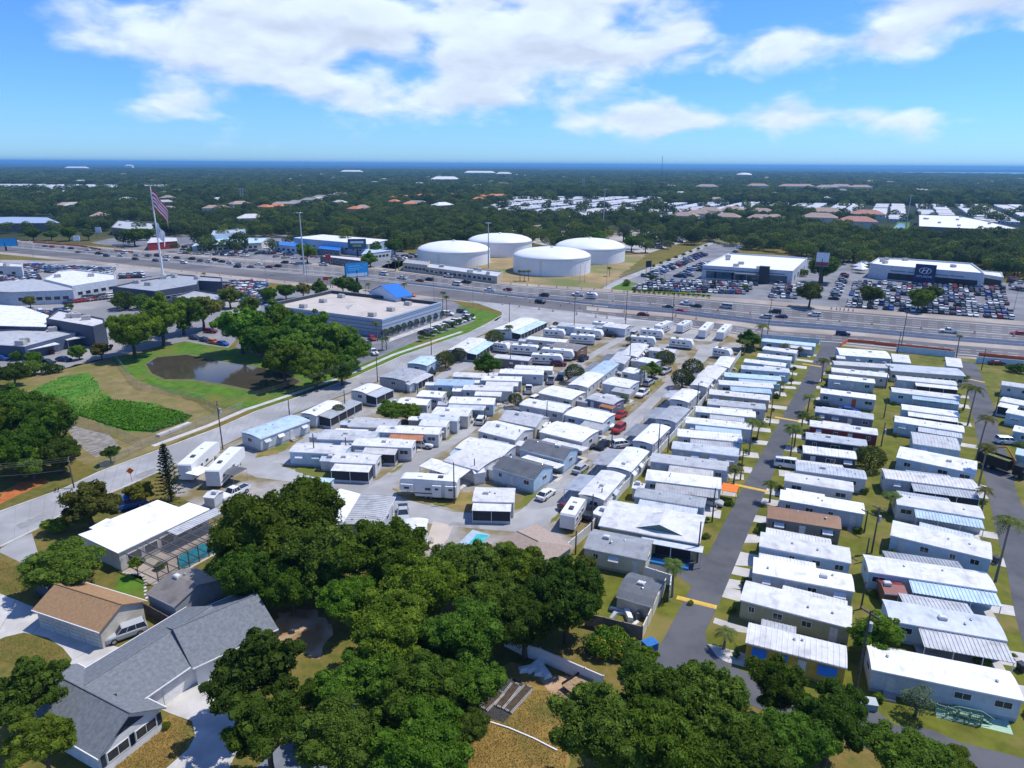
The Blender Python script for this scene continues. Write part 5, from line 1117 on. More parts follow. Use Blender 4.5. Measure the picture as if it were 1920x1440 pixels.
def wheel_mb(r):
    n = 12; b = MB()
    for rr, y0, y1, m in ((r, -.11, .11, 0), (r * .62, -.125, .125, 1)):
        b.loft([[(rr * math.cos(2 * math.pi * i / n), y, rr * math.sin(2 * math.pi * i / n)) for i in range(n)] for y in (y1, y0)], m)
    return b
CAR1 = {}; CARP = {}
for kind in ('sedan', 'suv', 'pickup', 'van'):
    P, G, Wh, Ls = car_parts(kind); b = MB(); b.v = list(P.v); b.f = list(P.f); b.m = [0] * len(P.f)
    b.add(G.v, G.f, 1)
    for x, y, r in Wh:
        w = wheel_mb(r)
        b.add([(vx + x, vy + y, vz + r) for vx, vy, vz in w.v], w.f, 2)
    for x, y, z, f in Ls: b.box(x - .05, x + .05, y - .16, y + .16, z - .07, z + .07, 3 if f else 4)
    CAR1[kind] = b.mesh('car_' + kind, [PAINTM, GLASS, TYRE, LAMP, TAIL]); CAR1[kind + '_raw'] = b
    CARP[kind] = (P.mesh('body', PAINTM), G.mesh('window_glass', GLASS), wheel_mb(Wh[0][2]).mesh('wheel', [TYRE, RIM]), MB().box(-.05, .05, -.16, .16, -.07, .07).mesh('headlight', LAMP), MB().box(-.05, .05, -.16, .16, -.07, .07).mesh('taillight', TAIL), Wh, Ls)
PC = dict(white=(.75, .75, .74), silver=(.42, .44, .46), grey=(.16, .17, .18), black=(.015, .016, .018), red=(.35, .02, .015), maroon=(.16, .015, .02), blue=(.02, .09, .35), navy=(.02, .035, .09), orange=(.6, .14, .02), beige=(.40, .36, .28), green=(.03, .1, .05))
def car(kind, color, loc, rz, label, group, parts=True):
    nm = {'sedan': 'sedan_car', 'suv': 'suv_car', 'pickup': 'pickup_truck', 'van': 'van'}[kind]; cat = {'sedan': 'car', 'suv': 'car', 'pickup': 'pickup truck', 'van': 'van'}[kind]
    if not parts: return tag(link(nm, CAR1[kind], None, loc, rz, color=PC[color]), label, cat, group)
    t = thing(nm, label, cat, loc, rz, group); bo, gl, wh, hl, tl, Wh, Ls = CARP[kind]
    link('body', bo, t, color=PC[color]); link('window_glass', gl, t)
    for x, y, r in Wh: link('wheel', wh, t, (x, y, r))
    for x, y, z, f in Ls: link('headlight' if f else 'taillight', hl if f else tl, t, (x, y, z))
    return t
def hdir(x, t):
    a, b = g(*hw(x - 10, t)), g(*hw(x + 10, t)); return math.atan2(b.y - a.y, b.x - a.x)
def hwt(x, y): f, n = interp(HF, x), interp(HN, x); return (y - f) / (n - f)
ncar = 0
HCARS = '''85,463,sedan,grey;98,464,sedan,red;120,465,suv,white;133,467,sedan,black;147,474,sedan,grey;165,470,suv,white;185,477,pickup,black;200,481,suv,navy;226,481,sedan,silver;233,476,van,white;256,480,sedan,silver;254,487,sedan,black;278,481,suv,grey;296,481,van,maroon;313,483,pickup,white;292,490,sedan,navy;312,489,sedan,white;345,494,suv,white;331,485,sedan,black;360,487,suv,black;376,490,sedan,grey;391,492,suv,white;402,489,pickup,black;416,492,sedan,black;431,495,suv,white;448,496,sedan,silver;445,502,suv,black;470,502,sedan,grey;505,502,sedan,maroon;521,501,suv,black;534,494,suv,black;607,498,pickup,white;719,516,van,white;754,523,pickup,white;787,528,sedan,maroon;805,526,suv,black;841,520,pickup,white;856,535,van,white;874,531,pickup,black;918,546,pickup,white;952,545,sedan,maroon;1020,556,suv,black;1013,569,suv,black;1083,555,pickup,white;1252,578,sedan,black;1277,586,sedan,red;1206,592,sedan,maroon;1287,572,pickup,white;1306,576,sedan,black;1361,578,van,silver;1436,597,suv,silver;1465,596,sedan,navy;1453,587,suv,black;1527,593,suv,white;1580,629,suv,navy;1778,624,pickup,white;1908,628,sedan,red;771,556,sedan,orange;485,497,sedan,white'''
LAND = [(85, 'beside the far billboard'), (300, 'level with the flagpole'), (560, 'level with the slate dealer'), (700, 'level with the tall light mast'), (850, 'before the low tan office'), (1000, 'by the side street mouth'), (1180, 'before the water tanks'), (1330, 'before the dark tower showroom'), (1480, 'above the parked trailers'), (1640, 'between the two showrooms'), (1920, 'before the navy sign showroom')]
used_labels = {}
for e in HCARS.split(';'):
    x, y, k, c = e.split(','); x, y = float(x), float(y); t = hwt(x, y); p = g(x, y); rz = hdir(x, t) + (math.pi if t < .5 else 0)
    ln = [l for xx, l in LAND if x <= xx][0]; kn = {'sedan': 'sedan', 'suv': 'SUV', 'pickup': 'pickup truck', 'van': 'van'}[k]
    car(k, c, (p.x, p.y, .03), rz, '%s %s driving on the highway %s' % (c, kn, ln), 'traffic on the highway', parts=p.length < 330)
PCARS = [(1566, 723, 'suv', 'black', 28, 'black SUV parked along the pale home below the beige home'), (1548, 766, 'suv', 'black', 28, 'black SUV parked before the home with orange red door'), (1591, 774, 'sedan', 'blue', 28, 'blue sedan parked behind black SUV by the orange red door home'),
 (1478, 877, 'van', 'white', 20, 'white van parked at the end of the ribbed pale home'), (1330, 945, 'sedan', 'silver', 25, 'silver sedan under the carport beside the orange canopy'), (789, 838, 'pickup', 'white', 15, 'white pickup truck parked beside the second concrete lane'),
 (895, 770, 'suv', 'black', 5, 'black SUV parked under porch edge on the second lane'), (869, 791, 'sedan', 'silver', 5, 'silver sedan parked beside the second concrete lane'), (1047, 686, 'suv', 'maroon', 5, 'maroon SUV parked by white trailers on the second lane'), (1022, 703, 'suv', 'white', 10, 'white SUV parked at the end of pale home, second lane'),
 (990, 713, 'suv', 'black', 5, 'black SUV parked beneath white carport, second lane'), (1143, 631, 'suv', 'black', 20, 'black SUV beside a motorhome near the highway'), (1161, 625, 'suv', 'white', 10, 'white SUV beside black SUV near the highway trailers'), (962, 633, 'sedan', 'white', 65, 'white sedan beside a clipped tree on the west street side'),
 (880, 670, 'pickup', 'white', 65, 'white pickup truck parked under the clipped dark trees'), (1167, 838, 'suv', 'white', -15, 'white SUV parked across the third lane carport'), (1137, 800, 'suv', 'white', 60, 'white SUV under the grey carport beside third lane'), (1101, 836, 'sedan', 'black', 60, 'black sedan in the gap between two third-lane homes'),
 (805, 700, 'pickup', 'black', 60, 'black pickup truck parked beside the blue roofed house'), (238, 1193, 'suv', 'silver', 142, 'silver SUV parked beside the brown-roofed garage'), (242, 953, 'van', 'blue', 140, 'blue van parked under the yellow-green tree'), (247, 935, 'sedan', 'grey', 170, 'dark grey sedan in the shade behind the white flat-roofed house'),
 (1888, 832, 'suv', 'white', 10, 'white SUV parked beyond the second lane'), (365, 636, 'sedan', 'navy', 30, 'navy sedan at the top end of the pond car row'), (384, 640, 'sedan', 'navy', 30, 'navy sedan next to the orange car above the pond'), (401, 644, 'sedan', 'orange', 30, 'orange red coupe parked above the pond lawn'), (418, 647, 'sedan', 'blue', 30, 'blue coupe parked above the pond lawn'),
 (395, 624, 'suv', 'maroon', 10, 'maroon SUV under the trees above the pond'), (5, 675, 'sedan', 'blue', 10, 'blue sedan on the pale lot by the navy workshop'), (88, 684, 'suv', 'black', 5, 'black SUV at the hedge below the navy workshop'), (120, 677, 'sedan', 'navy', 10, 'navy sedan at the hedge below the slate workshop'), (90, 662, 'suv', 'maroon', 20, 'maroon SUV under the white carport awning'),
 (1065, 962, 'sedan', 'maroon', 60, 'maroon sedan tucked behind the white travel trailer'), (1110, 965, 'pickup', 'navy', -60, 'navy pickup truck beside the white travel trailer'), (756, 970, 'pickup', 'silver', 80, 'silver pickup truck by the pale ribbed-roof home'), (1868, 684, 'sedan', 'maroon', 5, 'maroon sedan by the orange barrier beyond the second lane'), (1470, 692, 'sedan', 'silver', 5, 'silver sedan at the end of the light blue home'),
 (840, 591, 'suv', 'white', 20, 'white SUV by palms at the store corner'), (867, 587, 'suv', 'navy', 20, 'navy SUV at the end of the store drive'), (875, 593, 'suv', 'silver', 65, 'silver SUV at the end of the store drive'), (700, 664, 'pickup', 'white', 60, 'white pickup truck beside the palms at the store lot'), (698, 637, 'sedan', 'red', 60, 'red sedan under the palm at the store corner'), (440, 930, 'pickup', 'white', 120, 'white pickup truck half hidden by the big oak')]
for x, y, k, c, a, lab in PCARS: p = g(x, y); car(k, c, (p.x, p.y, .03), R(-a), lab, 'cars parked around the park')
for p, a, ph, q in ENDS:
    r_ = random.Random(int(q * 1e6))
    if q < .5:
        c = r_.choice(('white', 'silver', 'black', 'grey', 'red', 'navy', 'white', 'beige')); k = r_.choice(('sedan', 'suv', 'pickup', 'suv'))
        car(k, c, (p.x, p.y, .03), a + r_.choice((0, math.pi)), '%s %s at the end of %s' % (c, {'sedan': 'sedan', 'suv': 'SUV', 'pickup': 'pickup'}[k], ph), 'cars parked around the park')
    elif q > 2.45:
        wv_ = r_.choice(('white', 'pale', 'offwhite', 'tan', 'lgrey')); u_ = Vector((math.cos(a), math.sin(a), 0)) * 1.3; v_ = Vector((-math.sin(a), math.cos(a), 0)) * 1.1
        home((p.x, p.y), None, 2.2, wall=wv_, roof=r_.choice(('white', 'lgrey', 'pale')), style='gable', rise=.4, zw=2.1, wins=False, world=(p - u_ - v_, p + u_ - v_), label='small %s shed behind %s' % (WN.get(wv_, wv_), ph), cat='shed', name='small_shed', group='sheds behind homes', seed=int(q * 1e5))
for i in range(12):
    f = i / 11; p = g(795 + f * 85, 627 - f * 29); c = rnd.choice(('white', 'silver', 'black', 'grey', 'white', 'red')); car(rnd.choice(('sedan', 'suv')), c, (p.x, p.y, .03), R(60 - 90), '%s car parked in the row along the store drive' % c, 'cars along the store drive')
# packed lots: corners (near left, near right, far right, far left), rows, columns, fill
LOTS = [([(1585, 578), (1902, 603), (1882, 540), (1600, 528)], 8, 30, .90, 'on the packed lot before the navy sign showroom', 90),
        ([(1180, 545), (1395, 553), (1425, 533), (1222, 524)], 5, 21, .9, 'on the packed lot before the dark tower showroom', 90),
        ([(1200, 520), (1222, 524), (1330, 478), (1312, 474)], 17, 2, .9, 'in the rows along the concrete side street', 0),
        ([(1262, 521), (1290, 524), (1345, 494), (1322, 490)], 10, 3, .85, 'on the lot beside the dark tower showroom', 0),
        ([(1362, 483), (1372, 485), (1395, 462), (1388, 460)], 6, 1, .8, 'behind the dark tower showroom', 0),
        ([(1440, 560), (1500, 563), (1508, 535), (1455, 530)], 5, 8, .85, 'on the lot below the tall dark billboard', 90),
        ([(1555, 565), (1568, 566), (1590, 515), (1580, 513)], 9, 1, .8, 'along the drive between the showrooms', 0),
        ([(1896, 545), (1925, 550), (1915, 525), (1893, 522)], 4, 4, .7, 'beside the service annex', 90),
        ([(45, 510), (205, 517), (215, 506), (50, 497)], 4, 26, .85, 'on the west car lot along the highway', 90),
        ([(0, 532), (78, 525), (70, 514), (0, 518)], 4, 11, .85, 'on the west car lot before the white hall', 90),
        ([(128, 572), (212, 562), (218, 540), (140, 548)], 5, 11, .85, 'on the west car lot before the slate dealer', 70),
        ([(22, 602), (130, 590), (140, 580), (30, 590)], 2, 15, .8, 'behind the white workshop roof', 90),
        ([(418, 566), (505, 571), (498, 530), (418, 527)], 7, 12, .88, 'on the west lot behind the store', 90),
        ([(225, 525), (275, 522), (270, 513), (222, 514)], 2, 7, .8, 'below the flagpole', 90),
        ([(335, 478), (480, 484), (490, 470), (345, 462)], 3, 20, .7, 'on the lot across the highway', 90),
        ([(480, 482), (600, 492), (600, 470), (490, 463)], 4, 14, .4, 'on the fuel station lot across the highway', 90),
        ([(1205, 466), (1240, 470), (1318, 440), (1235, 432)], 8, 10, .85, 'on the crowded lot beside the side street', 30),
        ([(1000, 450), (1060, 445), (1055, 430), (1000, 432)], 3, 9, .6, 'on the sandy yard behind the tanks', 90),
        ([(735, 490), (800, 482), (795, 475), (735, 482)], 2, 10, .8, 'beside the storage building', 90)]
lotcars = []
for q, nr, nc, fill, ph, rot in LOTS:
    a, b, c_, d = [g(*p) for p in q]
    for i in range(nr):
        for j in range(nc):
            if rnd.random() > fill: continue
            u, v = (j + .5 + rnd.uniform(-.06, .06)) / nc, (i + .5) / nr
            p = a * (1 - u) * (1 - v) + b * u * (1 - v) + c_ * u * v + d * (1 - u) * v; e = (b - a) if rot == 90 else (c_ - b)
            px = topx(p)
            if inpoly(px[0], px[1], [(1605, 560), (1660, 566), (1665, 548), (1612, 542)]) or inpoly(px[0], px[1], [(1700, 575), (1755, 580), (1755, 545), (1705, 540)]): 
                if rnd.random() < .5: continue
            rz = math.atan2((b - a).y, (b - a).x) + (math.pi / 2 if rot == 90 else 0) + R(rnd.choice((0, 180)) + rnd.uniform(-4, 4))
            if rot == 0: rz = math.atan2((b - a).y, (b - a).x) + R(rnd.choice((0, 180)))
            lotcars.append((p.length, p, rz, rnd.choices(('sedan', 'suv', 'pickup', 'van'), (45, 42, 9, 4))[0], rnd.choices(('white', 'silver', 'grey', 'black', 'red', 'blue', 'navy', 'maroon', 'beige'), (21, 18, 20, 19, 5, 6, 8, 4, 2))[0], ph))
lotcars.sort(key=lambda t: t[0])
NC = 300 - len([o for o in bpy.data.objects if o.get('category') in ('car', 'van', 'pickup truck')])
for dd, p, rz, k, c, ph in lotcars[:NC]:
    kn = {'sedan': 'sedan', 'suv': 'SUV', 'pickup': 'pickup truck', 'van': 'van'}[k]; car(k, c, (p.x, p.y, .02), rz, '%s %s parked %s' % (c, kn, ph), 'cars parked ' + ph, parts=False)
b = MB(); cols = list(PC); vs = []; 
for dd, p, rz, k, c, ph in lotcars[NC:]:
    raw = CAR1[k + '_raw']; ca_, sa_ = math.cos(rz), math.sin(rz); o = len(b.v)
    b.v += [(p.x + x * ca_ - y * sa_, p.y + x * sa_ + y * ca_, z + .02) for x, y, z in raw.v]; b.f += [tuple(i + o for i in f) for f in raw.f]; b.m += [4 + cols.index(c) if m_ == 0 else m_ - 1 for m_ in raw.m]
fc = b.build('far_parked_cars', [GLASS, TYRE, LAMP, TAIL] + [mat('paint_' + c, PC[c], .25, 0, spec=.5) for c in cols]); fc['kind'] = 'stuff'; tag(fc, 'rows of far parked cars filling the dealer lots', 'cars')

# --- trailers and motorhomes
RVW = mat('rv_white', (.74, .74, .72), .35, .04); RVS = mat('rv_stripe', (.16, .15, .14), .5)
def rv(A, B, label, kind='trailer', w=2.5, h=3.1, name='travel_trailer', cat='trailer', wall=None, detail=True):
    pa, pb = g(*A), g(*B); d = pb - pa; L = d.length; rz = math.atan2(d.y, d.x); n = Vector((-math.sin(rz), math.cos(rz), 0)); c = (pa + pb) / 2 + n * w / 2
    t = thing(name, label, cat, c, rz, 'trailers and motorhomes in the park'); zb = .55
    if kind == 'fifth': pr = [(-L / 2, zb), (L * .22, zb), (L * .26, zb + .9), (L / 2 - .2, zb + .9), (L / 2, zb + 1.4), (L / 2 - .15, h - .15), (L / 2 - .6, h + .05), (L * .2, h + .15), (-L / 2 + .2, h), (-L / 2, h - .2)]
    elif kind == 'motor': pr = [(-L / 2, zb), (L / 2 - .1, zb), (L / 2, zb + .7), (L / 2 - .25, h - .3), (L / 2 - .6, h), (-L / 2 + .2, h), (-L / 2, h - .2)]
    else: pr = [(-L / 2, zb), (L / 2 - .5, zb), (L / 2, zb + .8), (L / 2 - .05, zb + 1.3), (L / 2 - .55, h - .25), (L / 2 - 1.0, h), (-L / 2 + .25, h), (-L / 2, h - .3)]
    b = MB(); b.loft([[(x, y, z) for x, z in pr] for y in (w / 2, -w / 2)]); wm = wallm(wall) if wall else RVW
    b.build('body', wm, t)
    xm = L * .22 if kind == 'fifth' else L / 2 - .9
    for s, ro in ((-1, 0), (1, math.pi)):
        MB().box(-L / 2 + .3, xm - .2, -.02, 0, -.12, .12).build('stripe', RVS, t, loc=(0, s * (w / 2 + .003), 1.15), rz=ro)
        for i, f in enumerate((.2, .45, .7)): window(t, -L / 2 + (xm + L / 2) * f, s * (w / 2 + .004), 2.0, ro, (1.2, .8, 1.2)[i], .7, False)
    for i, f in enumerate((.3, .65)): MB().box(-.45, .45, -.35, .35, 0, .28).build('air_conditioner' if i else 'roof_hatch', [wm, mat('hatch_dark', (.06, .06, .07), .4)][1 if i == 0 else 0], t, loc=(-L / 2 + L * f, 0, h + .005))
    wh = cached('rvwheel', lambda: wheel_mb(.36).mesh('wheel', [TYRE, RIM]))
    for x in ((-.45, .45) if kind != 'motor' else (-L * .28, L * .33)):
        for s in (-1, 1): link('wheel', wh, t, (x, s * (w / 2 - .12), .36))
    b = MB()
    if kind == 'trailer': b.box(L / 2 - .5, L / 2 + .9, -.06, .06, .5, .6).cyl(L / 2 + .7, 0, 0, .5, .05, n=6)
    elif kind == 'fifth': b.cyl(L * .38, -.6, 0, zb + .9, .07, n=6).box(L * .38 - .05, L * .38 + .05, -.6, .6, zb + .78, zb + .88).cyl(L * .38, .6, 0, zb + .9, .07, n=6)
    else: b.box(L / 2 - .24, L / 2 - .02, -w / 2 + .15, w / 2 - .15, zb + .75, h - .6)
    b.build('windshield' if kind == 'motor' else 'hitch', GLASS if kind == 'motor' else STEEL, t)
    if kind == 'fifth' and detail:
        sc_ = 1 if Vector((c.x, c.y, 0)).dot(n) < 0 else -1
        for x, wd in ((-L * .40, 1.9), (-L * .16, 1.6), (L * .36, 2.2)):
            lo = .75 if x < L * .2 else 1.7
            so = MB().box(-wd / 2, wd / 2, min(0, sc_ * .5), max(0, sc_ * .5), lo, 2.9).build('slide_out', wm, t, loc=(x, sc_ * (w / 2 + .002), 0)); window(so, 0, sc_ * .505, 2.3, 0 if sc_ < 0 else math.pi, wd * .5, .6, False)
    return t
rv((862, 927), (757, 921), 'big white fifth-wheel trailer with slide-outs on the loop lane', 'fifth', 2.6, 3.7, 'fifth_wheel_trailer')
t = [o for o in bpy.data.objects if o.get('label', '').startswith('big white fifth')][0]
rv((363, 905), (415, 858), 'long white fifth-wheel trailer with white awning by the west street', 'fifth', 2.6, 3.6, 'fifth_wheel_trailer', detail=False)
rv((415, 917), (462, 868), 'white fifth-wheel trailer with dark grey awning by the big oak', 'fifth', 2.6, 3.6, 'fifth_wheel_trailer', detail=False)
for (a, b_, c_, lab) in (((371, 892), (398, 878), 'white', 'white fabric awning between the two fifth-wheel trailers'), ((437, 892), (463, 878), 'dgrey', 'dark grey fabric awning of the trailer beside the big oak')):
    p = rect4(a, b_, 3, 2.4); c = sum(p, Vector()) / 4; c.z = 0; t = thing('fabric_awning', lab, 'awning', c)
    MB().prism([(q.x - c.x, q.y - c.y) for q in p], 2.34, 2.4).build('cloth', roofm(c_), t)
    for q in p[:2]: MB().cyl((q.x - c.x) * .95, (q.y - c.y) * .95, 0, 2.34, .03, n=6).build('post', STEEL, t)
rv((1077, 1000), (1100, 962), 'white travel trailer parked beside the white wall', 'trailer', 2.5, 3.1)
for (a, b_, k, lab) in (((995, 684), (1055, 687), 'trailer', 'silver grey travel trailer between the flat dark-roofed house and maroon SUV'), ((1013, 672), (1075, 678), 'trailer', 'white trailer with rounded front by the brown house'), ((958, 665), (1008, 669), 'motor', 'tan motorhome behind the taupe home on the first lane'),
    ((1068, 645), (1115, 648), 'motor', 'white motorhome facing the second lane beside the black SUV'), ((1018, 634), (1058, 637), 'trailer', 'white trailer with dark windows beside the long white home'), ((1110, 620), (1150, 624), 'motor', 'white motorhome close to the highway apron'), ((1075, 632), (1128, 638), 'trailer', 'white trailer behind the white motorhome'),
    ((1200, 634), (1243, 638), 'trailer', 'dark-windowed trailer beside the dark shrub near the highway'), ((1180, 648), (1228, 652), 'trailer', 'long white trailer beside the dark shrub'), ((1254, 652), (1298, 657), 'trailer', 'white travel trailer with blue badge beside the turning loop'),
    ((1238, 628), (1262, 618), 'fifth', 'white boxy trailer first in the row facing the highway'), ((1280, 626), (1298, 616), 'trailer', 'white rounded trailer second in the row facing the highway'), ((1322, 636), (1338, 620), 'fifth', 'white fifth-wheel trailer third in the row facing the highway'), ((1356, 640), (1372, 624), 'fifth', 'white fifth-wheel trailer beside the tall palms by the highway'),
    ((1335, 670), (1368, 676), 'trailer', 'blue-striped trailer near the top of the third lane'), ((925, 660), (952, 664), 'trailer', 'small tan trailer beside the clipped tree on the first lane')):
    rv(a, b_, lab, k, detail=False, name={'motor': 'motorhome', 'fifth': 'fifth_wheel_trailer'}.get(k, 'travel_trailer'), cat='motorhome' if k == 'motor' else 'trailer')
p = g(1108, 557); t = rv((1099, 560), (1118, 561.5), 'white cargo trailer towed on the highway behind a white pickup', 'trailer', 2.4, 2.6, 'cargo_trailer')
# claw truck on the second lane
p = g(1866, 880); ct = thing('grapple_truck', 'black open-top truck with orange grapple crane on the second lane', 'truck', p, R(-62) + math.pi / 2 * 0)
BLK = mat('truck_black', (.012, .012, .014), .5); b = MB()
b.box(-3, 2.6, -1.25, -1.15, .9, 2.9); b.box(-3, 2.6, 1.15, 1.25, .9, 2.9); b.box(-3.05, -2.95, -1.2, 1.2, .9, 2.9); b.box(2.5, 2.6, -1.15, 1.15, .9, 2.9); b.box(-2.95, 2.5, -1.15, 1.15, .9, 1.1)
b.build('dump_body', BLK, ct); MB().box(-2.9, 2.45, -1.1, 1.1, 1.1, 2.5).build('load', mat('load_clippings', (.16, .17, .05), .95, .4, 1.2, bump=.8), ct)
P_, G_ = MB(), MB(); P_.box(3.4, 5.4, -1.15, 1.15, .6, 1.7); P_.box(3.45, 4.9, -1.1, 1.1, 1.7, 2.6); P_.build('cab', BLK, ct); MB().box(4.9, 4.96, -1.0, 1.0, 1.72, 2.5).build('windshield', GLASS, ct)
MB().tube([(3.0, 0, 1), (3.0, 0, 3.0), (1.0, .2, 5.0), (-2.2, .4, 3.6), (-2.4, .4, 2.8)], [.2, .2, .16, .12, .2], 6).build('crane_arm', mat('crane_orange', (.55, .20, .03), .5), ct)
for x in (-1.8, -.8, 4.3):
    for s in (-1, 1): link('wheel', cached('twheel', lambda: wheel_mb(.5).mesh('wheel', [TYRE, RIM])), ct, (x, s * 1.05, .5))

# ================================================================== POLES, SIGNS, FENCES
def pole(base, ytop, label, arms=1, trans=False, name='utility_pole', m=WOOD, r=.14, lamp=False, group='utility poles'):
    p = g(*base); h = max(4.0, height_at(base, ytop)); t = thing(name, label, 'utility pole' if not lamp else 'light pole', p, R(28), group)
    MB().tube([(0, 0, 0), (0, 0, h)], [r, r * .65], 8).build('shaft', m, t)
    for i in range(arms):
        z = h - .35 - i * .9; MB().box(-1.1, 1.1, -.06, .06, z - .07, z + .07).build('crossarm', WOOD, t, rz=R(90))
        for x in (-1, -.35, .35, 1): MB().cyl(0, 0, 0, .18, .05, n=6).build('insulator', STEEL, t, loc=(0, x, z + .07))
    if trans: MB().cyl(.38, 0, h - 2.6, h - 1.6, .26, n=10).build('transformer', mat('transformer', (.38, .40, .42), .5), t)
    if lamp:
        MB().tube([(0, 0, h - .1), (1.2, 0, h + .2)], .05, 5).build('arm', m, t); MB().box(1.1, 1.8, -.15, .15, h + .12, h + .26).build('lamp_head', STEEL, t)
    return p, h
PL = [((418, 843), 752, 2, 1, 'beside west street opposite the long blue-roofed home'), ((139, 915), 858, 2, 0, 'on the west street verge by the clay patch'), ((708, 716), 660, 1, 0, 'at the west street edge by the row of oaks'), ((809, 665), 592, 1, 0, 'at the west street edge by the clipped trees'),
 ((648, 777), 731, 0, 0, 'beside the arched white home on the west street'), ((591, 869), 813, 0, 0, 'before the blue-walled home on the loop lane'), ((650, 857), 820, 0, 0, 'beside the rusty shed roof'), ((784, 762), 724, 0, 0, 'beside the home with blue awning'), ((543, 779), 763, 0, 0, 'short beside the west street home with awnings'),
 ((909, 797), 768, 0, 0, 'beside the silver sedan lane corner'), ((957, 692), 647, 0, 0, 'among the tan trailers'), ((1025, 794), 752, 0, 0, 'between the grey-roof and plain white homes'), ((974, 840), 805, 0, 0, 'behind the grey gable-roofed home'), ((852, 944), 867, 0, 0, 'beside the big fifth-wheel trailer'), ((890, 902), 860, 0, 0, 'beside the tall white shed'),
 ((1146, 850), 802, 0, 0, 'on the third lane verge by the white SUV'), ((1180, 686), 642, 0, 0, 'behind the awning homes near clipped trees'), ((1076, 627), 555, 1, 0, 'at the highway end of the park'), ((955, 607), 567, 0, 0, 'at the highway corner of the west street'), ((1233, 857), 792, 0, 0, 'behind the white wall at the carport home'), ((1252, 848), 812, 0, 0, 'short against the white wall'),
 ((1305, 777), 718, 0, 0, 'at the white wall midway to the highway'), ((1326, 758), 732, 0, 0, 'at the white wall behind the tan home'), ((1443, 798), 747, 0, 0, 'beside the dark lane by blue-roofed porch'), ((1388, 900), 840, 0, 0, 'beside the dark lane by grey porch home'), ((1483, 723), 695, 0, 0, 'beside the dark lane near the highway'), ((1173, 607), 545, 1, 0, 'at the highway shoulder by park entrance'),
 ((1260, 609), 545, 1, 0, 'at the highway shoulder above the trailers'), ((1439, 628), 560, 1, 0, 'at the highway shoulder beside palms'), ((1689, 653), 582, 1, 0, 'at the highway behind the white two-level home'), ((1682, 664), 622, 0, 0, 'beside the courtyard building'), ((1840, 694), 654, 0, 0, 'by the second lane barrier'), ((1660, 729), 685, 1, 0, 'in the grass strip nearest the courtyard building'),
 ((1657, 784), 745, 0, 0, 'in the bright green grass strip'), ((1652, 837), 792, 0, 1, 'in the grass strip beside the dark round tree'), ((1620, 999), 957, 1, 0, 'in the grass strip by the brown-roofed home'), ((1634, 1037), 950, 1, 1, 'in the grass strip, tallest with transformer'), ((1622, 1053), 1012, 0, 0, 'short in the grass strip by the light blue home'),
 ((1614, 1142), 1090, 0, 0, 'in the grass strip by the long pale home'), ((1600, 1318), 1145, 1, 1, 'tall between the yellow home and long white home'), ((1867, 772), 730, 0, 0, 'beyond the second lane by screened porch home'), ((1335, 979), 915, 0, 0, 'beside the dark lane at the silver sedan'), ((1307, 1055), 978, 0, 0, 'at the corner of the club hall pad'),
 ((1109, 999), 927, 0, 0, 'against the white wall by the travel trailer'), ((1079, 1039), 1002, 0, 0, 'against the white wall by the clubhouse'), ((1127, 955), 925, 0, 0, 'behind the white awning home end')]
PT = {}
for bpx, yt, ar, tr, ph in PL: PT[bpx] = pole(bpx, yt, 'wooden utility pole ' + ph, ar, tr)
GALV = mat('galvanised', (.30, .31, .32), .5, metal=.4)
for bpx, yt, ph in (((577, 539), 485, 'by the store hedge'), ((500, 534), 485, 'by the west lot hedge'), ((686, 552), 496, 'beside the blue billboard'), ((814, 565), 510, 'at the store corner palms'), ((887, 576), 515, 'at the store lawn'), ((64, 490), 462, 'by the far sand works'), ((222, 500), 470, 'between west lot and highway'), ((1137, 540), 490, 'at the side street mouth'), ((1087, 532), 495, 'before the front water tank'), ((1096, 530), 493, 'twin before the front water tank'), ((1245, 535), 500, 'in the dark tower showroom lot'), ((1880, 560), 532, 'beside the navy sign lot'), ((1900, 585), 548, 'at the corner of the navy sign lot'), ((1728, 582), 540, 'in the navy sign lot by a tree')):
    pole(bpx, yt, 'slim grey light pole ' + ph, 0, False, 'light_pole', GALV, .1, True, 'light poles')
for bpx, yt, ph in (((571, 514), 398, 'by the fuel lot shops'), ((916, 503), 417, 'at the water tanks'), ((1131, 430), 354, 'in the sandy yard behind the tanks'), ((1697, 434), 366, 'behind the hyphen wood by white storage shed')):
    p = g(*bpx); h = height_at(bpx, yt); ph = ph.replace('hyphen ', ''); t = thing('light_mast', 'very tall pale mast with lamp ring ' + ph, 'mast', p, 0, 'tall masts')
    MB().tube([(0, 0, 0), (0, 0, h)], [.45, .22], 10).build('shaft', mat('mast_pale', (.5, .52, .54), .5), t)
    for k in range(6): MB().box(1.0, 1.8, -.25, .25, h - .5, h - .15).build('lamp_head', STEEL, t, rz=k * math.pi / 3)
    b = MB(); b.tube([(1.2 * math.cos(a * math.pi / 6), 1.2 * math.sin(a * math.pi / 6), h - .15) for a in range(13)], .08, 5); b.build('lamp_ring', STEEL, t)
# power lines along the west street
seq = [(139, 915), (418, 843), (708, 716), (809, 665)]
ext = [(g(-150, 985), 11.0)] + [PT[s] for s in seq] + [(g(960, 600), 11.0)]
for off, dz in ((-1, .3), (0, .3), (1, .3), (0, 2.2)):
    b = MB()
    for (p, h), (q, k) in zip(ext, ext[1:]):
        d = (q - p).normalized(); n = Vector((-d.y, d.x, 0)) * off; pts = []
        for i in range(13):
            f = i / 12; v = p + (q - p) * f + n; v.z = (h + (k - h) * f) - dz - 4 * f * (1 - f) * .8; pts.append(v)
        b.tube(pts, .022, 4)
    tag(b.build('power_line', mat('wire', (.05, .05, .055), .5)), 'thin black power line strung along the west street poles', 'power line', 'power lines along the west street')
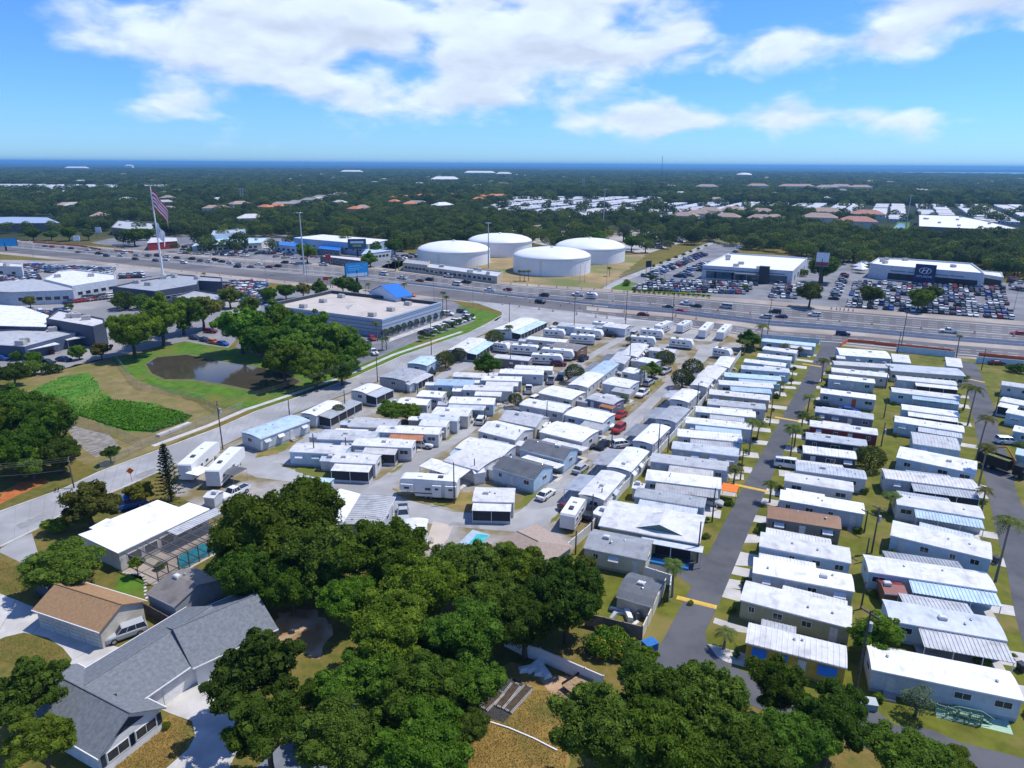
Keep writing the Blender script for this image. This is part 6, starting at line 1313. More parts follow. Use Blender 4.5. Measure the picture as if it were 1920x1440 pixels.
# white wall of vinyl panels
VIN = mat('vinyl_white', (.70, .71, .72), .5, .04)
def panel_wall(px, h, label, name, material, cat='fence', step=2.4, cap=True, th=.05, group=None):
    pts = [g(*p) for p in px]; root = thing(name, label, cat, pts[0], 0, group); o = pts[0]
    for p, q in zip(pts, pts[1:]):
        d = q - p; n = max(1, round(d.length / step)); s = d.length / n; rz = math.atan2(d.y, d.x)
        pm = cached((name, 'p', round(s, 2), h), lambda: (lambda b: b.box(.07, s - .07, -th, th, .05, h - .08).box(.07, s - .07, -th - .02, th + .02, h - .08, h).mesh('panel', material))(MB()))
        sm = cached((name, 'post', h), lambda: MB().box(-.065, .065, -.065, .065, 0, h + .08).add([(-.09, -.09, h + .08), (.09, -.09, h + .08), (.09, .09, h + .08), (-.09, .09, h + .08), (0, 0, h + .17)], [(0, 1, 4), (1, 2, 4), (2, 3, 4), (3, 0, 4), (3, 2, 1, 0)]).mesh('post', material))
        for i in range(n):
            c = p + d * (i / n) - o; link('panel', pm, root, c, rz); link('post', sm, root, c, rz)
    link('post', sm, root, pts[-1] - o)
    return root
panel_wall([(1056, 1045), (1107, 1000), (1167, 925), (1232, 858), (1297, 783), (1357, 710), (1388, 668)], 1.8, 'long white vinyl wall dividing the gravel park from grassy park', 'vinyl_wall', VIN, 'wall')
panel_wall([(947, 1212), (985, 1232), (1012, 1240), (1062, 1262), (1130, 1292)], 1.8, 'white vinyl fence with gate behind the bleached yard', 'vinyl_fence', VIN)
panel_wall([(1201, 1081), (1257, 1099), (1254, 1128)], 1.8, 'white vinyl fence corner beside the dark lane palm', 'vinyl_fence', VIN)
panel_wall([(1097, 1173), (1203, 1199)], 1.9, 'weathered brown wall around the junk yard', 'yard_wall', mat('weathered_wall', (.24, .19, .15), .9, .25, .8))
panel_wall([(1203, 1199), (1247, 1106)], 1.9, 'cream panelled yard wall along the stepping path', 'yard_wall', wallm('cream'))
panel_wall([(138, 1290), (322, 1178)], 1.5, 'weathered brown picket fence behind the grey house', 'wood_fence', mat('fence_brown', (.13, .10, .085), .9, .25, 1.5))
panel_wall([(268, 1148), (322, 1178)], 1.6, 'dark plank fence between garage yard and grey house', 'wood_fence', mat('fence_dark', (.10, .085, .075), .9, .25, 1.5))
panel_wall([(1680, 660), (1789, 671)], 2.0, 'pale blue wall behind the courtyard lawn along the highway', 'boundary_wall', wallm('sky'), 'wall')
panel_wall([(1830, 681), (1940, 690)], 2.0, 'pale blue wall beyond the second lane along the highway', 'boundary_wall', wallm('sky'), 'wall')
panel_wall([(1425, 636), (1535, 645)], 1.8, 'pale blue boundary wall behind the first home by highway', 'boundary_wall', wallm('sky'), 'wall')
ORB = mat('orange_barrier', (.65, .12, .03), .6, .1)
for px, lab in (([(1575, 650), (1590, 641), (1640, 645)], 'orange plastic barrier line beside the dark lane mouth'), ([(1640, 646), (1780, 660), (1790, 664)], 'orange plastic barrier line above the courtyard wall'), ([(1835, 667), (1940, 677)], 'orange plastic barrier line beyond the second lane'), ([(62, 455), (150, 462), (190, 469)], 'orange barrier mesh along the far side sand works'), ([(215, 471), (250, 474)], 'short orange barrier mesh beside the far traffic')):
    panel_wall(px, 1.0, lab, 'plastic_barrier', ORB, 'barrier', 2.0)
# chain-link fences
LINK = mat('chain_link', (.32, .33, .33), .6, .1, transp=.78)
for px, lab in (([(215, 672), (250, 720), (265, 731), (312, 738), (375, 753), (412, 778)], 'chain-link fence between the dry field and pond lawn'), ([(130, 793), (207, 813), (267, 838)], 'chain-link fence below the green field'), ([(190, 884), (267, 842), (345, 812), (415, 785), (456, 766)], 'chain-link fence along the west street verge'), ([(1128, 540), (1180, 515), (1225, 497)], 'chain-link fence beside the water tank yard')):
    pts = [g(*p) for p in px]; t = thing('chain_link_fence', lab, 'fence', pts[0]); o = pts[0]
    for p, q in zip(pts, pts[1:]):
        d = q - p; n = max(1, int(d.length / 3)); rz = math.atan2(d.y, d.x); pm = cached('clp', lambda: MB().cyl(0, 0, 0, 1.85, .03, n=5).mesh('post', GALV))
        for i in range(n): link('post', pm, t, p + d * (i / n) - o)
        MB().tube([p - o + Vector((0, 0, 1.8)), q - o + Vector((0, 0, 1.8))], .025, 5).build('top_rail', GALV, t)
        MB().add([p - o + Vector((0, 0, .05)), q - o + Vector((0, 0, .05)), q - o + Vector((0, 0, 1.78)), p - o + Vector((0, 0, 1.78))], [(0, 1, 2, 3)]).build('mesh', LINK, t)
pr = rect4((300, 820), (360, 796), 1.2, 0)
tag(MB().prism([tuple(p[:2]) for p in pr], .02, .5).build('concrete_headwall', LIGHTC), 'pale concrete weir slab at the green field edge', 'wall')
sheet('weedy_slope', [(125, 795), (205, 815), (225, 838), (180, 858), (140, 830)], .012, mat('slope_grey', (.24, .22, .19), .95, .3, .9, bump=.5))
# traffic drums
DRO, DRW = mat('drum_orange', (.72, .16, .02), .5), mat('drum_white', (.75, .75, .74), .5)
b = MB(); zz = [0, .12, .3, .45, .6, .75, .9, 1.0]
for i in range(7): b.cyl(0, 0, zz[i], zz[i + 1] - .001, .3 - .01 * i, .29 - .01 * i, 10, (i % 2) if i else 0)
b.box(-.36, .36, -.36, .36, 0, .06, 2); DRUM = b.mesh('traffic_drum', [DRO, DRW, TYRE])
for t, x0, x1, n, lab in ((-.04, 960, 1330, 15, 'orange striped traffic drum along the tank side highway edge'), (-.03, 1560, 1600, 6, 'orange striped traffic drum at the drive between showrooms'), (.33, 960, 1900, 16, 'orange striped traffic drum between the far lanes'), (.56, 900, 1460, 14, 'orange striped traffic drum beside the median barrier'), (.70, 1000, 1300, 8, 'orange striped traffic drum on the near lanes'),
                       (-.06, 60, 700, 22, 'orange striped traffic drum along the far side shoulder'), (1.08, 150, 760, 20, 'orange striped traffic drum along the west lot shoulder'), (.97, 940, 1180, 8, 'orange striped traffic drum by the park corner')):
    for i in range(n):
        x = x0 + (x1 - x0) * (i + rnd.uniform(-.25, .25)) / max(1, n - 1); p = g(*hw(x, t)); tag(link('traffic_drum', DRUM, None, (p.x, p.y, .03), rnd.uniform(0, 3)), lab, 'traffic drum', 'traffic drums on the highway')
# flagpole
p = g(306, 517); h = height_at((306, 517), 349); fp = thing('flagpole', 'very tall white flagpole flying flags over the west lots', 'flagpole', p)
MB().tube([(0, 0, 0), (0, 0, h)], [.55, .22], 12).build('pole', mat('pole_white', (.75, .75, .75), .4), fp); MB().cyl(0, 0, h, h + .5, .3, .1, n=8).build('finial', STEEL, fp); MB().cyl(0, 0, 0, .8, 1.4, n=16).build('base', LIGHTC, fp)
def flag(z1, z0, fly, droop, mats, idx, label, n=26, m_=26):
    b = MB(); 
    for i in range(n + 1):
        for j in range(m_ + 1):
            u, v = i / n, j / m_; b.v.append((.3 + fly * u * (1 - .15 * u), .9 * math.sin(u * 9 + v * 2) * (.25 + u), z1 - (z1 - z0) * v - droop * (u ** 1.3) + .5 * math.sin(u * 6) * u))
    for i in range(n):
        for j in range(m_): a = i * (m_ + 1) + j; b.f.append((a, a + 1, a + m_ + 2, a + m_ + 1)); b.m.append(idx(i / n, (j + .5) / m_))
    return tag(b.build('flag', mats, None, True, loc=(p.x, p.y, 0), rz=-.2), label, 'flag')
RED, FW, FB = mat('flag_red', (.62, .02, .04), .7), mat('flag_white', (.78, .77, .76), .7), mat('flag_blue', (.03, .05, .2), .7)
zf = h * .965
flag(zf, zf - h * .21, h * .20, h * .22, [RED, FW, FB], lambda u, v: int(v * 9) % 2, 'huge red and white striped flag drooping from the tall flagpole')
flag(zf - h * .36, zf - h * .52, h * .10, h * .12, [FW, FB], lambda u, v: 1 if ((u - .35) ** 2 + (v - .35) ** 2 < .01) else 0, 'white flag hanging below the striped flag on the flagpole')
# billboards
def billboard(base, ytop, size, rz, faces, label, two=True):
    p = g(*base); h = height_at(base, ytop); t = thing('billboard', label, 'billboard', p, rz); w, hh = size
    MB().cyl(0, 0, 0, h - hh * .5, .55, n=12).build('column', mat('column_dark', (.03, .03, .035), .5), t)
    b = MB().box(-w / 2, w / 2, -.45, .45, h - hh, h); b.build('cabinet', mat('column_dark'), t)
    MB().box(-w / 2, w / 2, -1.4, -.5, h - hh - .15, h - hh - .05).build('catwalk', STEEL, t)
    fc = MB().box(-w / 2 + .15, w / 2 - .15, -.5, -.45, h - hh + .15, h - .15).build('panel', faces[0], t)
    return t, h, fc
BLU = mat('billboard_blue', (.03, .36, .72), .5, .08)
t, h, f = billboard((671, 550), 492, (10.5, 6.4), .5, [BLU], 'blue digital billboard on dark column above the store hedge')
for i, (w_, z) in enumerate(((5.5, -1.5), (6.5, -2.5), (5, -3.3))): MB().box(-3.9, -3.9 + w_, -.53, -.505, h + z - .16, h + z + .16).build('text_line', mat('board_pale', (.25, .62, .85), .5), t)
MB().box(-4.6, 4.6, -.53, -.505, h - 6.1, h - 4.7).build('pale_band', mat('board_white', (.7, .74, .76), .5), t)
t, h, f = billboard((671, 484), 448, (11, 6.0), .15, [mat('board_navy', (.05, .09, .16), .5)], 'dark advertising billboard beyond the highway with pale script')
MB().box(-4, 4, -.53, -.505, h - 2.6, h - 1.3).build('text_line', mat('board_white'), t); MB().box(-2.6, 2.6, -.53, -.505, h - 4.6, h - 3.4).build('text_line', mat('board_green', (.35, .5, .12), .5), t)
t, h, f = billboard((1535, 539), 473, (6, 6.4), -.5, [mat('board_white')], 'tall dark-column billboard above trees between the showrooms')
MB().box(-2.8, 2.8, -.53, -.505, h - 6.2, h - 4.6).build('red_band', mat('board_red', (.3, .06, .06), .5), t)
t, h, f = billboard((12, 470), 447, (14, 5), .3, [BLU], 'wide blue billboard at the far end of the highway')
for (x, y, yt, c_, w_, lab) in ((616, 499, 478, 'board_red2', 3, 'red pylon sign beside the small dark shop'), (1215, 515, 489, 'tower_dark', 3, 'black pylon sign at the side street corner'), (611, 533, 519, 'board_red2', 2.4, 'small red sign at the store hedge'), (146, 462, 442, 'board_white', 4, 'white arch-topped pylon sign across the highway'), (187, 448, 426, 'board_white', 4, 'white and blue pylon sign at the fuel station')):
    p = g(x, y); h = height_at((x, y), yt); t = thing('pylon_sign', lab, 'sign', p, .2); MB().box(-w_ / 2, w_ / 2, -.25, .25, h * .55, h).build('panel', mat(c_, (.5, .04, .04), .5), t)
    for s in (-1, 1): MB().box(s * w_ * .4 - .12, s * w_ * .4 + .12, -.12, .12, 0, h * .55).build('post', STEEL, t)
# orange roadwork sign on the west street
p = g(247, 902); t = thing('roadwork_sign', 'orange diamond roadwork sign on the west street edge', 'sign', p, R(20)); MB().add([(0, 0, 1.4), (.65, 0, 2.05), (0, 0, 2.7), (-.65, 0, 2.05), (0, .03, 1.4), (.65, .03, 2.05), (0, .03, 2.7), (-.65, .03, 2.05)], [(0, 1, 2, 3), (7, 6, 5, 4)]).build('panel', mat('sign_orange', (.8, .14, .01), .5), t); MB().box(-.04, .04, .04, .1, 0, 2.5).build('post', STEEL, t)
# bins, boxes
def bin_(x, y, col, label, rz=0, name='wheelie_bin', s=1.0):
    t = thing(name, label, 'bin', g(x, y), rz, None, (s, s, s)); MB().loft([[(-.28, -.32, .08), (.28, -.32, .08), (.28, .32, .08), (-.28, .32, .08)], [(-.36, -.42, 1.0), (.36, -.42, 1.0), (.36, .42, 1.0), (-.36, .42, 1.0)]]).build('tub', mat('bin_' + col, {'blue': (.02, .2, .5), 'green': (.02, .1, .07), 'dark': (.03, .035, .04)}[col], .5), t)
    MB().box(-.39, .39, -.45, .45, 1.0, 1.1).build('lid', mat('lid_' + col, {'blue': (.03, .35, .75), 'green': (.03, .3, .6), 'dark': (.05, .05, .06)}[col], .4), t)
    for q in (-1, 1): link('wheel', cached('bw', lambda: wheel_mb(.12).mesh('wheel', [TYRE, RIM])), t, (q * .25, .3, .12), math.pi / 2)
bin_(329, 1292, 'green', 'green bin with bright blue lid by the grey house wall', .6); bin_(398, 1243, 'blue', 'blue bin beside the grey house corner', .4); bin_(1866, 1056, 'dark', 'dark wheelie bin on the grass by second lane', .2); bin_(1913, 1258, 'dark', 'dark bin by the green path end', .2)
t = thing('blue_dumpster', 'blue lidded dumpster box at the dark lane edge', 'dumpster', g(1218, 1217), R(28)); MB().box(-.8, .8, -.65, .65, .05, 1.0).build('tub', mat('dumpster_blue', (.02, .10, .28), .5), t); MB().box(-.85, .85, -.7, .7, 1.0, 1.08).build('lid', mat('dumpster_lid', (.03, .16, .42), .4), t)
t = thing('utility_box', 'grey electrical cabinet on the verge at dark lane end', 'utility box', g(1624, 1325), R(-12)); MB().box(-.95, .95, -.6, .6, 0, .75).build('cabinet', mat('cab_grey', (.2, .28, .27), .6), t); MB().box(-1, 1, -.65, .65, .75, .85).build('lid', mat('cab_lid', (.4, .45, .45), .5), t)
# junk yard contents, yard trailer, raised beds
for i, (x, y, sx, sy, sz, c_) in enumerate(((1160, 1145, 2.6, .5, .3, 'white'), (1168, 1152, 2.8, .4, .3, 'offwhite'), (1178, 1158, .7, 2.4, .8, 'white'), (1196, 1160, .6, .6, 1.0, 'dgrey'), (1203, 1150, .8, .7, .7, 'white'), (1190, 1172, 1.6, .5, .3, 'offwhite'), (1150, 1156, 2.0, .5, .35, 'grey'))):
    p = g(x, y); tag(MB().loft([[(-sx / 2, -sy / 2, 0), (sx / 2, -sy / 2, 0), (sx / 2, sy / 2, 0), (-sx / 2, sy / 2, 0)], [(-sx * .46, -sy * .42, sz), (sx * .44, -sy * .46, sz * .9), (sx * .46, sy * .42, sz), (-sx * .44, sy * .45, sz * .85)]]).build('scrap_item', wallm(c_), None, loc=(p.x, p.y, .01), rz=R(-20 + 13 * i)), '%s scrap piece lying in the walled junk yard' % WN.get(c_, c_), 'scrap', 'scrap in the junk yard')
for i, (x, y) in enumerate(((995, 1255), (1003, 1250), (1012, 1253), (1018, 1258))):
    p = g(x, y); tag(MB().loft([[(-1.4, -.5, 0), (1.4, -.5, 0), (1.4, .5, 0), (-1.4, .5, 0)], [(-1.2, -.35, .5), (1.3, -.4, .35), (1.2, .4, .45), (-1.3, .35, .3)]]).build('tarp_heap', wallm('white'), None, loc=(p.x, p.y, .01), rz=R(35 * i + 10)), 'white tarpaulin heap by the vinyl fence of the bleached yard', 'tarp', 'white tarps by the fence')
t = thing('flat_trailer', 'small wooden flatbed trailer parked in the sandy yard', 'trailer', g(1082, 1290), R(40)); MB().box(-1.5, 1.5, -.9, .9, .55, .65).build('deck', mat('deck_wood', (.32, .22, .13), .9, .2, 2), t); MB().box(1.5, 2.6, -.06, .06, .45, .55).build('tongue', STEEL, t)
for s in (-1, 1): MB().box(-1.5, 1.5, s * .92 - .04, s * .92 + .04, .65, .95).build('side_rail', BLK, t); link('wheel', cached('rvwheel', None), t, (0, s * .95, .36))
FABR = sheet('weed_fabric', [(872, 1335), (955, 1270), (1000, 1290), (945, 1355)], .016, mat('weed_fabric', (.045, .05, .06), .9, .2, 1))
BLOCK = mat('cinder_block', (.52, .50, .47), .95, .08, 3); SOIL = mat('bed_soil2', (.07, .05, .035), .95, .3, 3)
cb = MB(); cb.box(-.2, .2, -.1, -.07, 0, .2); cb.box(-.2, .2, .07, .1, 0, .2)
for x in (-.2, -.015, .17): cb.box(x, x + .03, -.07, .07, 0, .2)
CB = cb.mesh('block', BLOCK)
for (a, b_, lab) in (((950, 1335), (993, 1288), 'cinder block raised bed closest to the bleached grass'), ((935, 1328), (970, 1283), 'cinder block raised bed, middle one on the black fabric'), ((905, 1330), (940, 1298), 'cinder block raised bed with leafy crops'), ((885, 1322), (912, 1300), 'cinder block raised bed half under the oak')):
    pa, pb = g(*a), g(*b_); d = pb - pa; L = d.length; t = thing('raised_bed', lab, 'garden bed', pa, math.atan2(d.y, d.x), 'raised garden beds')
    n = int(L / .43)
    for i in range(n):
        for s in (-.55, .55): link('block', CB, t, (.21 + i * .43, s, .02))
    for s in (.1, L - .1): link('block', CB, t, (s, 0, .02), math.pi / 2)
    MB().box(.05, L - .05, -.42, .42, .02, .17).build('soil', SOIL, t)
# stepping stones in the garden
SS = mat('step_stone', (.58, .56, .52), .95, .1); r_ = random.Random(3); ston = []
path = [(232, 1074), (245, 1076), (258, 1077), (268, 1080), (273, 1090), (272, 1102), (273, 1115), (277, 1128)]
gp_ = sheet('garden_path', [(p[0] - 3, p[1]) for p in path] + [(p[0] + 3, p[1] + 1) for p in path[::-1]], .014, mat('bed_soil'))
for (x0, y0), (x1, y1) in zip(path, path[1:]):
    for k in range(2):
        p = g(x0 + (x1 - x0) * k / 2, y0 + (y1 - y0) * k / 2); o = MB().prism([(.27 * math.cos(a) * r_.uniform(.8, 1.1), .22 * math.sin(a) * r_.uniform(.8, 1.1)) for a in [i * math.pi / 3 for i in range(6)]], 0, .05).build('stone', SS, gp_, loc=(p.x, p.y, .015), rz=r_.uniform(0, 3))

tag(band([g(*p) for p in ((868, 1336), (905, 1350), (955, 1366), (1000, 1385), (1045, 1408))], .14, .0, .12, 'garden_edging', FRAME, kind=None), 'thin white edging strip across the bleached yard', 'edging')

# ================================================================== TREES
def fast_mesh(name, V, Fq, material):
    me = bpy.data.meshes.new(name); nv, nf = len(V), len(Fq)
    me.vertices.add(nv); me.vertices.foreach_set('co', np.asarray(V, np.float32).ravel())
    me.loops.add(nf * 4); me.loops.foreach_set('vertex_index', np.asarray(Fq, np.int32).ravel())
    me.polygons.add(nf); me.polygons.foreach_set('loop_start', np.arange(nf, dtype=np.int32) * 4)
    me.materials.append(material); me.update(calc_edges=True); return me
def quads(P, Nn, size, rs, aspect=.65):
    n = len(P); t = rs.normal(size=(n, 3)); t -= (t * Nn).sum(1, keepdims=True) * Nn; t /= np.linalg.norm(t, axis=1, keepdims=True) + 1e-9
    b = np.cross(Nn, t); s = size * rs.uniform(.6, 1.35, (n, 1)); t = t * s; b = b * s * aspect
    V = np.stack([P - t * .5, P - b * .5 + t * .1, P + t * .5, P + b * .5 + t * .1], 1).reshape(-1, 3)
    return V, np.arange(n * 4).reshape(-1, 4)
def crown_mesh(name, seed, nl, nleaf, leaf, material, flat=.75, lobe=(.30, .46), ball=False, open_=0.0):
    rs = np.random.RandomState(seed)
    if ball: cen = np.zeros((1, 3)); rad = np.array([.95])
    else:
        cen = rs.normal(size=(nl, 3)); cen /= np.linalg.norm(cen, axis=1, keepdims=True); cen *= (rs.uniform(.25, .72, (nl, 1)))
        cen[:, 2] = cen[:, 2] * flat + .05; rad = rs.uniform(lobe[0], lobe[1], nl); cen[0] = 0; rad[0] = lobe[1] * 1.15
        if nleaf > 4000:                                # smaller sprays of leaves standing out of the main limbs
            ns_ = 95; j = rs.choice(nl, ns_); dj = rs.normal(size=(ns_, 3)); dj[:, 2] = np.abs(dj[:, 2]) * .9 - .1; dj /= np.linalg.norm(dj, axis=1, keepdims=True)
            cen = np.concatenate([cen, cen[j] + dj * rad[j][:, None] * rs.uniform(.88, 1.12, (ns_, 1))]); rad = np.concatenate([rad * .92, rs.uniform(.09, .19, ns_)])
    w = rad ** 1.8; k = rs.choice(len(rad), int(nleaf * 2.0), p=w / w.sum()); d = rs.normal(size=(len(k), 3)); d /= np.linalg.norm(d, axis=1, keepdims=True)
    bump = 1 + .16 * np.sin(d[:, 0:1] * 7 + k[:, None]) * np.cos(d[:, 2:3] * 6 + k[:, None] * 2)
    rr = rad[k][:, None] * (1 - np.abs(rs.normal(0, .17, (len(k), 1)))) * (bump if not ball else 1 + .03 * np.sin(d[:, 0:1] * 9)); P = cen[k] + d * rr * np.array([1, 1, .85])
    keep = np.ones(len(P), bool)
    for c, r in zip(cen, rad): keep &= ~((np.linalg.norm((P - c) / np.array([1, 1, .85]), axis=1) < r * .66))
    keep &= (P[:, 2] > -.62) & ~((P[:, 2] < -.25) & (rs.uniform(size=len(P)) < .5)); P = P[keep][:nleaf]; d = d[keep][:nleaf]
    Nn = d * .6 + rs.normal(size=P.shape) * .7 + np.array([0, 0, .25]); Nn /= np.linalg.norm(Nn, axis=1, keepdims=True)
    V, Fq = quads(P, Nn, leaf, rs)
    if nleaf > 4000:                                   # inner twigs and leaves that close the crown
        kk = rs.choice(len(rad), 2200, p=w / w.sum()); dd_ = rs.normal(size=(2200, 3)); dd_ /= np.linalg.norm(dd_, axis=1, keepdims=True); Q = cen[kk] + dd_ * rad[kk][:, None] * .74 * np.array([1, 1, .85])
        V2, F2 = quads(Q, dd_, .17, rs, .9); V = np.concatenate([V, V2]); Fq = np.concatenate([Fq, F2 + len(V) - len(V2)])
    return fast_mesh(name, V, Fq, material)
OAKL = leafmat('oak_leaves', (.028, .070, .006), (.175, .270, .026), .42); LIMEL = leafmat('bright_leaves', (.048, .112, .010), (.20, .32, .032), .42); PINEL = leafmat('pine_leaves', (.038, .075, .009), (.18, .235, .028), .42); TOPI = leafmat('topiary_leaves', (.03, .05, .008), (.075, .10, .016), .2)
OLIVEL = leafmat('olive_leaves', (.07, .09, .014), (.25, .245, .04), .35); GREYL = leafmat('grey_leaves', (.08, .10, .06), (.19, .21, .14)); FLOW = leafmat('flower_leaves', (.04, .11, .008), (.09, .20, .015), .3, (.55, .36, .03)); FORL = leafmat('forest_leaves', (.040, .070, .018), (.165, .215, .052), .4, None, True); PALML = leafmat('palm_fronds', (.05, .085, .018), (.18, .22, .05), .4)
BARK = mat('bark', (.10, .075, .055), .95, .25, 4, bump=.4); PBARK = mat('palm_bark', (.20, .17, .14), .95, .2, 4)
CR = {'oak': [crown_mesh('oak_crown', s, 24, 26000, .045, OAKL, .62, (.26, .42)) for s in (1, 2, 3, 4)], 'lime': [crown_mesh('bright_crown', s, 19, 11000, .066, LIMEL, .85, (.26, .42)) for s in (5, 6, 7)], 'pine': [crown_mesh('pine_crown', s, 30, 15000, .042, PINEL, .8, (.18, .32)) for s in (8, 9)],
      'ball': [crown_mesh('clipped_crown', s, 1, 3000, .10, TOPI, ball=True) for s in (10, 11)], 'olive': [crown_mesh('olive_crown', s, 18, 5000, .075, OLIVEL, .75, (.2, .36)) for s in (12,)], 'grey': [crown_mesh('grey_crown', 13, 16, 2600, .07, GREYL, .7, (.2, .34))],
      'flower': [crown_mesh('flower_bush', 14, 14, 3500, .11, FLOW, .6)], 'bush': [crown_mesh('bush_crown', s, 12, 2500, .12, OAKL, .7) for s in (15, 16)], 'mid': [crown_mesh('wood_crown', s, 13, 1500, .13, FORL, .7, (.34, .5)) for s in (17, 18, 19)], 'far': [crown_mesh('far_crown', s, 9, 320, .26, FORL, .6, (.4, .55)) for s in (20, 21)]}
def trunk_mesh(seed):
    r = random.Random(seed); b = MB(); b.tube([(0, 0, 0), (.02, .01, .35), (.0, .03, .7), (.03, .0, 1.0)], [.075, .055, .045, .03], 8)
    for i in range(6):
        a = i * 1.05 + r.uniform(-.3, .3); z = r.uniform(.4, .75); b.tube([(0, 0, z), (.22 * math.cos(a), .22 * math.sin(a), z + .18), (.5 * math.cos(a), .5 * math.sin(a), z + .34 + r.uniform(0, .15))], [.035, .026, .012], 6)
    return b.mesh('trunk', BARK)
TRUNK = [trunk_mesh(s) for s in (1, 2, 3)]
tn = 0
def tree(loc, r, zc, kind, label, group=None, kz=1.0, name='oak_tree', col=None, cat='tree', trunk=True):
    global tn; tn += 1; q = random.Random(tn * 31); t = thing(name, label, cat, (loc[0], loc[1], 0), q.uniform(0, 6.28), group)
    if trunk: link('trunk', TRUNK[tn % 3], t, scale=(r, r, max(.4, zc)))
    ms = CR[kind]; link('crown', ms[tn % len(ms)], t, (0, 0, zc), scale=(r * q.uniform(.94, 1.06), r * q.uniform(.94, 1.06), r * kz), color=col or q.choice(((1.0, 1.0, 1.0), (1.3, 1.14, .95), (.84, .96, .95), (1.15, 1.12, .9), (.92, 1.08, .85), (1.1, 1.02, 1.25))))
    return t
def ptree(x, y, rpx, kind, label, zc=None, kz=.85, **k):       # crown centre in the photo, crown radius in photo pixels
    z = zc
    if z is None: z = 5.5
    r = rpx * mpp(x, y, z)
    if zc is None:
        z = r * kz * .62 if kind in ('bush', 'flower') else max(r * kz * .95, 2.2); r = rpx * mpp(x, y, z); k.setdefault('trunk', kind not in ('bush', 'flower'))
    p = g(x, y, z); return tree(p, r, z, kind, label, kz=kz, **k)
OAKS = [(130, 1058, 92, .55, 'broad dark oak between white flat-roofed house and garage'), (520, 985, 118, .8, 'great oak crown beside the white gable-roofed home'), (455, 1075, 78, .8, 'oak hanging over the pool enclosure'), (572, 935, 46, .8, 'oak crown behind the pale blue roofed home'), (600, 1050, 90, .8, 'oak in the shade above the sandy patch'), (705, 1040, 95, .75, 'dark oak beside the narrow trailer home'), (790, 1105, 85, .8, 'oak crown below the tan concrete drive'), (870, 1075, 80, .75, 'oak crown below the swimming pool'), (960, 1075, 75, .75, 'oak crown below the brown hip roof'),
 (1065, 1120, 92, .8, 'oak beside the walled junk yard'), (985, 1160, 80, .8, 'oak above the white vinyl fence gate'), (740, 1190, 95, .75, 'mossy oak below the dark oak beside narrow trailer home'), (860, 1190, 90, .75, 'mossy oak behind the raised beds'), (680, 1280, 85, .7, 'oak over the shaded street with sparse crown'), (790, 1300, 95, .7, 'oak beside the raised beds, reaching over the street'), (880, 1285, 70, .7, 'oak shading the edge of the raised beds'), (640, 1380, 95, .7, 'oak over the lower shaded street'), (780, 1400, 100, .7, 'oak above the small grey shed'), (870, 1370, 55, .7, 'small oak beside the bleached grass corner'),
 (1140, 1370, 105, .75, 'large oak at the bleached yard edge'), (1230, 1300, 95, .8, 'large oak over the bend of the dark lane'), (1330, 1330, 100, .8, 'large oak covering the dark lane bend'), (1250, 1400, 110, .75, 'oak between the bleached yard and lane bend'), (1390, 1410, 95, .75, 'oak standing below the lane bend'), (1455, 1290, 70, .8, 'oak before the bright yellow home'), (1560, 1345, 82, .8, 'oak by the grey electrical cabinet'), (1480, 1390, 85, .8, 'oak below the yellow home yard'), (1700, 1420, 85, .6, 'low oak under the dark lane bend'), (1790, 1435, 55, .6, 'low oak at the edge of the dark lane bend'), (545, 1095, 62, .8, 'oak shading the ground above the sandy patch'), (655, 1120, 66, .75, 'oak between the dark oak and the mossy oaks'), (925, 1125, 66, .75, 'oak behind the fence gate oak'), (815, 1235, 62, .7, 'mossy oak in the middle of the oak grove'), (1010, 1105, 55, .75, 'oak below the clubhouse roof corner'), (720, 1340, 62, .7, 'oak between the two street oaks'), (600, 1310, 50, .65, 'young oak at the edge of the shaded street')]
for x, y, rp, kz, lab in OAKS:
    ptree(x, y, rp, 'oak', lab, kz=kz if x == 130 else kz * 1.22, group='oaks in the foreground', zc=3.7 if x == 130 else max(3.4, min(7.4, rp * .070)))
for x, y, rp, lab in ((45, 1300, 82, 'tall pine by the driveway island'), (80, 1390, 75, 'broad pine below the driveway island pine'), (470, 1265, 105, 'big pine beside the grey house drive'), (500, 1360, 95, 'pine below the big pine beside the drive')): ptree(x, y, rp, 'pine', lab, name='pine_tree', kz=.85, zc=6.5, group='pines by the grey house')
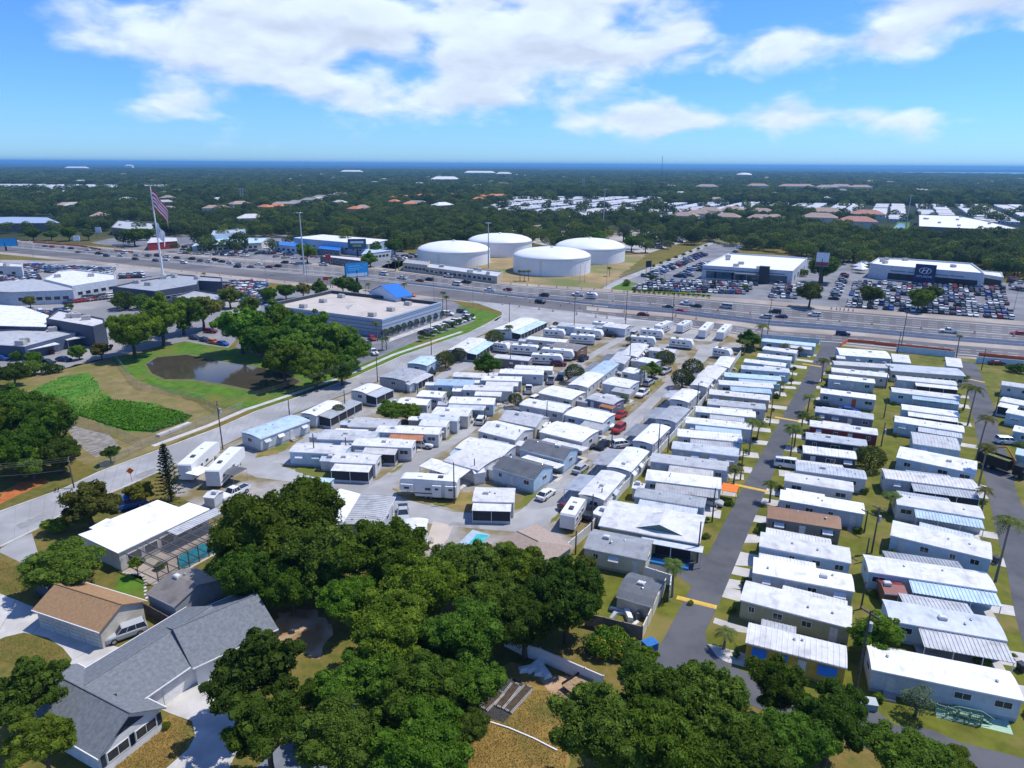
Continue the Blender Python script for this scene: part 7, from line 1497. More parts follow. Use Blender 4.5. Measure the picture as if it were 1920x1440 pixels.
for x, y, rp, k, lab, nm in ((165, 945, 62, 'olive', 'yellow-green leafy tree beside the west street', 'leafy_tree'), (262, 925, 34, 'olive', 'yellow-green bush beside the Norfolk pine', 'leafy_bush'), (105, 985, 30, 'flower', 'yellow flowering bush beside the west street', 'flowering_bush'), (1650, 1190, 58, 'lime', 'young broadleaf tree under the tall utility pole', 'broadleaf_tree'), (1722, 1312, 45, 'grey', 'grey-green shrub before the long white home', 'shrub'), (1632, 858, 28, 'ball', 'dark round tree in the grass strip beside the poles', 'round_tree'),
   (1247, 672, 20, 'ball', 'clipped ball tree beside the off-white hip home', 'clipped_tree'), (1299, 691, 23, 'ball', 'clipped ball tree, upper of the pair by third lane', 'clipped_tree'), (1280, 709, 22, 'ball', 'clipped ball tree, lower of the pair by third lane', 'clipped_tree'), (1077, 699, 21, 'ball', 'clipped double tree beside the second concrete lane', 'clipped_tree'), (927, 634, 19, 'ball', 'clipped ball tree near the highway end of first lane', 'clipped_tree'), (835, 674, 20, 'ball', 'clipped tree beside the blue house on the west street', 'clipped_tree'), (860, 664, 15, 'ball', 'smaller clipped tree beside the screened west street home', 'clipped_tree'),
   (912, 685, 29, 'lime', 'bright green bushy tree between first lane and trailers', 'broadleaf_tree'), (966, 748, 14, 'ball', 'small umbrella-shaped tree at the second lane bend', 'clipped_tree'), (1169, 749, 19, 'grey', 'grey-leaved tree beside the red awning', 'grey_tree'), (1222, 694, 20, 'lime', 'bushy tree beside the palm by third lane', 'broadleaf_tree'), (735, 772, 30, 'lime', 'light green spreading tree between first and second lanes', 'broadleaf_tree'), (768, 775, 26, 'lime', 'light green tree beside the spreading tree', 'broadleaf_tree'), (634, 769, 14, 'ball', 'dark shrub tree before the arched white home', 'shrub_tree'), (717, 862, 17, 'bush', 'dense green shrub beside screened porch home', 'shrub'),
   (640, 885, 11, 'bush', 'round shrub before the black screen porch', 'shrub'), (1402, 638, 24, 'lime', 'green tree with palms beside the highway', 'broadleaf_tree'), (1472, 652, 19, 'grey', 'bare grey-crowned tree behind the first light blue homes', 'grey_tree'), (1500, 655, 10, 'grey', 'small bare grey tree at dark lane mouth', 'grey_tree'), (1178, 636, 6, 'ball', 'dark round shrub near the highway trailers', 'shrub'), (1042, 608, 6, 'ball', 'little dark tree beside the blue-grey home at the highway', 'shrub'), (1680, 700, 10, 'bush', 'shrub before the courtyard building', 'shrub'), (1802, 707, 14, 'bush', 'shrub at the lane corner of the courtyard building', 'shrub'), (1905, 690, 18, 'bush', 'dark tree beside the maroon sedan', 'tree_clump'),
   (1620, 920, 12, 'bush', 'green shrub behind the tan end shed', 'shrub'), (1100, 1060, 28, 'olive', 'brownish tree beside the cream house', 'leafy_tree'), (1125, 1205, 42, 'flower', 'bed of yellow-flowering shrubs below the junk yard wall', 'flowering_bush'), (1170, 1215, 36, 'flower', 'yellow flowering shrub beside the blue dumpster', 'flowering_bush'), (1155, 1190, 30, 'flower', 'yellow flowering shrub against the brown yard wall', 'flowering_bush'), (1205, 1235, 30, 'lime', 'green creeper bush at the lane edge below the dumpster', 'shrub'), (1842, 1240, 24, 'bush', 'dark shrubs before the striped carport', 'shrub'),
   (247, 1385, 15, 'bush', 'round shrub before the shuttered gable', 'shrub'), (312, 1360, 11, 'bush', 'small shrub on the bleached front lawn', 'shrub'), (300, 1060, 14, 'flower', 'yellow leafy shrubs beside the pool enclosure', 'flowering_bush'), (255, 1056, 16, 'lime', 'leafy bed between pool enclosure and garden path', 'shrub'), (205, 850, 20, 'lime', 'young tree in the fence corner by the west street', 'broadleaf_tree'),
   (1295, 1130, 8, 'bush', 'garden shrub along the stepping path by dark lane', 'shrub'), (1322, 1005, 10, 'bush', 'shrubs at the club hall pad edge', 'shrub'), (1432, 1110, 7, 'bush', 'garden shrub by the olive home', 'shrub'), (1430, 1220, 12, 'bush', 'shrub at the end of the yellow home', 'shrub')):
    ptree(x, y, rp, k, lab, name=nm, kz=1.0 if k == 'ball' else .85)
for i, (p, place) in enumerate(GARDEN):
    q = random.Random(i * 3)
    if q.random() < .75: tree(p, q.uniform(.45, 1.0), .45, q.choice(('bush', 'bush', 'lime', 'flower')), 'small garden shrub beside a home ' + place, 'garden shrubs ' + place, .9, 'garden_shrub', trunk=False, cat='shrub')
# west woods, oaks by the pond and before the store
for i, (x, y, rp, k, lab) in enumerate(((30, 770, 70, 'oak', 'dark wood oak beside the green field corner'), (75, 800, 65, 'oak', 'dark wood oak by the field fence'), (20, 840, 65, 'oak', 'dark wood oak above the clay patch'), (110, 850, 45, 'oak', 'dark wood oak beside the leaning palm'), (60, 870, 40, 'lime', 'pale green tree above the clay patch'), (-40, 800, 70, 'oak', 'dark wood oak at the far side of the clay patch'), (25, 700, 30, 'oak', 'hedge oak at the field corner'), (60, 690, 24, 'bush', 'hedge shrub by the field'), (100, 690, 18, 'bush', 'hedge shrub with palms by the field'),
   (300, 600, 52, 'lime', 'tall bright tree at the pond by the slate dealer'), (245, 620, 55, 'oak', 'dark oak at the pond end'), (340, 590, 42, 'lime', 'bright tree behind the pond end'), (378, 582, 40, 'olive', 'brownish tree behind the pond'), (450, 615, 52, 'lime', 'bright tree between the pond car row and the store row'), (470, 575, 26, 'lime', 'bright tree at the store corner'), (520, 610, 50, 'lime', 'bright tree before the store wall'), (575, 625, 52, 'lime', 'bright tree in the middle of the store row'), (630, 640, 50, 'lime', 'bright tree by the store parking'), (665, 655, 40, 'lime', 'bright tree at the west street end of store row'), (530, 680, 50, 'lime', 'bright tree leaning over the pond'), (590, 690, 45, 'lime', 'bright tree beside pond and west street'), (640, 690, 38, 'oak', 'dark tree beside the west street footway'), (560, 655, 45, 'lime', 'bright tree behind the pond-leaning tree'), (490, 640, 40, 'lime', 'bright tree above the pond edge'),
   (40, 665, 17, 'bush', 'small tree beside the black SUV at hedge'), (65, 672, 20, 'oak', 'small tree at the pale lot below navy workshop'), (147, 660, 18, 'lime', 'small tree by the white entrance awning'), (188, 657, 22, 'olive', 'palmetto clump at the field corner'), (55, 565, 15, 'olive', 'small tree on the west lot by the workshop'), (130, 575, 10, 'bush', 'small tree among west lot cars'), (230, 562, 30, 'bush', 'dark hedge below the slate dealer'), (265, 566, 24, 'bush', 'dark hedge beside the slate dealer wing'), (430, 555, 26, 'olive', 'olive tree on the lot behind the store'),
   (505, 552, 20, 'oak', 'tree behind the store roof corner'), (535, 545, 20, 'oak', 'tree between lot and store'), (568, 543, 18, 'olive', 'tree behind the store parapet'), (600, 540, 18, 'lime', 'tree beside the small red sign'), (642, 533, 22, 'lime', 'tree under the blue billboard'), (665, 540, 16, 'lime', 'small tree beside the blue billboard column'), (705, 468, 14, 'oak', 'tree before the storage building'), (740, 462, 20, 'lime', 'tree between storage building and tank'), (752, 455, 18, 'oak', 'tree behind the storage building'), (694, 486, 16, 'lime', 'tree beside the small dark shop'), (575, 473, 22, 'lime', 'spreading tree on the fuel lot'), (1635, 552, 24, 'oak', 'dark oak among packed cars, navy sign lot'), (1725, 560, 28, 'oak', 'large dark oak among packed cars, navy sign lot'), (1748, 548, 20, 'oak', 'dark oak beside the large one, navy sign lot'),
   (60, 437, 15, 'oak', 'tree before the broad pale blue roofed hall'), (128, 436, 17, 'oak', 'tree beside the far white pylon sign'), (165, 440, 12, 'lime', 'palmlike tree behind the far orange mesh'), (250, 441, 22, 'oak', 'dark tree before the taupe building'), (274, 437, 15, 'oak', 'dark tree beside the red canopy'), (304, 428, 16, 'oak', 'dark tree behind the red canopy'), (356, 470, 9, 'bush', 'shrub on the lot across the highway'), (95, 440, 12, 'oak', 'small tree beyond the far sand works'), (1185, 455, 18, 'lime', 'tree at the crowded lot corner'), (1120, 452, 24, 'lime', 'bright tree behind the back tank'), (1060, 455, 20, 'oak', 'tree between tanks and sandy yard'), (1170, 432, 22, 'grey', 'greyish tree beside the crowded lot'),
   (1520, 550, 30, 'olive', 'tree under the dark-column billboard'), (1545, 500, 32, 'oak', 'tree behind the dark-column billboard'), (1505, 512, 12, 'bush', 'tree at the corner of tower showroom'), (1222, 520, 9, 'bush', 'tree by the black pylon sign'), (1240, 525, 7, 'bush', 'palm-like shrub on the tower showroom lot'), (1340, 532, 8, 'bush', 'shrub before the tower showroom entrance'), (1395, 540, 10, 'bush', 'shrub on the island before the tower showroom'), (1175, 530, 10, 'bush', 'shrub at the side street mouth'))):
    ptree(x, y, rp, k, lab, name={'bush': 'shrub', 'lime': 'broadleaf_tree', 'olive': 'leafy_tree'}.get(k, 'oak_tree'), kz=.95)
for i in range(10):
    f = i / 9; tree(g(722 + f * 104, 632 - f * 36), 1.5, 1.5, 'ball', 'clipped egg-shaped shrub along the store side wall', 'clipped shrubs along the store', 1.15, 'clipped_shrub', trunk=False, cat='shrub')
for i in range(9):
    f = i / 8; tree(g(790 + f * 95, 640 - f * 42), 1.6, 1.3, 'bush', 'low shrub along the store drive verge', 'shrubs along the store drive', .8, 'shrub', trunk=False, cat='shrub')
for i in range(16): tree(g(1190 + i * 9.2, 548.5 + i * .55), 1.2, .6, 'bush', 'low hedge shrub along the tower showroom frontage', 'hedge before the tower showroom', .6, 'hedge_shrub', trunk=False, cat='shrub')
for i in range(8): tree(g(1225 + i * 14, 503 - i * 5.5), 1.6, 1.4, 'bush', 'round shrub along the concrete side street', 'shrubs along the side street', .9, 'shrub', trunk=False, cat='shrub')
# tall weeds of the green field
rs = np.random.RandomState(5); P = []
fp_ = [(62, 730), (120, 706), (172, 699), (185, 722), (208, 748), (290, 757), (360, 780), (345, 792), (290, 810), (235, 807), (150, 780), (105, 752)]
while len(P) < 10000:
    x, y = rs.uniform(60, 362), rs.uniform(699, 811)
    if inpoly(x, y, fp_) and rs.uniform() < min(1, max(.06, (y - 742 - 12 * np.sin(x * .05)) / 34)): p = g(x, y); P.append((p.x, p.y, rs.uniform(.0, .18 + .3 * (y > 780))))
P = np.array(P); Nn = rs.normal(size=P.shape) * .6 + np.array([0, 0, .8]); Nn /= np.linalg.norm(Nn, axis=1, keepdims=True); V, Fq = quads(P, Nn, .5, rs)
o = link('field_weeds', fast_mesh('field_weeds', V, Fq, leafmat('weed_leaves', (.05, .145, .009), (.11, .25, .018))), kind='stuff'); tag(o, 'tall green weeds filling the retention field', 'weeds')
# grass tufts over the lawns near the houses
def tufts(name, polys, n, size, m_, hmax, seed, label):
    rs = np.random.RandomState(seed); P = []
    for poly, k in polys:
        xs, ys = [p[0] for p in poly], [p[1] for p in poly]; c = 0
        while c < k:
            x, y = rs.uniform(min(xs), max(xs)), rs.uniform(min(ys), max(ys))
            if inpoly(x, y, poly): p = g(x, y); P.append((p.x, p.y, rs.uniform(.02, hmax))); c += 1
    P = np.array(P); Nn = rs.normal(size=P.shape) * .8 + np.array([0, 0, .5]); Nn /= np.linalg.norm(Nn, axis=1, keepdims=True); V, Fq = quads(P, Nn, size, rs, .35)
    tag(link(name, fast_mesh(name, V, Fq, m_), kind='stuff'), label, 'grass')
tufts('yard_grass', [([(890, 1330), (960, 1290), (1080, 1300), (1060, 1440), (860, 1440)], 14000), ([(195, 1440), (255, 1400), (318, 1342), (358, 1357), (350, 1403), (308, 1440)], 4000), ([(0, 1050), (70, 1080), (90, 1130), (0, 1105)], 2500), ([(0, 1200), (45, 1188), (120, 1217), (120, 1262), (0, 1240)], 2000)], 0, .13, leafmat('dry_blades', (.12, .11, .02), (.33, .22, .07), .3), .10, 8, 'dry grass tufts on the house yards')
# palms
def palm_mesh(seed, nf=20, droop=1.0):
    r = random.Random(seed); b = MB()
    for i in range(nf):
        a = i * 2.399 + r.uniform(-.2, .2); el = r.uniform(-.1, 1.1); L = r.uniform(.85, 1.1); pts = []
        for k in range(6):
            s = k / 5; pts.append(Vector((math.cos(a) * L * s * math.cos(el * (1 - .4 * s)), math.sin(a) * L * s * math.cos(el * (1 - .4 * s)), math.sin(el) * L * s * .8 - droop * .62 * s * s)))
        side = Vector((-math.sin(a), math.cos(a), 0)); b.tube(pts, [.022, .02, .016, .012, .008, .004], 3)
        for k in range(1, 6):
            for h in (0, .5):
                p = pts[k - 1].lerp(pts[k], h); d = (pts[k] - pts[k - 1]).normalized(); ll = .30 * (1 - abs(k / 5 - .5) * .8)
                for s in (-1, 1):
                    e = p + side * s * ll + d * .12 + Vector((0, 0, -.10)); w = d * .05; b.add([p - w, p + w, e + w * .5, e - w * .5], [(0, 1, 2, 3)])
    return b.mesh('fronds', PALML)
PALM = [palm_mesh(s, n, d) for s, n, d in ((1, 20, 1), (2, 24, .9), (3, 16, 1.1))]
def palm(base, yc, label, r=2.0, group='palms along the lanes', name='palm_tree', lean=None):
    p = g(*base); h = max(2.0, height_at(base, yc)); q = random.Random(base[0] * 3 + base[1]); t = thing(name, label, 'palm tree', p, q.uniform(0, 6), group); lx = q.uniform(-.5, .5) if lean is None else lean
    MB().tube([(0, 0, 0), (lx * .2, 0, h * .35), (lx * .5, 0, h * .7), (lx, 0, h)], [.2, .15, .13, .15], 8).build('trunk', PBARK, t)
    link('fronds', PALM[q.randrange(3)], t, (lx, 0, h), scale=(r, r, r), color=(q.uniform(.8, 1.2), q.uniform(.85, 1.1), q.uniform(.7, 1.1)))
for bpx, yc, r, ph in (((1540, 716), 675, 2.4, 'by the pale home near the highway'), ((1514, 772), 742, 2, 'before the home with orange red door'), ((1502, 806), 778, 2, 'by the violet grey home'), ((1527, 806), 782, 2, 'pair at the violet grey home end'), ((1481, 863), 800, 2.3, 'by the slate blue homes'), ((1489, 838), 808, 1.8, 'beside a taller one by the slate homes'), ((1462, 742), 718, 1.6, 'at the light blue porch home'), ((1404, 853), 788, 2.2, 'by the screened porch, wall side'), ((1419, 826), 792, 1.7, 'behind the taller wall-side palm'), ((1375, 909), 876, 2, 'at the long offwhite porch'), ((1357, 905), 888, 1.6, 'low, at the taupe end wall'), ((1443, 942), 905, 1.8, 'by the pale home and speed bump'),
   ((1356, 702), 686, 2.2, 'against the white wall near highway'), ((1260, 1119), 1057, 2.0, 'thick-trunked beside the vinyl fence corner'), ((1357, 1216), 1182, 1.8, 'slender on the kerbed island'), ((1807, 768), 722, 2.2, 'on the second lane verge by the porch home'), ((1814, 798), 727, 2.3, 'tall on the second lane verge'), ((1830, 862), 782, 2.2, 'tall before the light grey ribbed home'), ((1835, 911), 838, 2.2, 'tall beside the grapple truck'), ((1840, 958), 917, 1.8, 'on the verge below the grapple truck'), ((1866, 1091), 975, 2.6, 'tallest, leaning, on the second lane verge'), ((1792, 674), 630, 1.2, 'shaggy at the highway corner of second lane'),
   ((1906, 862), 830, 2, 'beyond the second lane by the teal home'), ((1666, 960), 925, 2.2, 'beside the grass strip and off-white home'), ((1745, 1305), 1290, 1.6, 'behind the grey-green shrub'), ((1425, 650), 610, 3, 'tall clump leader at the highway'), ((1412, 655), 628, 2.4, 'in the highway clump, lower'), ((1395, 664), 640, 2.2, 'before the highway tree'), ((1207, 722), 690, 2.6, 'drooping beside third lane clipped trees'), ((953, 636), 612, 2, 'beside the highway end clipped tree'), ((708, 640), 606, 1.8, 'at the store front corner'), ((717, 658), 634, 1.8, 'pair at the store drive entrance'), ((725, 656), 634, 1.6, 'pair at the store drive entrance, shorter'),
   ((830, 590), 548, 1.8, 'at the store highway corner, left of pair'.replace('left of pair', 'tallest')), ((838, 594), 556, 1.6, 'at the store highway corner'), ((759, 560), 532, 1.8, 'beside the orange red car at the store'), ((692, 545), 532, 1.8, 'beside the blue gable'), ((620, 540), 520, 1.8, 'behind the store beside billboard'), ((122, 815), 752, 2.4, 'shaggy in the dark wood by the field'), ((82, 870), 815, 2.0, 'dead-topped in the dark wood'), ((90, 865), 838, 2.6, 'low in the dark wood above the clay'), ((837, 750), 738, 1.8, 'between homes of the middle block'), ((729, 505), 490, 1.6, 'before the tank office, short'), ((742, 508), 488, 1.8, 'before the tank office, tallest'), ((748, 508), 490, 1.6, 'before the tank office, end'), ((975, 527), 508, 1.8, 'before the front tank, first'), ((983, 527), 508, 1.8, 'before the front tank, second'), ((991, 527), 508, 1.8, 'before the front tank, third'), ((1143, 518), 502, 1.8, 'at the tank yard fence'), ((385, 530), 512, 1.6, 'beside the slate dealer roof')):
    palm(bpx, yc, 'palm tree ' + ph, r * .88)
# Norfolk pine
p = g(322, 940); h = height_at((322, 940), 830); t = thing('norfolk_pine', 'tall tiered Norfolk pine beside the west street', 'tree', p); MB().tube([(0, 0, 0), (0, 0, h)], [.22, .03], 7).build('trunk', BARK, t)
rs = np.random.RandomState(3); PP, NN = [], []
for i in range(26):
    f = i / 26; z = h * (.12 + .87 * f); L = 2.3 * (1 - f) ** .8 + .2
    for k in range(7):
        a = k * .897 + i * .5
        for s in np.linspace(.1, 1, 14):
            PP.append((math.cos(a) * L * s, math.sin(a) * L * s, z + .18 * s * L)); NN.append((rs.normal() * .5, rs.normal() * .5, 1))
PP, NN = np.array(PP), np.array(NN); NN /= np.linalg.norm(NN, axis=1, keepdims=True); V, Fq = quads(PP, NN, .36, rs); link('branches', fast_mesh('branches', V, Fq, leafmat('norfolk', (.01, .025, .006), (.045, .075, .02))), t)

# ================================================================== THE FAR COUNTRY
rs = np.random.RandomState(11)
CLEAR = [[(-400, 452), (0, 436), (60, 434), (200, 436), (280, 438), (330, 442), (370, 449), (440, 449), (500, 446), (620, 446), (735, 455), (760, 480), (760, 520), (480, 495), (-400, 460)],
         [(700, 520), (735, 478), (790, 462), (880, 458), (1000, 462), (1180, 470), (1215, 474), (1330, 452), (1400, 470), (1520, 488), (1600, 501), (1640, 499), (1830, 507), (1900, 524), (2100, 545), (2100, 700), (700, 700)],
         [(890, 440), (960, 420), (1130, 412), (1200, 425), (1330, 425), (1330, 455), (1215, 478), (1040, 468)],
         [(885, 402), (960, 372), (1240, 372), (1260, 400), (1100, 414), (960, 410)], [(1150, 402), (1250, 384), (1440, 382), (1480, 396), (1250, 420)], [(1440, 384), (1920, 388), (2100, 390), (2100, 425), (1720, 420), (1590, 410), (1440, 396)], [(-300, 346), (322, 349), (322, 363), (-300, 363)],
         [(1690, 402), (1920, 404), (2000, 450), (1725, 452), (1580, 446), (1580, 434)], [(205, 436), (300, 438), (300, 415), (215, 411)], [(-60, 446), (120, 446), (112, 405), (-60, 405)], [(1285, 445), (1300, 455), (1340, 440), (1330, 432)]]
THIN = [([(890, 440), (960, 420), (1130, 408), (1200, 425), (1330, 425), (1330, 455), (1215, 478), (1040, 468)], .34), (CLEAR[3], .05), (CLEAR[4], .06), (CLEAR[5], .06), (CLEAR[6], .06), (CLEAR[0], .06)]
VILLA = [(960, 355), (1165, 352), (1170, 392), (960, 395)]
# villas and townhouses rising from the woods
VSITES = []
ORT = mat('orange_tile', (.55, .20, .09), .8, .15, .3)
def villa(x, y, L, w, z, wall, roof, label, rz, group, name='villa'):
    p = g(x, y); VSITES.append((p, L)); t = thing(name, label, 'house', p, rz, group); MB().box(-L / 2, L / 2, -w / 2, w / 2, 0, z).build('wall', wallm(wall), t); rr = w * .24; o = .6
    MB().add([(-L / 2 - o, -w / 2 - o, z), (L / 2 + o, -w / 2 - o, z), (L / 2 + o, w / 2 + o, z), (-L / 2 - o, w / 2 + o, z), (-L / 2 + w / 2, 0, z + rr), (L / 2 - w / 2, 0, z + rr)], [(0, 1, 5, 4), (1, 2, 5), (2, 3, 4, 5), (3, 0, 4), (3, 2, 1, 0)]).build('roof', roof, t)
    for i in range(4): window(t, -L / 2 + L * (i + .5) / 4, -w / 2 - .01, z * .7, 0, 1.4, 1.2, False)
q = random.Random(4)
for x, y in ((735, 378), (741, 386), (762, 376), (770, 391), (791, 373), (805, 374), (845, 371), (858, 372), (904, 375), (925, 373), (940, 373), (898, 380), (500, 398), (522, 396), (668, 402)):
    villa(x, y + 4, q.uniform(14, 19), 11, 8.5, 'tan', ORT, 'orange tiled villa rising from the woods', q.uniform(-.8, .3), 'orange tiled villas in the woods')
GRT = mat('grey_tile', (.30, .275, .26), .85, .12, .3); BRT = mat('brown_tile', (.35, .26, .21), .85, .12, .3); RDT = mat('red_tile', (.40, .20, .15), .85, .12, .3)
for x, y, m_, c_ in ((585, 382, GRT, 'grey'), (605, 376, GRT, 'grey'), (625, 374, GRT, 'grey'), (640, 370, GRT, 'grey'), (560, 388, GRT, 'grey'), (310, 368, GRT, 'grey'), (330, 362, GRT, 'grey')): villa(x, y + 4, 28, 13, 8, 'beige', m_, 'grey roofed townhouse in the far woods', -.4, 'grey townhouses in the woods', 'townhouse')
for x, y in ((1285, 411), (1308, 406), (1330, 400), (1362, 413), (1372, 398), (1427, 402), (1425, 416)): villa(x, y + 5, 26, 15, 6.5, 'beige', BRT, 'brown roofed house beyond the crowded car lot', -.45, 'brown roofed houses beyond the car lot', 'townhouse')
for x, y, m_, lab in ((1535, 412, BRT, 'brown roofed house beside the small round pond'), (1545, 400, BRT, 'brown roofed house behind the other one near round pond'), (1605, 420, RDT, 'red roofed house beside the round pond'), (1625, 405, RDT, 'red roofed house near the far home park')): villa(x, y + 7, 34, 18, 6.5, 'beige', m_, lab, -.4, None, 'townhouse')
for x, y, c_ in ((1480, 355, BRT), (1505, 355, BRT), (1550, 357, GRT), (1575, 355, BRT), (1612, 357, BRT), (1420, 354, BRT), (1325, 356, BRT)): villa(x, y + 3, 48, 20, 11, 'beige', c_, 'far long townhouse roof standing above the woods', -.15, 'far townhouses above the woods', 'townhouse')
q = random.Random(21); RT = [GRT, BRT, roofm('offwhite'), roofm('lgrey'), roofm('white'), BRT]
for i in range(95):
    while True:
        x, y = q.uniform(0, 1920), 330 + 95 * q.random() ** 1.6
        if not any(inpoly(x, y, c_) for c_ in CLEAR): break
    m_ = q.randrange(6); villa(x, y, q.uniform(14, 30), q.uniform(10, 15), q.uniform(6, 8.5), 'beige', RT[m_], '%s roofed house half hidden in the far woods' % ('grey', 'brown', 'off-white', 'light grey', 'white', 'brown')[m_], q.uniform(-.9, .9), 'houses half hidden in the far woods', 'woodland_house')
for cl_ in ([(962, 404), (1062, 397), (1076, 405), (985, 412)], [(640, 402), (700, 396), (705, 402), (650, 408)], [(1330, 446), (1420, 450), (1418, 458), (1345, 455)], [(250, 392), (330, 388), (335, 394), (260, 399)], [(1460, 425), (1560, 430), (1556, 437), (1465, 432)]):
    CLEAR.append(cl_); sheet('clearing', cl_, .05, mat('clearing_ground', (.26, .20, .12), .95, .25, .03, col3=(.13, .16, .05), scale3=.02, amt3=.4), rough=4)
pts = []
d = 330.0
while d < 7000:
    s = 9.2 * max(1, d / 760) ** .9; n = int(2 * .80 * d / s); 
    for i in range(n):
        a = -.80 + 1.6 * (i + rs.uniform()) / n; dd = d + rs.uniform(-.5, .5) * s; x, y = math.sin(a) * dd, math.cos(a) * dd; px = topx((x, y, 0))
        if not (-260 < px[0] < 2180): continue
        if px[1] > interp(HF, min(2299, max(-299, px[0]))) - 3: continue
        hit = [k for k, poly in enumerate(CLEAR) if inpoly(px[0], px[1], poly)]
        if hit:
            ok = any(inpoly(px[0], px[1], poly) and rs.uniform() < pr for poly, pr in THIN)
            if not ok: continue
        bad = False
        for vp, vl in VSITES:
            dx, dy = x - vp.x, y - vp.y
            if abs(dx) < vl * .62 and -vl * 1.9 < dy < vl * .7: bad = True; break
        if bad: continue
        pts.append((dd, x, y, s * rs.choice([rs.uniform(.48, .68), rs.uniform(.66, .9), rs.uniform(.3, .45)], p=[.6, .22, .18]), rs.uniform(.8, 1.25)))
    d += s * .92
pts.sort()
NT = 110
for dd, x, y, r, k in pts[:NT]:
    px = topx((x, y, 0))[0]
    wood = [w_ for lim, w_ in ((420, 'wood behind the taupe building'), (740, 'wood behind the blue warehouse'), (1000, 'wood behind the water tanks'), (1330, 'trees around the crowded car lot'), (1420, 'trees at the side street end'), (1520, 'wood behind the tower showroom'), (1600, 'wood behind the dark-column billboard'), (1640, 'wood behind the party tents'), (1730, 'wood behind the navy sign'), (1850, 'wood behind the service annex'), (9999, 'wood beyond the service annex')) if px < lim][0]
    tree((x, y), max(3.2, r * 1.05), 4.2 * k + 1.0, 'mid', ('tall ' if k > 1.05 else 'low ' if k < .92 else '') + ('broad' if r > 6.2 else 'round') + '-crowned tree in the ' + wood, 'trees of the ' + wood, .95, 'woodland_tree')
def instancer(name, P, objs, label):
    me = bpy.data.meshes.new(name); me.from_pydata([(x, y, z) for x, y, z, s, k in P], [], [])
    for an, tp, vals in (('scl', 'FLOAT', [s for *_, s, k in P]), ('hz', 'FLOAT', [k for *_, k in P]), ('rot', 'FLOAT', list(rs.uniform(0, 6.28, len(P))))):
        at = me.attributes.new(an, tp, 'POINT'); at.data.foreach_set('value', vals)
    at = me.attributes.new('pick', 'INT', 'POINT'); at.data.foreach_set('value', list(rs.randint(0, len(objs), len(P)).astype(int)))
    o = link(name, me, kind='stuff'); tag(o, label, 'woodland')
    ng = bpy.data.node_groups.new(name, 'GeometryNodeTree'); ng.interface.new_socket('Geometry', in_out='INPUT', socket_type='NodeSocketGeometry'); ng.interface.new_socket('Geometry', in_out='OUTPUT', socket_type='NodeSocketGeometry')
    n, l = ng.nodes, ng.links; gi, go = n.new('NodeGroupInput'), n.new('NodeGroupOutput'); ip = n.new('GeometryNodeInstanceOnPoints'); j = n.new('GeometryNodeJoinGeometry')
    for ob in objs[::-1]:
        oi = n.new('GeometryNodeObjectInfo'); oi.inputs['Object'].default_value = ob; oi.inputs['As Instance'].default_value = True; oi.transform_space = 'ORIGINAL'; 
        l.new(oi.outputs['Geometry'], j.inputs[0])
    def att(nm, ty='FLOAT'):
        a = n.new('GeometryNodeInputNamedAttribute'); a.data_type = ty; a.inputs[0].default_value = nm; return a.outputs[0]
    cx_ = n.new('ShaderNodeCombineXYZ'); sc = att('scl'); l.new(sc, cx_.inputs[0]); l.new(sc, cx_.inputs[1])
    mu = n.new('ShaderNodeMath'); mu.operation = 'MULTIPLY'; l.new(sc, mu.inputs[0]); l.new(att('hz'), mu.inputs[1]); l.new(mu.outputs[0], cx_.inputs[2])
    cr_ = n.new('ShaderNodeCombineXYZ'); l.new(att('rot'), cr_.inputs[2])
    l.new(gi.outputs[0], ip.inputs['Points']); l.new(j.outputs[0], ip.inputs['Instance']); ip.inputs['Pick Instance'].default_value = True
    l.new(att('pick', 'INT'), ip.inputs['Instance Index']); l.new(cr_.outputs[0], ip.inputs['Rotation']); l.new(cx_.outputs[0], ip.inputs['Scale']); l.new(ip.outputs[0], go.inputs[0])
    md = o.modifiers.new('scatter', 'NODES'); md.node_group = ng; return o
crowns = [o for o in bpy.data.objects if o.name.startswith('crown') and o.data.name.startswith('wood_crown')]
mids = [next(o for o in crowns if o.data == m_) for m_ in CR['mid']]
# two more real trees lend their light crowns to the farthest woodland
ft = [tree((pts[NT + i][1], pts[NT + i][2]), 4.5, 5.5, 'far', 'dark tree with coarse crown in the wood edge beyond highway', 'coarse crowned wood edge trees', .9, 'woodland_tree') for i in range(2)]
fars = [o for t in ft for o in t.children if o.name.startswith('crown')]
rest = pts[NT + 2:]
nearw = [(x, y, 4.4 * k + .12 * r, r * 1.06, .95 * k) for dd, x, y, r, k in rest if dd < 1500]; farw = [(x, y, 4.6 * k, r * 1.1, min(1, 7.5 / (r * 1.1)) * k) for dd, x, y, r, k in rest if dd >= 1500]
instancer('distant_woodland', nearw, mids, 'dark green woodland stretching beyond the highway'); instancer('horizon_woodland', farw, fars, 'blue-green woodland on the horizon')
print('TREES', len(pts), len(nearw), len(farw))
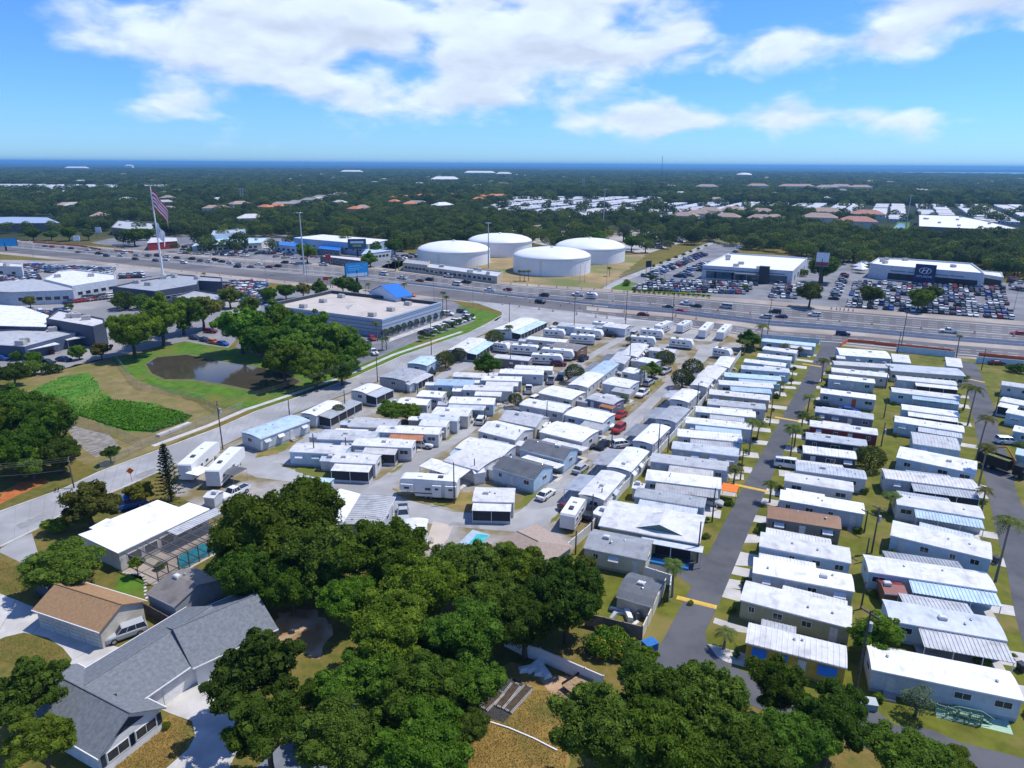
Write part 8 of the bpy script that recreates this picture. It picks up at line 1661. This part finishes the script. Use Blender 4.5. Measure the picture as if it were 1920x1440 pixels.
# far park homes
FH = {}
for c in ('white', 'offwhite', 'pale', 'lgrey'):
    b = MB(); b.box(-8, 8, -2.4, 2.4, 0, 2.9, 0); b.loft([[(x, -2.7, 2.9), (x, 2.7, 2.9), (x, 0, 3.7)] for x in (-8.3, 8.3)], 1)
    for i in range(4): b.box(-6.4 + i * 4, -5.2 + i * 4, -2.45, -2.38, 1.3, 2.2, 2)
    FH[c] = (b, b.mesh('far_home', [wallm('pale' if c != 'tan' else 'tan'), roofm(c), GLASS]))
fh = []
for poly, ang, ph, nlab in ((CLEAR[3], 118, 'far white home park behind the tanks', 0), (CLEAR[4], 118, 'far home park beyond the brown townhouses', 0), (CLEAR[5], 118, 'far home park behind the big-box store', 0), (CLEAR[6], 105, 'white home park on the far left plain'.replace('left', 'west'), 0)):
    W_p = [g(*p) for p in poly]; a = R(90 - ang); ux, uy = Vector((math.cos(a), math.sin(a), 0)), Vector((-math.sin(a), math.cos(a), 0)); us = [p.dot(ux) for p in W_p]; vs_ = [p.dot(uy) for p in W_p]
    u = min(us); col = 0
    while u < max(us):
        v = min(vs_)
        while v < max(vs_):
            p = ux * u + uy * v; px = topx(p)
            if inpoly(px[0], px[1], poly) and -100 < px[0] < 2020 and rs.uniform() < .9: fh.append((p.length, p + Vector((rs.uniform(-1, 1), rs.uniform(-.5, .5), 0)), a + rs.uniform(-.03, .03), rs.choice(['white', 'offwhite', 'lgrey', 'offwhite', 'pale']), ph))
            v += 11.5
        col += 1; u += 20 if col % 2 else 31
fh.sort(key=lambda t: t[0])
nh = 300 - len([o for o in bpy.data.objects if o.get('category') == 'mobile home'])
for dd, p, a, c, ph in fh[:nh]: tag(link('far_home', FH[c][1], None, (p.x, p.y, 0), a), 'small %s home in the %s' % (WN.get(c, c), ph), 'mobile home', 'homes of the ' + ph)
b = MB(); ci = {'white': 0, 'offwhite': 1, 'pale': 2, 'lgrey': 3}
for dd, p, a, c, ph in fh[nh:]:
    raw = FH[c][0]; ca_, sa_ = math.cos(a), math.sin(a); o = len(b.v); b.v += [(p.x + x * ca_ - y * sa_, p.y + x * sa_ + y * ca_, z) for x, y, z in raw.v]; b.f += [tuple(i + o for i in f) for f in raw.f]; b.m += [(4 if m_ == 0 else 5 if m_ == 2 else ci[c]) for m_ in raw.m]
o = b.build('distant_homes', [roofm('white'), roofm('offwhite'), roofm('pale'), roofm('lgrey'), wallm('pale'), GLASS]); o['kind'] = 'stuff'; tag(o, 'mass of tiny white home roofs on the far plain', 'homes')
print('FARHOMES', len(fh), nh)
sheet('retention_pond', [(1676, 428), (1686, 419), (1696, 420), (1697, 428), (1688, 431)], .3, mat('bay_water')); sheet('pond_lawn', [(1672, 432), (1684, 415), (1706, 416), (1704, 434)], .2, LAWN)
# pale institutions, dome and mast near the horizon
for x, y, L, h_, lab in ((900, 329, 160, 14, 'bright white complex near the horizon behind the water tanks'), (945, 330, 80, 11, 'smaller white block near the horizon behind the tanks'), (145, 319, 150, 15, 'white far building beside the west horizon'), (243, 317, 60, 26, 'white far tower block on the west horizon'), (660, 326, 120, 12, 'white roof far behind the grey townhouses'), (835, 342, 90, 10, 'long white far roof in the woods above the orange villas')):
    p = g(x, y); villa(x, y, L, 34, h_, 'white', roofm('white'), lab, 0, None, 'distant_building')
p = g(1395, 332); t = thing('arena_dome', 'pale domed arena far off in the woods', 'dome', p); b = MB(); n = 24
b.cyl(0, 0, 0, 12, 38, n=n); b.loft([[(r_ * math.cos(2 * math.pi * i / n), r_ * math.sin(2 * math.pi * i / n), z) for i in range(n)] for r_, z in ((40, 12.01), (34, 16), (20, 20), (2, 21.5))]); b.build('shell', wallm('white'), t)
p = g(1239, 346); t = thing('radio_mast', 'thin lattice radio mast standing above the horizon', 'mast', p); h = 56 + (310 - 293) * (p - Vector((0, 0, 56))).dot(_fw) / F_PX
b = MB()
for a in range(3): b.tube([(1.1 * math.cos(a * 2.09), 1.1 * math.sin(a * 2.09), 0), (.5 * math.cos(a * 2.09), .5 * math.sin(a * 2.09), h)], .22, 4)
for i in range(40):
    z = h * i / 40; b.tube([(1.0 * math.cos((i % 3) * 2.09), 1.0 * math.sin((i % 3) * 2.09), z), (1.0 * math.cos((i + 1) % 3 * 2.09), 1.0 * math.sin((i + 1) % 3 * 2.09), z + h / 40)], .12, 3)
b.build('lattice', mat('mast_dark', (.10, .12, .15), .6), t)
MASTH = h
for x, yb, yt in ((455, 382, 352), (1093, 362, 335)):
    p = g(x, yb); h = height_at((x, yb), yt); t = thing('transmission_pylon', 'grey lattice power pylon standing in the far woods', 'pylon', p, 0, 'far power pylons'); b = MB()
    for s in (-1, 1):
        b.tube([(s * 2.2, 0, 0), (s * 1.6, 0, h)], .35, 5)
        for k in range(5): b.tube([(s * 2.1, 0, h * k / 5), (-s * 1.8, 0, h * (k + 1) / 5)], .12, 3)
    for z in (.8, .95): b.box(-6, 6, -.2, .2, h * z - .2, h * z + .2)
    b.build('frame', mat('mast_pale'), t)

# ================================================================== THE AIR
HB = 46000
hz = MB().box(-HB, HB, -HB, HB, -1.0, MASTH + 2).build('haze', None, kind='stuff'); hz.data.materials.clear()
HM = bpy.data.materials.new('haze'); HM.use_nodes = True; n = HM.node_tree.nodes; n.clear(); pv = n.new('ShaderNodeVolumePrincipled'); mo = n.new('ShaderNodeOutputMaterial')
pv.inputs['Color'].default_value = (.22, .57, .98, 1); pv.inputs['Density'].default_value = .000095; pv.inputs['Anisotropy'].default_value = .2
HM.node_tree.links.new(pv.outputs[0], mo.inputs['Volume']); hz.data.materials.append(HM); tag(hz, 'pale blue haze filling the air over the plain', 'haze')
